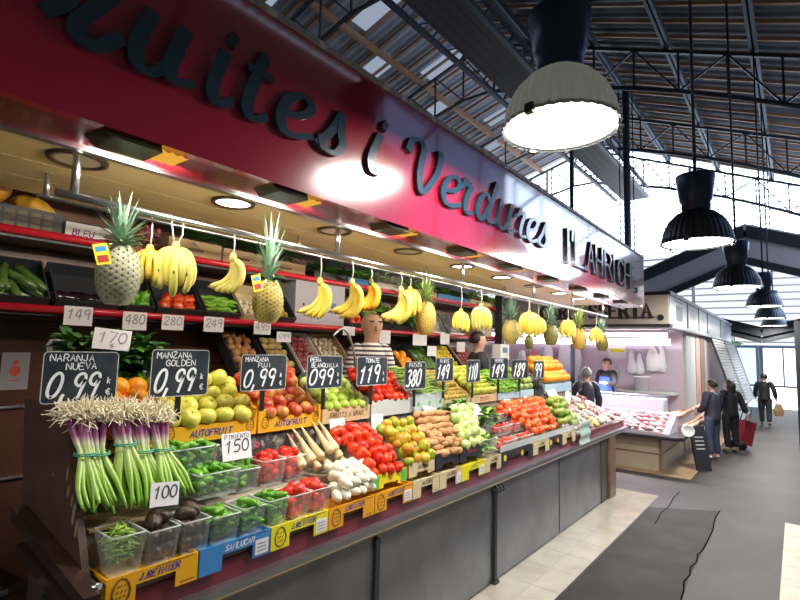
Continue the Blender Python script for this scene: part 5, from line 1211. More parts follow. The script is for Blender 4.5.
banana_bunch(461, 311, 333, 6, M['banana'], 'bright yellow banana hand of the low central pair', fat=1.1)
banana_bunch(481, 306, 332, 8, M['banana_green'], 'pale banana hand of the low central pair', fat=1.1, spread=1.5)
banana_bunch(529, 312, 338, 7, M['banana'], 'wide yellow banana bunch right of the fourth pineapple', fat=1.2, spread=1.5)
banana_bunch(538, 317, 336, 5, M['banana_green'], 'pale banana hand behind the wide yellow bunch', X=-2.5, turn=.4)
banana_bunch(568, 320, 339, 7, M['banana'], 'banana bunch right of the dark pineapple', fat=1.2, spread=1.5)
banana_bunch(596, 328, 344, 6, M['banana'], 'farthest banana bunch at the end of the rail', fat=1.3, spread=1.5)

def pineapple_proto(mbody, mleaf, name='pineapple'):
    R_, H = .085, .25; nk = 48; nr = 44
    mb = MB()
    def prof(f_): return R_ * (math.sin(PI * min(1, max(0, .06 + f_ * .88)))) ** .42
    rows = 10; cols = 13; vs = []; 
    for i in range(nr + 1):
        f_ = i / nr; r_ = prof(f_); z = H * f_ - H
        for k in range(nk):
            a = k / nk; u1 = a * cols + f_ * rows * .5 * 2; u2 = a * cols - f_ * rows
            d = min(1, abs(math.sin(PI * u1 * .5 * 1)) * abs(math.sin(PI * u2 * .5)) * 1.6)
            b_ = min(abs(((a * cols + f_ * rows) % 1) - .5), abs(((a * cols - f_ * rows) % 1) - .5)) * 2
            bump = (1 - (1 - min(1, 1.0 - max(abs(((a * cols + f_ * rows) % 1) - .5), abs(((a * cols - f_ * rows) % 1) - .5)) * 2) ** 1) ** 2)
            rr = r_ * (1 + .1 * bump); vs.append(V((rr * math.cos(a * 2 * PI), rr * math.sin(a * 2 * PI), z)))
    fs = []; mi = []
    for i in range(nr):
        for k in range(nk): fs.append((i * nk + k, i * nk + (k + 1) % nk, (i + 1) * nk + (k + 1) % nk, (i + 1) * nk + k))
    mb.add(vs, fs, 0, True); mb.add([vs[k] for k in range(nk)], [tuple(reversed(range(nk)))], 0); mb.add([vs[nr * nk + k] for k in range(nk)], [tuple(range(nk))], 0)
    eyes = MB()
    for j in range(2, 2 * rows - 1):
        f_ = j / (2 * rows)
        for k in range(cols):
            a = (k + (.5 if j % 2 else 0)) / cols * 2 * PI; r_ = prof(f_) * 1.09; z = H * f_ - H
            if abs(((a / (2 * PI) * cols + f_ * rows) % 1) - .5) > .1 and False: continue
            o = V((r_ * math.cos(a), r_ * math.sin(a), z)); s_ = V((-math.sin(a), math.cos(a), 0)); u_ = V((0, 0, 1)); nn = V((math.cos(a), math.sin(a), 0))
            eyes.add([o + s_ * .0045 + nn * .001, o + u_ * .006 + nn * .003, o - s_ * .0045 + nn * .001, o - u_ * .004 + nn * .001], [(0, 1, 2, 3)])
    lf = MB(); rg = random.Random(3)
    for tier in range(7):
        for k in range(8):
            a = k / 8 * 2 * PI + tier * .4; el = .15 + tier * .2; L = .09 + .02 * tier; L *= rg.uniform(.85, 1.1); w = .034 - tier * .002
            d0 = V((math.cos(a), math.sin(a), 0)); s_ = V((-math.sin(a), math.cos(a), 0)); v2 = []
            for q in range(6):
                f_ = q / 5; e = el + .55 * f_ * (1 if tier > 3 else -.25); e = min(e, 1.5)
                p = d0 * (.018 * (1 - tier * .1) + math.cos(el) * L * f_ + .012 * f_ * f_) + V((0, 0, tier * .012 + math.sin(el) * L * f_ - (.035 if tier < 4 else .0) * f_ * f_ * f_))
                ww = w * (1 - f_ ** 1.5) + .0006
                v2 += [p - s_ * ww / 2 + V((0, 0, ww * .2)), p, p + s_ * ww / 2 + V((0, 0, ww * .2))]
            fs = []
            for q in range(5): fs += [(3 * q, 3 * q + 1, 3 * q + 4, 3 * q + 3), (3 * q + 1, 3 * q + 2, 3 * q + 5, 3 * q + 4)]
            lf.add(v2, fs, 0, True)
    return mb.mesh('body', mbody), eyes.mesh('eyes', M['pine_eye']), lf.mesh('crown_leaves', mleaf)
PP = {k: pineapple_proto(M[a], M[b_]) for k, a, b_ in (('pale', 'pine_pale', 'pine_leaf'), ('olive', 'pine_olive', 'pine_leaf'), ('yellow', 'pine_yellow', 'pine_leaf2'), ('dark', 'pine_dark', 'pine_leaf'))}
def pineapple(px, ycrown, yneck, ybot, kind, lab, wpx, X=RX, rib=None, ang=0.):
    n = atX(px, yneck, X); zb = atX(px, ybot, X).z; zc = atX(px, ycrown, X).z
    kz = (n.z - zb) / .25; dpt = (RM.transposed() @ (n - CAM)).z; ky = wpx * dpt / F / .185; kc = max(.35, (zc - n.z) / .19)
    t = thing('pineapple', lab, 'pineapple', (X, n.y, n.z), ang, 'hanging pineapples')
    b_, e, l = PP[kind]
    bo = obj('body', b_, None, t, Matrix.Diagonal((ky, ky, kz, 1))); obj('eyes', e, None, bo); obj('crown_leaves', l, None, t, T(0, 0, -.006) @ Matrix.Diagonal((ky * .95, ky * .95, kc, 1)))
    up = RZ - n.z
    mb = MB(); mb.tube([(0.02, .0, .0), (-.01, .01, up * .6), (0, 0, up + .012), (-.02, 0, up + .03)], .003, 5); obj('hanging_cord', mb, M['cord'], t)
    if rib:
        a = atX(*rib[:2], X + .09); a = a - V((X, n.y, n.z)); mb = MB(); mb.box((-.001, -.03, -.045), (.001, .03, .045), 0, T(a) @ E(.3, 0, -ang)); mb.box((.0011, -.022, -.035), (.0016, .022, -.005), 1, T(a) @ E(.3, 0, -ang)); mb.box((.0011, -.022, .012), (.0016, .022, .034), 2, T(a) @ E(.3, 0, -ang))
        g = obj('fruit_tag', mb, [M['lemon_card'], M['print_red'], M['blue_card']], t); g['label'] = 'coloured paper tag'
    return t
pineapple(121, 211, 246, 305, 'pale', 'pale grey green pineapple with blue green crown, leftmost', 42, rib=(102, 254))
pineapple(269, 236, 281, 323, 'olive', 'olive pineapple with spiky crown and a paper tag', 31, rib=(257, 283))
pineapple(426, 282, 302, 335, 'yellow', 'yellow pineapple right of the pale banana hand', 21)
pineapple(511, 303, 320, 344, 'olive', 'pineapple in the middle of the far hanging group', 18)
pineapple(551, 308, 325, 345, 'dark', 'dark green pineapple with tall leaves', 15)
pineapple(529, 330, 336, 349, 'dark', 'small dark pineapple hanging lowest behind the wide bunch', 9, X=-2.52)
pineapple(579, 312, 329, 349, 'yellow', 'yellow pineapple between the two far banana bunches', 15)
pineapple(602, 322, 334, 351, 'dark', 'last dark pineapple at the end of the rail', 12, X=-2.45)

# ------------------------------------------------------------------ back shelves: middle shelf
SZ = 2.275; SX = -3.62
def shelf_fill(kind, name, y0, y1, lab, grp, cat, d, layers=1, tilt=48, dep=.36, crate=M['black_plastic'], clab=None, upright=None, X=SX, Z=SZ, jit=.12, sc=1., keep=1., h=.1, rows=None, gap=1., rowf=.87, v0=0.):
    tilt_crate(y0, y1, X, Z, tilt, dep, h, crate, clab)
    tt = math.radians(tilt); n = V((math.sin(tt), 0, math.cos(tt)))
    O = V((X, y0 + .02, Z)) + n * .012 + V((-math.cos(tt), 0, math.sin(tt))) * (.012 + v0)
    return pile(kind, name, lab, cat, grp, O, tilt, y1 - y0 - .04, (rows or (dep - .02)), d, layers, upright=upright, jit=jit, keep=keep, gap=gap, rowf=rowf)
mb = MB()
shelf_fill('zucchini', 'zucchini', .5, 1.06, 'dark green zucchini in the leftmost shelf crate', 'zucchini', 'zucchini', .06, 2, upright=lambda i, j: E(0, 0, 0) @ E(ru(-.9, .9), -.75, 0), clab='black crate of zucchini at the left end of the middle shelf', dep=.34, rows=.15, rowf=1.2, gap=1.25, v0=.1)
mb = MB(); tt = math.radians(48)
mb.box((-.3, .03, .0085), (-.02, .5, .0105)); o = obj('paper_lining', mb, M['white_card'], None, frame((SX, .505, SZ), (math.cos(tt), 0, -math.sin(tt)), (0, 1, 0), (math.sin(tt), 0, math.cos(tt)))); tag(o, 'white paper lining under the zucchini', 'paper')
shelf_fill('eggplant', 'eggplant', 1.08, 1.46, 'glossy dark eggplant at the bottom of its shelf crate', 'eggplants', 'eggplant', .09, 1, rows=.13, upright=lying(1.2, 0, .3), clab='black crate of eggplants behind the leftmost pineapple', dep=.34, gap=1.2)
shelf_fill('bellg', 'green_bell_pepper', 1.48, 1.7, 'green bell pepper left of the red ones on the shelf', 'green bell peppers', 'pepper', .085, 1, clab='black crate of green bell peppers', rows=.2, upright=tiltup(.6))
shelf_fill('bell', 'red_pepper', 1.71, 2.07, 'red bell pepper in the shelf crate above the second tag', 'red peppers', 'pepper', .088, 1, clab='black crate of red bell peppers', rows=.2, upright=tiltup(.6))
shelf_fill('chili', 'long_green_pepper', 2.08, 2.4, 'light green pepper in the shelf crate beside the red peppers', 'shelf green peppers', 'pepper', .05, 2, clab='black crate of light green peppers', upright=lying(1.4, 0, .6), rows=.22)
shelf_fill('garlic', 'garlic_bulb', 2.42, 2.7, 'pale garlic bulb on the shelf behind the second pineapple', 'garlic bulbs', 'garlic', .06, 1, clab='pale carton of garlic on the middle shelf', crate=M['beige_card'], rows=.26)
shelf_fill('kiwi', 'kiwi', 2.72, 2.98, 'brown kiwi on the shelf left of the grey box', 'shelf kiwis', 'kiwi', .06, 1, clab='dark crate of kiwis beside the grey box', rows=.2)
t = thing('grey_box', 'large grey lilac box with a blue label on the middle shelf', 'box', (-3.6, 2.99, 2.285))
mb = MB(); mb.box((-.3, 0, 0), (0, .64, .42)); g = obj('box_body', mb, mat('lilac', (.4, .38, .43), .5), t)
mb = MB(); mb.box((0, .34, .14), (.002, .52, .24)); mb.box((.002, .37, .17), (.003, .49, .185), 1); o = obj('blue_label', mb, [mat('lab_blue', (.07, .14, .3), .4), M['card']], t); o['label'] = 'blue label with a pale line'
mb = MB(); mb.lathe([(0, 0), (.014, 0)], 12, 0, None, T(.001, .1, .2) @ E(0, PI / 2, 0)); obj('hand_hole', mb, M['black'], t)
shelf_fill('bell', 'red_pepper', 3.66, 3.95, 'red pepper just behind the vendor on the shelf', 'red peppers behind the vendor', 'pepper', .09, 1, clab='black crate of red peppers behind the vendor', rows=.25)
for (y0, y1, m_, ex, lab, cl) in ((3.97, 4.35, M['leaf_light'], M['leek_white'], 'pale lettuce leaves on the shelf right of the vendor', 'lettuce'), (4.37, 4.7, M['leaf'], M['leek_white'], 'green and white leafy heads beside the pale lettuce', 'leafy heads'), (4.72, 5.1, M['leaf_light'], M['leaf'], 'yellow green salad behind the yellow pineapple', 'salad')):
    tilt_crate(y0, y1, SX, SZ, 40, .34, .1, M['black_plastic'], 'black crate holding ' + lab.split(' on ')[0].split(' behind ')[0].split(' beside ')[0]); leaves('shelf_greens', lab, 'leafy greens', (SX - .1, (y0 + y1) / 2, SZ + .17), (.16, y1 - y0 - .06, .22), 120, .13, .07, m_, extra=ex)
for (y0, y1, lab) in ((5.12, 5.6, 'dark film wrapped vegetables on the shelf, left one'), (5.62, 6.1, 'dark film wrapped vegetables on the shelf, right one')):
    t = thing('wrapped_tray', lab, 'wrapped tray', (SX, y0, SZ)); mb = MB()
    mb.add([V((x, y, z)) for y in (0, y1 - y0 - .02) for x, z in ((0, 0), (0, .06), (-.16, .3), (-.34, .3), (-.34, 0))], [(0, 1, 6, 5), (1, 2, 7, 6), (2, 3, 8, 7), (3, 4, 9, 8), (4, 0, 5, 9), (4, 3, 2, 1, 0), (5, 6, 7, 8, 9)]); obj('tray_body', mb, mat('film_dark', (.1, .12, .11), .12, noise=((.35, .37, .36), 6, .5, .6)), t)
    mb = MB(); mb.box((.0, .05, .01), (.004, y1 - y0 - .08, .05)); obj('label_strip', mb, M['card'], t)
t = thing('carton', 'pale upright carton at the right end of the middle shelf', 'box', (-3.6, 6.3, SZ)); mb = MB(); mb.box((-.3, 0, 0), (0, .5, .36)); g = obj('carton_body', mb, M['brown_card'], t)
mb = MB()
for k in range(3): mb.box((0, .06 + k * .14, .05), (.002, .14 + k * .14, .3))
obj('printed_panel', mb, M['grey_card'], g)
mb = MB(); mb.box((-3.62, 6.92, .5), (-3.5, 7.0, 2.95)); o = obj('shelf_upright', mb, M['dark_iron']); tag(o, 'dark upright at the right end of the fruit shelves', 'upright')

# top shelf
TZ = 2.73
t = tilt_crate(.55, 1.1, -3.6, TZ, 0, .36, .15, M['black_plastic'], 'black ventilated crate of pumpkins at the left end of the top shelf')
mb = MB()
for k in range(7):
    for q in range(3): mb.box((.0005, .05 + k * .065, .03 + q * .036), (.0015, .098 + k * .065, .054 + q * .036))
obj('vent_slots', mb, mat('slot', (.2, .16, .1), .6), t)
put('pumpkin', FR['pumpkin'][0], T(-3.75, .74, TZ + .24) @ E(.5, .2, 0), 'orange pumpkin at far left of the top shelf', 'pumpkin', 'pumpkins', ('stem', stem_me, T(0, 0, .08) @ Matrix.Scale(2.2, 4)))
put('pumpkin', FR['pumpkin'][0], T(-3.72, .97, TZ + .17) @ E(-.2, .3, 1) @ Matrix.Diagonal((1, 1, .85, 1)), 'smaller yellow orange pumpkin in the black crate, right one', 'pumpkin', 'pumpkins', ('stem', stem_me, T(0, 0, .08) @ Matrix.Scale(2.2, 4)))
def carton(y0, y1, X, Z, h, dep, m, lab, txt=None, tm=None, open_=False):
    t = thing('carton', lab, 'box', (X, y0, Z)); w = y1 - y0 - .01
    mb = MB(); mb.box((-dep, 0, 0), (0, w, h)); g = obj('carton_body', mb, m, t)
    if txt: mb = MB(); write(mb, txt, (.0005, 0, 0), UY, UZ, .04, h * .3, h * .34, .9, .2, 0, .1); mb.prism([(w * .76 + .05 * math.cos(k * .5), h * .45 + .03 * math.sin(k * .5)) for k in range(13)], (.0006, 0, 0), UY, UZ, .001, 1); obj('printed_mark', mb, [tm, M['print_red']], g)
    else: mb = MB(); mb.box((0, w * .35, h * .45), (.001, w * .65, h * .58)); obj('hand_slot', mb, M['print_brown'], g)
    return t
carton(1.115, 1.49, -3.6, TZ, .115, .34, M['white_card'], 'white carton with purple lettering on the top shelf', 'BLEU', M['print_purple'])
leaves('netted_shallots', 'pink netted shallots on the top shelf beside the white carton', 'shallots', (-3.7, 1.64, TZ + .12), (.2, .2, .12), 120, .05, .03, mat('pink_net', (.65, .2, .22), .5))
carton(1.78, 2.22, -3.6, TZ, .15, .36, M['brown_card'], 'plain brown carton on the top shelf, left one of three')
carton(2.23, 2.62, -3.6, TZ, .14, .36, M['brown_card'], 'plain brown carton on the top shelf, middle one of three')
carton(2.63, 3.1, -3.6, TZ, .12, .36, M['brown_card'], 'plain brown carton on the top shelf, right one of three')
leaves('leek_tops', 'dark leafy tops lying over the three brown cartons', 'leafy greens', (-3.72, 2.4, TZ + .21), (.22, 1.1, .1), 220, .16, .03, M['leaf_dark'], az=1.2, up=.1)
for (y0, y1, cm, m_, ex, lab) in ((3.2, 3.65, M['black_plastic'], M['leaf_dark'], M['leaf'], 'dark greens in the top shelf crate left of the blue crate'), (3.66, 4.1, M['blue_card'], M['leaf'], M['leaf_light'], 'leaf greens in the blue crate on the top shelf'), (4.12, 4.6, M['white_card'], M['leek_white'], M['leaf_light'], 'pale leeks in the white crate on the top shelf'), (4.62, 5.3, M['beige_card'], M['leaf_light'], M['leaf'], 'light greens over the yellow pineapple on the top shelf'), (5.32, 6.1, M['blue_card'], M['leaf_dark'], M['leaf'], 'dark greens at the right part of the top shelf'), (6.12, 6.8, M['beige_card'], M['leaf'], M['leaf_light'], 'greens at the right end of the top shelf')):
    tilt_crate(y0, y1, -3.6, TZ, 0, .34, .09, cm, 'crate holding ' + lab, name='shelf_crate'); leaves('shelf_greens', lab, 'leafy greens', (-3.74, (y0 + y1) / 2, TZ + .12), (.24, y1 - y0 - .05, .14), 150, .15, .05, m_, az=1.3, up=.3, extra=ex)
# lowest shelf, crates tipped steeply
LX, LZ, LT = -3.52, 1.80, 47
shelf_fill('onion', 'brown_onion', 2.33, 2.66, 'brown onion in the tipped crate right of the plank wall', 'brown onions', 'onion', .078, 1, LT, .5, clab='black tipped crate of brown onions', X=LX, Z=LZ)
shelf_fill('potato', 'potato', 2.68, 2.98, 'yellow potato in the tipped crate beside the onions', 'yellow potatoes', 'potato', .08, 1, LT, .5, clab='dark tipped crate of yellow potatoes', X=LX, Z=LZ, upright=lying(PI / 2, 0, .3))
shelf_fill('red_onion', 'red_onion', 3.0, 3.3, 'red onion in the tipped crate right of the potatoes', 'red onions', 'onion', .074, 1, LT, .48, clab='pale rimmed tipped crate of red onions', crate=M['white_card'], X=LX, Z=LZ)
shelf_fill('garlic', 'garlic_bulb', 3.32, 3.68, 'garlic bulb in the tipped crate left of the vendor', 'garlic left of the vendor', 'garlic', .066, 1, LT, .48, clab='tipped crate of garlic left of the vendor', X=LX, Z=LZ, crate=M['brown_card'])
shelf_fill('ginger', 'ginger_root', 3.98, 4.42, 'knobbly ginger root in the tipped crate right of the vendor', 'ginger roots', 'ginger', .05, 2, LT, .36, clab='black tipped crate of ginger roots', X=LX, Z=LZ, upright=lying(1, 0, 1))
shelf_fill('orange', 'orange', 4.44, 4.74, 'orange in the small tipped crate right of the ginger', 'oranges behind the vendor', 'orange', .1, 1, LT, .36, clab='black tipped crate of oranges behind the counter', X=LX, Z=LZ)
shelf_fill('cucumber', 'cucumber', 4.76, 5.22, 'dark cucumber in the tipped crate below the banana pair', 'cucumbers', 'cucumber', .06, 1, LT, .42, clab='black tipped crate of cucumbers', X=LX, Z=LZ, upright=lambda i, j: E(ru(-.3, .3), -.8, 0), rowf=2.2)
shelf_fill('lemon', 'lemon', 5.24, 5.75, 'lemon in the tipped crate left of the second vendor', 'lemons', 'lemon', .075, 1, LT, .46, clab='black tipped crate of lemons', X=LX, Z=LZ)
shelf_fill('red_onion', 'red_onion', 5.77, 6.3, 'red onion in the tipped crate behind the second vendor', 'red onions behind the second vendor', 'onion', .074, 1, LT, .46, clab='white tipped crate of red onions behind the second vendor', crate=M['white_card'], X=LX, Z=LZ)
# crate of chard standing behind the oranges
tilt_crate(.93, 1.5, -3.02, 1.83, 62, .27, .06, M['white_card'], 'white crate of dark chard behind the leftmost price board', name='vegetable_crate')
leaves('chard', 'dark chard leaves in the white crate behind the leftmost board', 'leafy greens', (-3.03, 1.21, 1.98), (.1, .44, .24), 600, .14, .045, M['leaf_dark'], up=.5, extra=M['leaf'])
mb = MB(); mb.box((-3.3, 1.0, .56), (-3.0, 1.45, 1.82)); o = obj('support_stand', mb, M['cheek']); tag(o, 'dark stand under the white chard crate', 'stand')
# chrome curves of the scales
for (pts, lab) in (([(333, 336), (341, 329), (347, 332), (352, 345), (355, 360), (356, 378)], 'thin bent chrome scale arm left of the vendor'), ([(506, 331), (511, 328), (517, 331), (523, 339), (528, 348), (531, 360)], 'bent chrome arm left of the dark hanging pineapple')):
    mb = MB(); mb.tube(cat_rom([tuple(atX(x, y, -3.02)) for x, y in pts], 5), .01, 8); o = obj('scale_arm', mb, M['chrome']); tag(o, lab, 'scale arm')
t = thing('shop_scale', 'white scale with a blue display near the second vendor', 'scale', atX(505, 352, -3.0)); t.rotation_euler = (0, 0, 0)
mb = MB(); mb.box((-.12, -.12, -.1), (0, .12, .1)); obj('scale_head', mb, M['white_card'], t)
mb = MB(); mb.box((0, -.07, -.01), (.003, .07, .06)); obj('display', mb, mat('disp', (.15, .3, .55), .2), t)
mb = MB(); mb.box((-.08, -.03, -.75), (-.03, .03, -.1)); obj('scale_post', mb, M['chrome'], t)
# ------------------------------------------------------------------ meat stall beyond the fruit stall
M['beige_tile'] = mat('beige_tile', (.62, .55, .42), .35, noise=((.54, .47, .35), 5, .4, .7))
M['stripe_brown'] = mat('stripe_brown', (.28, .19, .13), .4)
M['dark_steel'] = mat('dark_steel', (.1, .1, .12), .25, .7)
M['white_enamel'] = mat('white_enamel', (.62, .58, .64), .3)
M['fascia'] = mat('fascia', (.74, .64, .55), .5); M['serif'] = mat('serif', (.05, .04, .05), .5)
M['fascia_side'] = mat('fascia_side', (.34, .38, .41), .3)
M['pink_wall'] = mat('pink_wall', (.74, .6, .62), .4)
M['tube_white'] = emis('tube_white', (1., .93, .98), 9.)
M['bag_white'] = mat('bag_white', (.9, .9, .92), .35)
fm('meat', (.6, .16, .17), (.72, .38, .36), rough=.3, noise=((.78, .58, .52), 14, .5, .65))
fm('meat2', (.62, .2, .1), (.74, .4, .28), rough=.3, noise=((.78, .6, .45), 14, .5, .65))
t = thing('meat_counter', 'beige tiled meat counter with a dark steel ledge', 'counter', (0, 0, 0))
mb = MB(); mb.box((-6.5, 10.27, .0), (-2.0, 11.3, .6)); mb.box((-2.5, 11.3, .0), (-2.0, 14.6, .6)); obj('tiled_body', mb, M['beige_tile'], t)
mb = MB(); mb.box((-6.5, 10.264, .29), (-2.03, 10.27, .32)); mb.box((-2.0, 10.3, .29), (-1.994, 14.6, .32)); mb.box((-2.04, 10.255, 0), (-1.99, 10.3, .6)); obj('brown_stripe', mb, M['stripe_brown'], t)
lp = ((-6.5, 10.02), (-1.75, 10.02), (-1.62, 10.15), (-1.62, 14.6), (-2.5, 14.6), (-2.5, 11.4), (-6.5, 11.4))
mb = MB(); mb.add([V((x, y, .6)) for x, y in lp] + [V((x, y, .66)) for x, y in lp], [(6, 5, 4, 3, 2, 1, 0), (7, 8, 9, 10, 11, 12, 13)] + [(i, (i + 1) % 7, (i + 1) % 7 + 7, i + 7) for i in range(7)]); obj('steel_ledge', mb, M['dark_steel'], t)
mb = MB(); mb.add([V(p) for p in ((-6.5, 10.15, .661), (-1.85, 10.15, .661), (-1.85, 11.0, .661), (-6.5, 11.0, .661), (-6.5, 10.15, .70), (-1.85, 10.15, .70), (-1.85, 11.0, 1.0), (-6.5, 11.0, 1.0))], [(3, 2, 1, 0), (4, 5, 6, 7), (0, 1, 5, 4), (1, 2, 6, 5), (2, 3, 7, 6), (3, 0, 4, 7)]); obj('sloping_bed', mb, M['white_enamel'], t)
mb = MB(); mb.box((-6.5, 11.05, .661), (-2.1, 11.5, 1.22)); mb.box((-2.35, 11.6, .661), (-1.95, 14.5, .86)); obj('white_case', mb, M['white_enamel'], t)
mb = MB(); mb.add([V((-6.5, 10.3, 1.0)), V((-2.0, 10.3, 1.0)), V((-2.0, 11.0, 1.3)), V((-6.5, 11.0, 1.3))], [(0, 1, 2, 3)]); mb.add([V((-2.0, 10.3, .72)), V((-2.0, 11.0, 1.0)), V((-2.0, 11.0, 1.3)), V((-2.0, 10.3, 1.0))], [(0, 1, 2, 3)]); obj('glass_cover', mb, M['glass'], t)
mb = MB(); mb.tube([(-6.5, 11.0, 1.3), (-2.0, 11.0, 1.3)], .015, 6); mb.tube([(-6.5, 10.3, 1.0), (-2.0, 10.3, 1.0)], .008, 6); obj('glass_rail', mb, M['chrome'], t)
FR['meat'] = [ball(egg(.06, .17, .8), 10, lumpy(s, .16), 'meat', 'meat_piece') for s in (41, 42, 43)]
FR['meat2'] = [ball(egg(.042, .11, .8), 10, lumpy(s, .16), 'meat2', 'poultry_piece') for s in (44, 45)]
for j in range(5):
    for i in range(26):
        if rnd() < .12: continue
        x = -1.98 - i * .135 - ru(0, .05); y = 10.22 + j * .15
        put('meat_piece', random.choice(FR['meat']), T(x, y, .735 + (y - 10.15) * .353 + ru(0, .02)) @ E(.3, 0, ru(0, 3)) @ E(0, PI / 2, 0) @ Matrix.Diagonal((.6, 1, 1, 1)), 'pink cut of meat on the front bed of the meat counter', 'meat', 'meat on the front bed')
for i in range(26):
    for j in range(4):
        put('poultry_piece', random.choice(FR['meat2']), T(-1.7 - j * .11 + ru(-.02, .02), 11.5 + i * .115, (.7, .705, .9, .905)[j]) @ E(0, 0, ru(0, 3)) @ E(0, PI / 2, 0), 'orange pink poultry piece on the side bed beside the two shoppers', 'meat', 'poultry on the side bed')
t = thing('meat_stall_sign', 'beige sign fascia of the meat stall with dark serif capitals', 'sign', (0, 0, 0))
mb = MB(); mb.box((-7.5, 10.5, 2.69), (-1.86, 10.56, 3.25)); fp = obj('front_fascia', mb, M['fascia'], t)
mb = MB(); mb.box((-7.5, 10.46, 3.25), (-1.84, 10.6, 3.31)); mb.box((-7.5, 10.47, 2.64), (-1.84, 10.6, 2.69)); obj('dark_trim', mb, M['dark_iron'], t)
aR = atY(651, 310, 10.5).x; aL = atY(608, 310, 10.5).x; hL = atY(640, 303.5, 10.5).z - atY(640, 317.5, 10.5).z; zb = atY(640, 317.5, 10.5).z
cell = (aR - aL) / 3.9
txt = 'CARNISSERIA'; x = aR - cell * len(txt) + .05
for chx in txt:
    mb = MB(); w_ = cell * .72
    for st in GL[chx]:
        mb.stroke([(x + p[0] / 4 * w_, zb + p[1] / 6 * hL) for p in st], lambda d: .03 + .05 * abs(d.y), (0, 10.5, 0), (1, 0, 0), (0, 0, 1), 0, .01)
        for p in (st[0], st[-1]):
            if p[1] in (0, 6): mb.stroke([(x + p[0] / 4 * w_ - .06, zb + p[1] / 6 * hL), (x + p[0] / 4 * w_ + .06, zb + p[1] / 6 * hL)], .03, (0, 10.5, 0), (1, 0, 0), (0, 0, 1), 0, .009)
    obj('letter', mb, M['serif'], fp); x += cell
c = atY(660.5, 317.5, 10.5); mb = MB(); mb.prism([(c.x + .06 * math.cos(k * .5), c.z + .06 * math.sin(k * .5)) for k in range(13)], (0, 10.5, 0), (1, 0, 0), (0, 0, 1), .008); obj('round_mark', mb, M['dark_iron'], fp)
ys = [10.5, 12.5, 14.1, 15.6, 18.5, 23]
for i in range(5):
    mb = MB(); mb.box((-1.9, ys[i] + .06, 2.69), (-1.85, ys[i + 1] - .04, 3.25)); s_ = obj('side_panel', mb, M['fascia_side'], t)
    mb = MB(); mb.box((-1.92, ys[i + 1] - .04, 2.66), (-1.84, ys[i + 1] + .06, 3.28)); obj('divider', mb, M['dark_iron'], t)
    w_ = ys[i + 1] - ys[i]; mb = MB()
    if i == 0:
        mb.prism([(ys[i] + .7, 2.8), (ys[i] + 1.35, 2.8), (ys[i] + 1.35, 3.1), (ys[i] + .7, 3.1)], (-1.85, 0, 0), UY, UZ, .004); mb.stroke([(ys[i] + .6, 3.18), (ys[i] + 1.4, 3.18)], .03, (-1.85, 0, 0), UY, UZ, 0)
    else:
        for q in range(5): mb.stroke([(ys[i] + w_ * .25 + q * w_ * .1, 2.92), (ys[i] + w_ * .25 + q * w_ * .1 + w_ * .05, 3.06)], .05, (-1.85, 0, 0), UY, UZ, 0)
    obj('printed_mark', mb, mat('side_print%d' % i, (.12, .15, .2), .5), s_)
mb = MB(); mb.box((-1.94, 10.5, 3.25), (-1.82, 23, 3.32)); mb.box((-1.98, 10.5, 2.62), (-1.8, 23, 2.69)); obj('side_trim', mb, M['fascia_side'], t)
mb = MB(); mb.box((-9, 12.6, 0), (-1.98, 12.7, 2.68)); struct('wall_meat_stall', mb, mat('lilac_wall', (.6, .5, .58), .4), 'white back wall of the meat stall hung with bags', 'wall')
mb = MB(); mb.box((-7.5, 10.6, 2.6), (-1.95, 23, 2.66)); struct('ceiling_meat_stall', mb, M['white_wall'], 'white ceiling of the meat stall', 'ceiling')
mb = MB(); mb.box((-2.05, 14.6, 0), (-1.95, 24, 2.62)); struct('wall_side', mb, M['pink_wall'], 'pinkish side wall of the stall beyond the meat counter', 'wall')
for y0, y1, m_, nm_, lab in ((12.75, 14.0, M['grey_card'], 'wall_recess', 'grey recess panel beside the meat stall wall'), (14.1, 14.7, mat('salmon', (.6, .32, .28), .4), 'wall_post', 'salmon pink post beside the shutters'), (14.9, 15.6, M['stripe_brown'], 'wall_post', 'brown post beside the shutters')):
    mb = MB(); mb.box((-2.0, y0, .9), (-1.93, y1, 2.6)); o = obj(nm_, mb, m_); tag(o, lab, 'wall panel', kind='structure')
t = thing('canopy_tube', 'bright fluorescent tube under the meat stall sign', 'tube light', (0, 0, 0))
mb = MB(); mb.tube([(-6.5, 10.95, 2.5), (-1.98, 10.95, 2.5)], .04, 8); obj('tube', mb, M['tube_white'], t)
mb = MB(); mb.box((-6.5, 10.9, 2.54), (-1.98, 11.0, 2.6)); obj('tube_holder', mb, M['white_enamel'], t)
mb = MB(); mb.box((-6.5, 11.05, 2.3), (-1.95, 11.12, 2.42)); o = obj('light_valance', mb, M['fascia_side']); tag(o, 'grey horizontal panel below the fluorescent tube', 'panel')
for i, (px, py, r_, h, m_, lab) in enumerate(((631, 362, .12, .55, 0, 'white plastic bag left on the meat stall wall'), (639, 364, .1, .5, 0, 'white plastic bag second from left on the meat stall wall'), (652, 358, .17, .62, 0, 'biggest white plastic bag bundle on the meat stall wall'), (661, 359, .12, .6, 0, 'rightmost white plastic bag on the meat stall wall'), (616, 371, .07, .3, 1, 'green bag hanging left of the white ones'))):
    c = atY(px, py, 12.5); mb = MB(); mb.lathe([(0, -h / 2), (r_ * .7, -h / 2 + .02), (r_, -h * .3), (r_ * .8, 0), (r_ * .5, h * .3), (r_ * .25, h / 2), (0, h / 2)], 14, 0, lumpy(60 + i, .16))
    o = obj('plastic_bag', mb, M['paper_green'] if m_ else M['bag_white']); o.location = (c.x, 12.6 - r_ * .46, c.z); o.scale = (1, .45, 1); tag(o, lab, 'bag', 'bags on the meat stall wall')
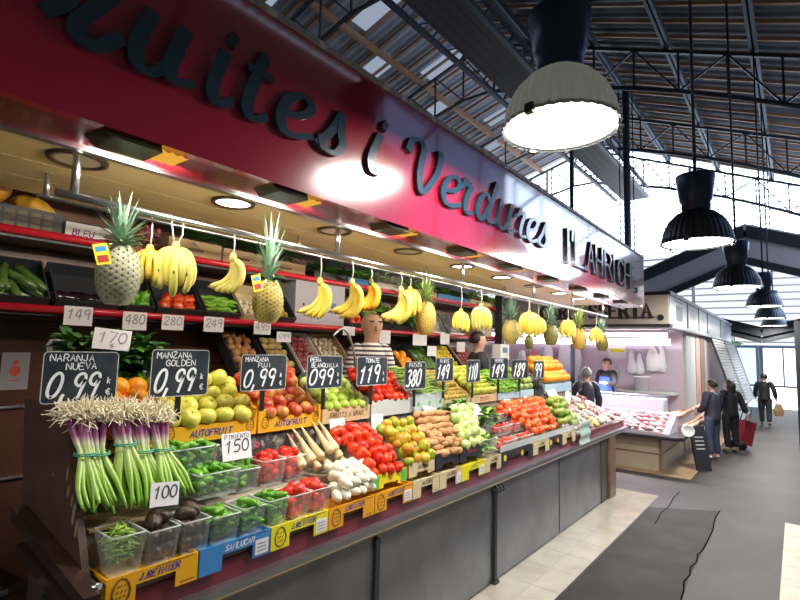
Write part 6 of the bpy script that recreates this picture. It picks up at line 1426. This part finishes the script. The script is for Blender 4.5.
c = atY(643, 388, 12.3); mb = MB(); mb.lathe([(0, 0), (.13, 0), (.17, .3), (.18, .3), (.18, .32), (.165, .32), (.12, .02), (0, .02)], 18); o = obj('white_bucket', mb, M['bag_white']); o.location = (c.x, 12.2, 1.3); tag(o, 'white bucket on the back shelf of the meat stall', 'bucket')
mb = MB(); mb.box((-6.5, 12.0, 1.26), (-2.05, 12.59, 1.3)); o = obj('back_shelf', mb, M['grey_card']); tag(o, 'pale back shelf along the meat stall wall', 'shelf')
c = atY(617, 352, 12.58); t = thing('wall_plate', 'small yellow and black label plate on the meat stall wall', 'plate', (c.x, 12.59, c.z))
mb = MB(); mb.box((-.2, -.01, -.15), (.2, 0, .15)); obj('plate', mb, M['white_card'], t)
mb = MB(); mb.box((-.16, -.013, -.0), (.16, -.0101, .08)); obj('yellow_band', mb, M['lemon_card'], t)
for i, (px, py0, py1, m_) in enumerate(((531, 350, 388, 'r'), (546, 345, 385, 'w'), (520, 350, 385, 'w'), (567, 335, 385, 'w'), (538, 355, 380, 'r'))):
    a = atY(px, py0, 12.2); b_ = atY(px, py1, 12.2); mb = MB(); w_ = (.11, .16, .14, .3, .08)[i]
    mb.lathe([(0, b_.z), (w_ * .8, b_.z + .03), (w_, (a.z + b_.z) / 2), (w_ * .7, a.z - .05), (0.02, a.z), (0, a.z)], 12, 0, lumpy(80 + i, .06)); o = obj('hanging_apron', mb, mat('apron_%d' % i, (.6, .08, .1) if m_ == 'r' else (.78, .76, .8), .5)); o.location = (a.x, 12.35, 0); o.scale = (1, .4, 1)
    tag(o, ('red hanging cloth seen between the far pineapples', 'white hanging coat left of the red and white cloths', 'leftmost white hanging coat in the meat stall', 'broad white hanging coat below the far bananas', 'narrow red hanging cloth beside the broad white coat')[i], 'hanging cloth')
# shutters tilted outwards
for i, (y0, y1) in enumerate(((16.2, 19.2), (19.35, 23.0))):
    t = thing('awning_shutter', ('grey slatted shutter tilted outwards, nearer one', 'grey slatted shutter tilted outwards, farther one')[i], 'shutter', (0, y0, 0), 0, 'tilted shutters'); w_ = y1 - y0
    a, b_ = V((-1.85, 0, 2.6)), V((-1.3, 0, .75 if i == 0 else .6)); mb = MB()
    for k in range(22):
        p = a.lerp(b_, k / 22); q = a.lerp(b_, (k + .8) / 22); mb.box((0, .06, 0), (.02, w_ - .06, (q - p).length), 0, frame(p, V((.95, 0, .3)), (0, 1, 0), (q - p).normalized()))
    obj('slats', mb, mat('shutter%d' % i, (.1, .11, .11), .4), t)
    for y in (0, w_ - .06): mb = MB(); mb.beam(a + V((0, y + .03, 0)), b_ + V((0, y + .03, 0)), .06, .05); obj('shutter_frame', mb, M['dark_iron'], t)
    mb = MB(); mb.beam(b_ + V((0, 0, 0)), b_ + V((0, w_, 0)), .06, .06); obj('bottom_rail', mb, M['fascia_side'], t)
leaves('garland', 'dark leafy garland hanging at the far end of the stall fascia', 'garland', (-1.45, 19, 2.5), (.1, 2.4, .1), 40, .14, .06, M['leaf_dark'])
# black folding board, white plate
t = thing('black_board', 'black folded board leaning at the corner of the meat counter', 'board', (-1.42, 10.95, 0), -.75)
mb = MB(); mb.box((-.02, -.15, 0), (.02, .15, .8), 0, E(0, -.22, 0)); obj('panel', mb, M['black_plastic'], t)
mb = MB()
for k in range(4): mb.stroke([(-.09, .6 - k * .07), (.08, .6 - k * .07)], .02, E(0, -.22, 0) @ V((.02, 0, 0)), UY, E(0, -.22, 0) @ V((0, 0, 1)), 0)
obj('faded_print', mb, M['grey_card'], t)
mb = MB(); mb.lathe([(0, -.012), (.08, -.012), (.105, .012), (.1, .016), (.08, 0), (0, 0)], 24, 0, None, E(1.35, 0, .3)); o = obj('white_plate', mb, M['bag_white']); c = atX(688, 431, -1.56); o.location = c; tag(o, 'round white plate hooked on the corner of the meat counter ledge', 'plate')
# dark kiosk post at right edge
mb = MB(); mb.box((-.03, 15.0, 0), (.5, 15.6, 3.0)); o = obj('kiosk_post', mb, M['dark_iron']); tag(o, 'dark kiosk post at the right edge of the picture', 'post', kind='structure')

# ------------------------------------------------------------------ people
def skin(verts, edges, rad, lvl=2):
    me = bpy.data.meshes.new('skin_tmp'); me.from_pydata([tuple(v) for v in verts], edges, []); me.update()
    o = bpy.data.objects.new('skin_tmp', me); COL.objects.link(o)
    m1 = o.modifiers.new('s', 'SKIN'); m1.use_smooth_shade = True
    for i, r_ in enumerate(rad):
        d = me.skin_vertices[0].data[i]; d.radius = (r_, r_) if not isinstance(r_, tuple) else r_; d.use_root = (i == 0)
    m2 = o.modifiers.new('u', 'SUBSURF'); m2.levels = lvl; m2.render_levels = lvl
    dg = bpy.context.evaluated_depsgraph_get(); ev = o.evaluated_get(dg); out = bpy.data.meshes.new_from_object(ev)
    bpy.data.objects.remove(o); out.modifiers if False else None
    return out
def graph(chains):
    """chains of (point, radius) lists; a point given as an int refers back to an earlier vertex"""
    vs, es, rs = [], [], []
    for ch in chains:
        prev = None
        for it in ch:
            if isinstance(it, int): prev = it; continue
            p, r_ = it; vs.append(V(p)); rs.append(r_); 
            if prev is not None: es.append((prev, len(vs) - 1))
            prev = len(vs) - 1
    return vs, es, rs
def join(name, meshes, m):
    vs, fs = [], []
    for me in meshes:
        o_ = len(vs); vs += [tuple(v.co) for v in me.vertices]; fs += [tuple(i + o_ for i in p.vertices) for p in me.polygons]
    me = bpy.data.meshes.new(name); me.from_pydata(vs, [], fs); me.materials.append(m); me.polygons.foreach_set('use_smooth', [True] * len(me.polygons)); me.update(); return me
def person(label, loc, rz, skinc, parts, pose=None, hair=None, bald=False, group=None, look=0., bulk=.018):
    P = dict(hipL=(0, .09, .92), kneeL=(.02, .1, .5), ankL=(-.02, .1, .09), toeL=(.15, .12, .03), hipR=(0, -.09, .92), kneeR=(.02, -.1, .5), ankR=(-.02, -.1, .09), toeR=(.15, -.12, .03),
             shL=(0, .18, 1.42), elL=(-.02, .25, 1.14), wrL=(.06, .26, .9), shR=(0, -.18, 1.42), elR=(-.02, -.25, 1.14), wrR=(.06, -.26, .9))
    P.update(pose or {}); P = {k: V(p) for k, p in P.items()}
    t = thing('person', label, 'person', loc, rz, group)
    hx, hz = math.cos(look), math.sin(look)
    def hd(x, y, z): return (x * hx - y * hz, x * hz + y * hx, z - .03)
    ch = [[((0, 0, .96), .1), ((0, 0, 1.12), .1), ((0, 0, 1.3), .105), ((0, 0, 1.42), .08), ((.005, 0, 1.485), .062), (hd(.022, 0, 1.56), .07), (hd(.018, 0, 1.625), .098), (hd(.002, 0, 1.69), .104), (hd(-.006, 0, 1.745), .062)]]
    n = 9
    for s in 'LR':
        hip, kn, an, to = P['hip' + s], P['knee' + s], P['ank' + s], P['toe' + s]
        ch.append([0, (hip, .07), (hip.lerp(kn, .5), .068), (kn, .05), (kn.lerp(an, .4), .052), (an, .036), (to, .032)])
    for s in 'LR':
        sh, el, wr = P['sh' + s], P['el' + s], P['wr' + s]; d = (wr - el).normalized()
        ch.append([2, (sh, .046), (sh.lerp(el, .5), .038), (el, .032), (el.lerp(wr, .4), .031), (wr, .027), (wr + d * .06, .032)])
    vs, es, rs = graph(ch); me = skin(vs, es, rs)
    bo = obj('body', me, None, t); me.materials.append(skinc)
    # hands: five unequal curled fingers rooted in the palm, joined to the body mesh
    for s, sg_ in (('L', 1), ('R', -1)):
        wr = P['wr' + s]; d = (wr - P['el' + s]).normalized(); side = V((1, 0, 0)) - d * d.x; side = side.normalized() if side.length > .1 else V((0, 1, 0)); inn = d.cross(side) * 1.0
        if inn.y * sg_ > 0: inn = -inn
        pal = wr + d * .06
        for k in range(5):
            if k == 4: base = wr + d * .03 + side * .025; seg = [(base, .009), (base + side * .03 + d * .025 + inn * .008, .009), (base + side * .035 + d * .055 + inn * .02, .0075)]
            else:
                L_ = (.072, .08, .076, .058)[k]; base = pal + side * (.027 - .018 * k) + d * .025
                seg = [(base - d * .03, .01), (base, .0095), (base + d * L_ * .5 + inn * .008, .009), (base + d * L_ * .85 + inn * .035, .0075)]
            v2, e2, r2 = graph([seg]); fme = skin(v2, e2, r2, 1); fo = bpy.data.objects.new('tmp', fme)
            bmh = (fme.vertices, fme.polygons)
            off = len(me.vertices); allv = [tuple(v.co) for v in me.vertices] + [tuple(v.co) for v in fme.vertices]; allf = [tuple(p.vertices) for p in me.polygons] + [tuple(i + off for i in p.vertices) for p in fme.polygons]
            me2 = bpy.data.meshes.new('body'); me2.from_pydata(allv, [], allf); me2.materials.append(skinc); me2.polygons.foreach_set('use_smooth', [True] * len(me2.polygons)); me2.update(); bo.data = me2; me = me2; bpy.data.objects.remove(fo)
    # face
    def small(nm_, prof_, pos, sc, m_, par=t):
        mb = MB(); mb.lathe(prof_, 10); o = obj(nm_, mb, m_, par); o.matrix_local = T(hd(*pos)) @ E(0, 0, look) @ Matrix.Diagonal((*sc, 1)); return o
    S = sph(1, 8)
    small('nose', S, (.106, 0, 1.622), (.017, .016, .028), skinc)
    for y in (-1, 1):
        e = small('eye', S, (.081, y * .036, 1.652), (.01, .015, .008), M['eye_white']); small('pupil', S, (.089, y * .036, 1.652), (.006, .01, .008), M['black'])
        small('eyebrow', S, (.092, y * .037, 1.675), (.01, .027, .008), M['hair_dark']); small('ear', S, (.0, y * .083, 1.637), (.022, .013, .034), skinc)
    small('mouth', S, (.083, 0, 1.578), (.01, .028, .006), M['lip'])
    if hair:
        hm, kind = hair
        mb = MB(); mb.lathe(sph(1, 14), 22); hv = []
        for p in mb.v:
            x, y, z = p[0] * .112, p[1] * .098, p[2] * .112
            if x > .02 and z < .045: x = .02 - (x - .02) * .2; y *= .82
            if z < -.05 and kind != 'long': z = -.05; x *= .7; y *= .7
            if kind == 'long' and x < .02 and z < 0: z *= 3.4; x -= .03
            hv.append(V(hd(x - .006, y, z + 1.665)))
        mb.v = [tuple(v) for v in hv]; obj('hair', mb, hm, t)
    for nm_, m_, kind in parts:
        ex = bulk if kind in ('coat', 'top') else .018
        if kind in ('top', 'coat', 'vest'):
            low = .86 if kind == 'coat' else .93
            gs = [[[((0, 0, 1.485), .062), ((0, 0, 1.42), .12 + ex), ((0, 0, 1.3), .145 + ex), ((0, 0, 1.1), .135 + ex), ((0, 0, low + .05), .15 + ex), ((0, 0, low - .04), .155 + ex)]]]
            for s in 'LR':
                sh, el, wr = P['sh' + s], P['el' + s], P['wr' + s]; rt_ = V((0, sh.y * .45, 1.41))
                gs.append([[(rt_, .075 + ex), (sh, .072 + ex), (sh.lerp(el, .5), .058 + ex), (el, .05 + ex), (el.lerp(wr, .5), .046 + ex), (el.lerp(wr, .97), .036 + ex)]])
            obj(nm_, join(nm_, [skin(*graph(g)) for g in gs], m_), None, t); continue
        elif kind == 'legs':
            gs = [[[((0, 0, 1.04), .125 + ex * .6), ((0, 0, .94), .14 + ex * .6), ((0, 0, .86), .12)]]]
            for s in 'LR':
                hip, kn, an = P['hip' + s], P['knee' + s], P['ank' + s]; gs.append([[(hip + V((0, 0, .03)), .1 + ex), (hip.lerp(kn, .5), .084 + ex), (kn, .064 + ex), (kn.lerp(an, .5), .058 + ex), (an + V((0, 0, .02)), .052 + ex)]])
            obj(nm_, join(nm_, [skin(*graph(g)) for g in gs], m_), None, t); continue
        elif kind == 'shoe':
            for s in 'LR':
                an, to = P['ank' + s], P['toe' + s]; g = [[(an + V((-.03, 0, -.03)), .042), (an.lerp(to, .5) + V((0, 0, -.01)), .045), (to + V((.02, 0, .0)), .036)]]; obj(nm_, skin(*graph(g), 1), None, t).data.materials.append(m_)
            continue
        elif kind == 'apron':
            mb = MB(); vs = []
            for z, w_, x in ((1.33, .12, .185), (1.2, .15, .19), (1.05, .19, .185), (.8, .22, .19), (.45, .23, .2)):
                for k in range(7): f_ = k / 6 * 2 - 1; vs.append(V((x - .1 * f_ * f_, w_ * f_, z)))
            mb.add(vs, [(7 * r_ + k, 7 * r_ + k + 1, 7 * r_ + k + 8, 7 * r_ + k + 7) for r_ in range(4) for k in range(6)], 0, True); obj(nm_, mb, m_, t); continue
        obj(nm_, skin(*graph(g)), None, t).data.materials.append(m_)
    return t
M['skin_tan'] = mat('skin_tan', (.58, .34, .23), .5); M['skin_fair'] = mat('skin_fair', (.6, .36, .27), .5)
M['lip'] = mat('lip', (.38, .14, .11), .5); M['eye_white'] = mat('eye_white', (.7, .68, .64), .3)
M['hair_dark'] = mat('hair_dark', (.02, .014, .012), .5); M['hair_grey'] = mat('hair_grey', (.28, .29, .32), .6)
M['stripe_shirt'] = mat('stripe_shirt', (.72, .68, .64), .8, wave=((.075, .05, .06), 'Z', 8.2, .5))
M['navy'] = mat('navy', (.02, .022, .045), .7); M['navy_jacket'] = mat('navy_jacket', (.035, .035, .06), .6); M['jeans'] = mat('jeans', (.035, .05, .09), .8); M['dark_cloth'] = mat('dark_cloth', (.014, .014, .018), .7)
M['shoe'] = mat('shoe', (.05, .04, .035), .5); M['shoe_white'] = mat('shoe_white', (.6, .6, .6), .5); M['blue_apron'] = mat('blue_apron', (.03, .08, .55), .6); M['tan_bag'] = mat('tan_bag', (.45, .3, .14), .6)
v_ = atX(372, 308, -3.2)
person('bald person in a striped shirt and dark apron behind the tomatoes', (-3.2, v_.y, v_.z - 1.765 * 1.12), -.5, M['skin_tan'], [('trousers', M['navy'], 'legs'), ('striped_shirt', M['stripe_shirt'], 'top'), ('apron', M['navy'], 'apron'), ('shoe', M['shoe'], 'shoe')], dict(shL=(0, .14, 1.4), shR=(0, -.14, 1.4), elL=(-.02, .19, 1.14), elR=(-.02, -.19, 1.14), wrL=(.08, .18, .9), wrR=(.08, -.18, .9)), look=.1, bulk=.008).scale = (1.12, 1.12, 1.12)
v_ = atX(478, 329, -3.2)
person('dark haired person in a black jacket, turned right, behind the yellow pears', (-3.2, v_.y, v_.z - 1.77), .75, M['skin_fair'], [('trousers', M['dark_cloth'], 'legs'), ('jacket', M['dark_cloth'], 'top'), ('shoe', M['shoe'], 'shoe')], dict(elR=(.1, -.24, 1.16), wrR=(.2, -.22, 1.0)), hair=(M['hair_dark'], 'short'))
v_ = atY(586, 366, 9.6)
person('grey haired person in a navy jacket bending over the far end of the fruit counter', (v_.x, 9.6, v_.z - 1.765), 2.4, M['skin_fair'], [('trousers', M['dark_cloth'], 'legs'), ('jacket', M['navy_jacket'], 'coat'), ('shoe', M['shoe'], 'shoe')], dict(elL=(.12, .25, 1.15), wrL=(.32, .16, 1.08)), hair=(M['hair_grey'], 'short'))
v_ = atY(606, 357, 11.7)
person('person in a dark top and bright blue apron inside the meat stall', (v_.x, 11.75, v_.z - 1.765), -1.9, M['skin_tan'], [('trousers', M['dark_cloth'], 'legs'), ('dark_top', M['dark_cloth'], 'top'), ('blue_apron', M['blue_apron'], 'apron'), ('shoe', M['shoe'], 'shoe')], dict(elL=(.1, .25, 1.16), wrL=(.3, .18, 1.2)), hair=(M['hair_dark'], 'short'))
w = atZ(714, 459, 0)
s_ = (w.y / 12.3)
person('person in a dark navy jacket and jeans waiting at the meat counter', (w.x, w.y, 0.0), 2.65, M['skin_fair'], [('jeans', M['jeans'], 'legs'), ('jacket', M['navy_jacket'], 'coat'), ('shoe', M['shoe_white'], 'shoe')], dict(elL=(.02, .24, 1.15), wrL=(.2, .19, 1.0), elR=(.0, -.24, 1.14), wrR=(.2, -.2, .98), ankL=(-.04, .13, .09), toeL=(.12, .16, .03)), hair=(M['hair_dark'], 'short'), bulk=.024).scale = (.95, .95, .93)
w = atZ(732, 452, 0)
person('person with long dark hair in a black coat beside the red trolley', (w.x, w.y, 0), 2.3, M['skin_fair'], [('dark_trousers', M['dark_cloth'], 'legs'), ('coat', M['dark_cloth'], 'coat'), ('shoe', mat('boot', (.3, .2, .1), .6), 'shoe')], dict(elR=(-.06, -.26, 1.14), wrR=(-.12, -.3, .92)), hair=(M['hair_dark'], 'long'), bulk=.022).scale = (.95, .95, .92)
mw = atZ(766, 426, 0)
man = person('person in a black coat walking away down the aisle with a tan bag', (mw.x, mw.y, 0), PI / 2, M['skin_fair'], [('dark_jeans', mat('dark_jeans', (.02, .025, .04), .8), 'legs'), ('black_coat', M['dark_cloth'], 'coat'), ('shoe', M['shoe'], 'shoe')], dict(kneeL=(.1, .1, .5), ankL=(.12, .1, .09), toeL=(.28, .11, .04), kneeR=(-.04, -.1, .5), ankR=(-.2, -.1, .13), toeR=(-.06, -.11, .04), elL=(.04, .25, 1.15), wrL=(.14, .25, .92), elR=(-.05, -.26, 1.15), wrR=(-.0, -.29, .9)), hair=(M['hair_dark'], 'short'), bulk=.02)
man.scale = (.97, .97, .93)
mb = MB(); mb.add([V(p) for p in ((-.16, -.045, 0), (.16, -.045, 0), (.16, .045, 0), (-.16, .045, 0), (-.2, -.06, .2), (.2, -.06, .2), (.2, .06, .2), (-.2, .06, .2), (-.12, -.02, .42), (.12, -.02, .42), (.12, .02, .42), (-.12, .02, .42))], [(3, 2, 1, 0)] + [(a + i, a + (i + 1) % 4, a + (i + 1) % 4 + 4, a + i + 4) for a in (0, 4) for i in range(4)] + [(8, 9, 10, 11)])
bg = thing('shopping_bag', 'tan shopping bag carried by the walking person in black', 'bag', (mw.x + .33, mw.y + .02, .33), .9); bg.scale = (.8, .8, .88)
obj('bag_body', mb, M['tan_bag'], bg); mb = MB(); mb.tube([(-.06, 0, .42), (-.04, 0, .5), (.04, 0, .5), (.06, 0, .42)], .01, 6); obj('handle', mb, M['tan_bag'], bg)
c = atZ(741, 449, 0)
t = thing('shopping_trolley', 'red two wheeled shopping trolley beside the person with long hair', 'trolley', (c.x, c.y, 0), .6)
mb = MB(); mb.box((-.12, -.16, .12), (.12, .16, .66), 0, E(0, .25, 0)); obj('trolley_bag', mb, mat('trolley_red', (.3, .02, .035), .6), t)
mb = MB(); mb.tube([(-.1, -.15, .1), (.2, -.15, .95), (.2, .15, .95), (-.1, .15, .1)], .012, 6); obj('handle', mb, M['dark_iron'], t)
for y in (-.2, .2): mb = MB(); mb.lathe([(0, -.02), (.09, -.02), (.1, 0), (.09, .02), (0, .02)], 18, 0, None, T(-.08, y, .1) @ E(PI / 2, 0, 0)); obj('wheel', mb, M['black'], t)

# ------------------------------------------------------------------ light
def area(loc, size, sy, en, col, rot):
    l = bpy.data.lights.new('lamp_light', 'AREA'); l.shape = 'RECTANGLE'; l.size = size; l.size_y = sy; l.energy = en; l.color = col
    o = bpy.data.objects.new('lamp_light', l); COL.objects.link(o); o.location = loc; o.rotation_euler = rot; return o
for y in flY: area((-2.16, y, 2.85), .1, .3, 7.6, (1, .9, .77), (0, 1.1, 0))
area((-3.7, 10.95, 2.44), 3.5, .06, 330, (1, .88, 1), (0, 0, 0))
area((-3.2, 17, 2.5), 1.5, 4, 120, (1, .88, .92), (0, 0, 0))
wd = bpy.data.worlds.new('world'); SC.world = wd; wd.use_nodes = True
bgn = wd.node_tree.nodes['Background']; bgn.inputs[0].default_value = (.66, .8, 1., 1); bgn.inputs[1].default_value = 1.8
SC.view_settings.view_transform = 'Standard'; SC.view_settings.look = 'None'; SC.view_settings.exposure = .14; SC.view_settings.gamma = 1.
SC.view_settings.use_curve_mapping = False
SC.cycles.transparent_max_bounces = 24; SC.cycles.max_bounces = 6; SC.cycles.use_denoising = True; SC.cycles.sample_clamp_indirect = 6.
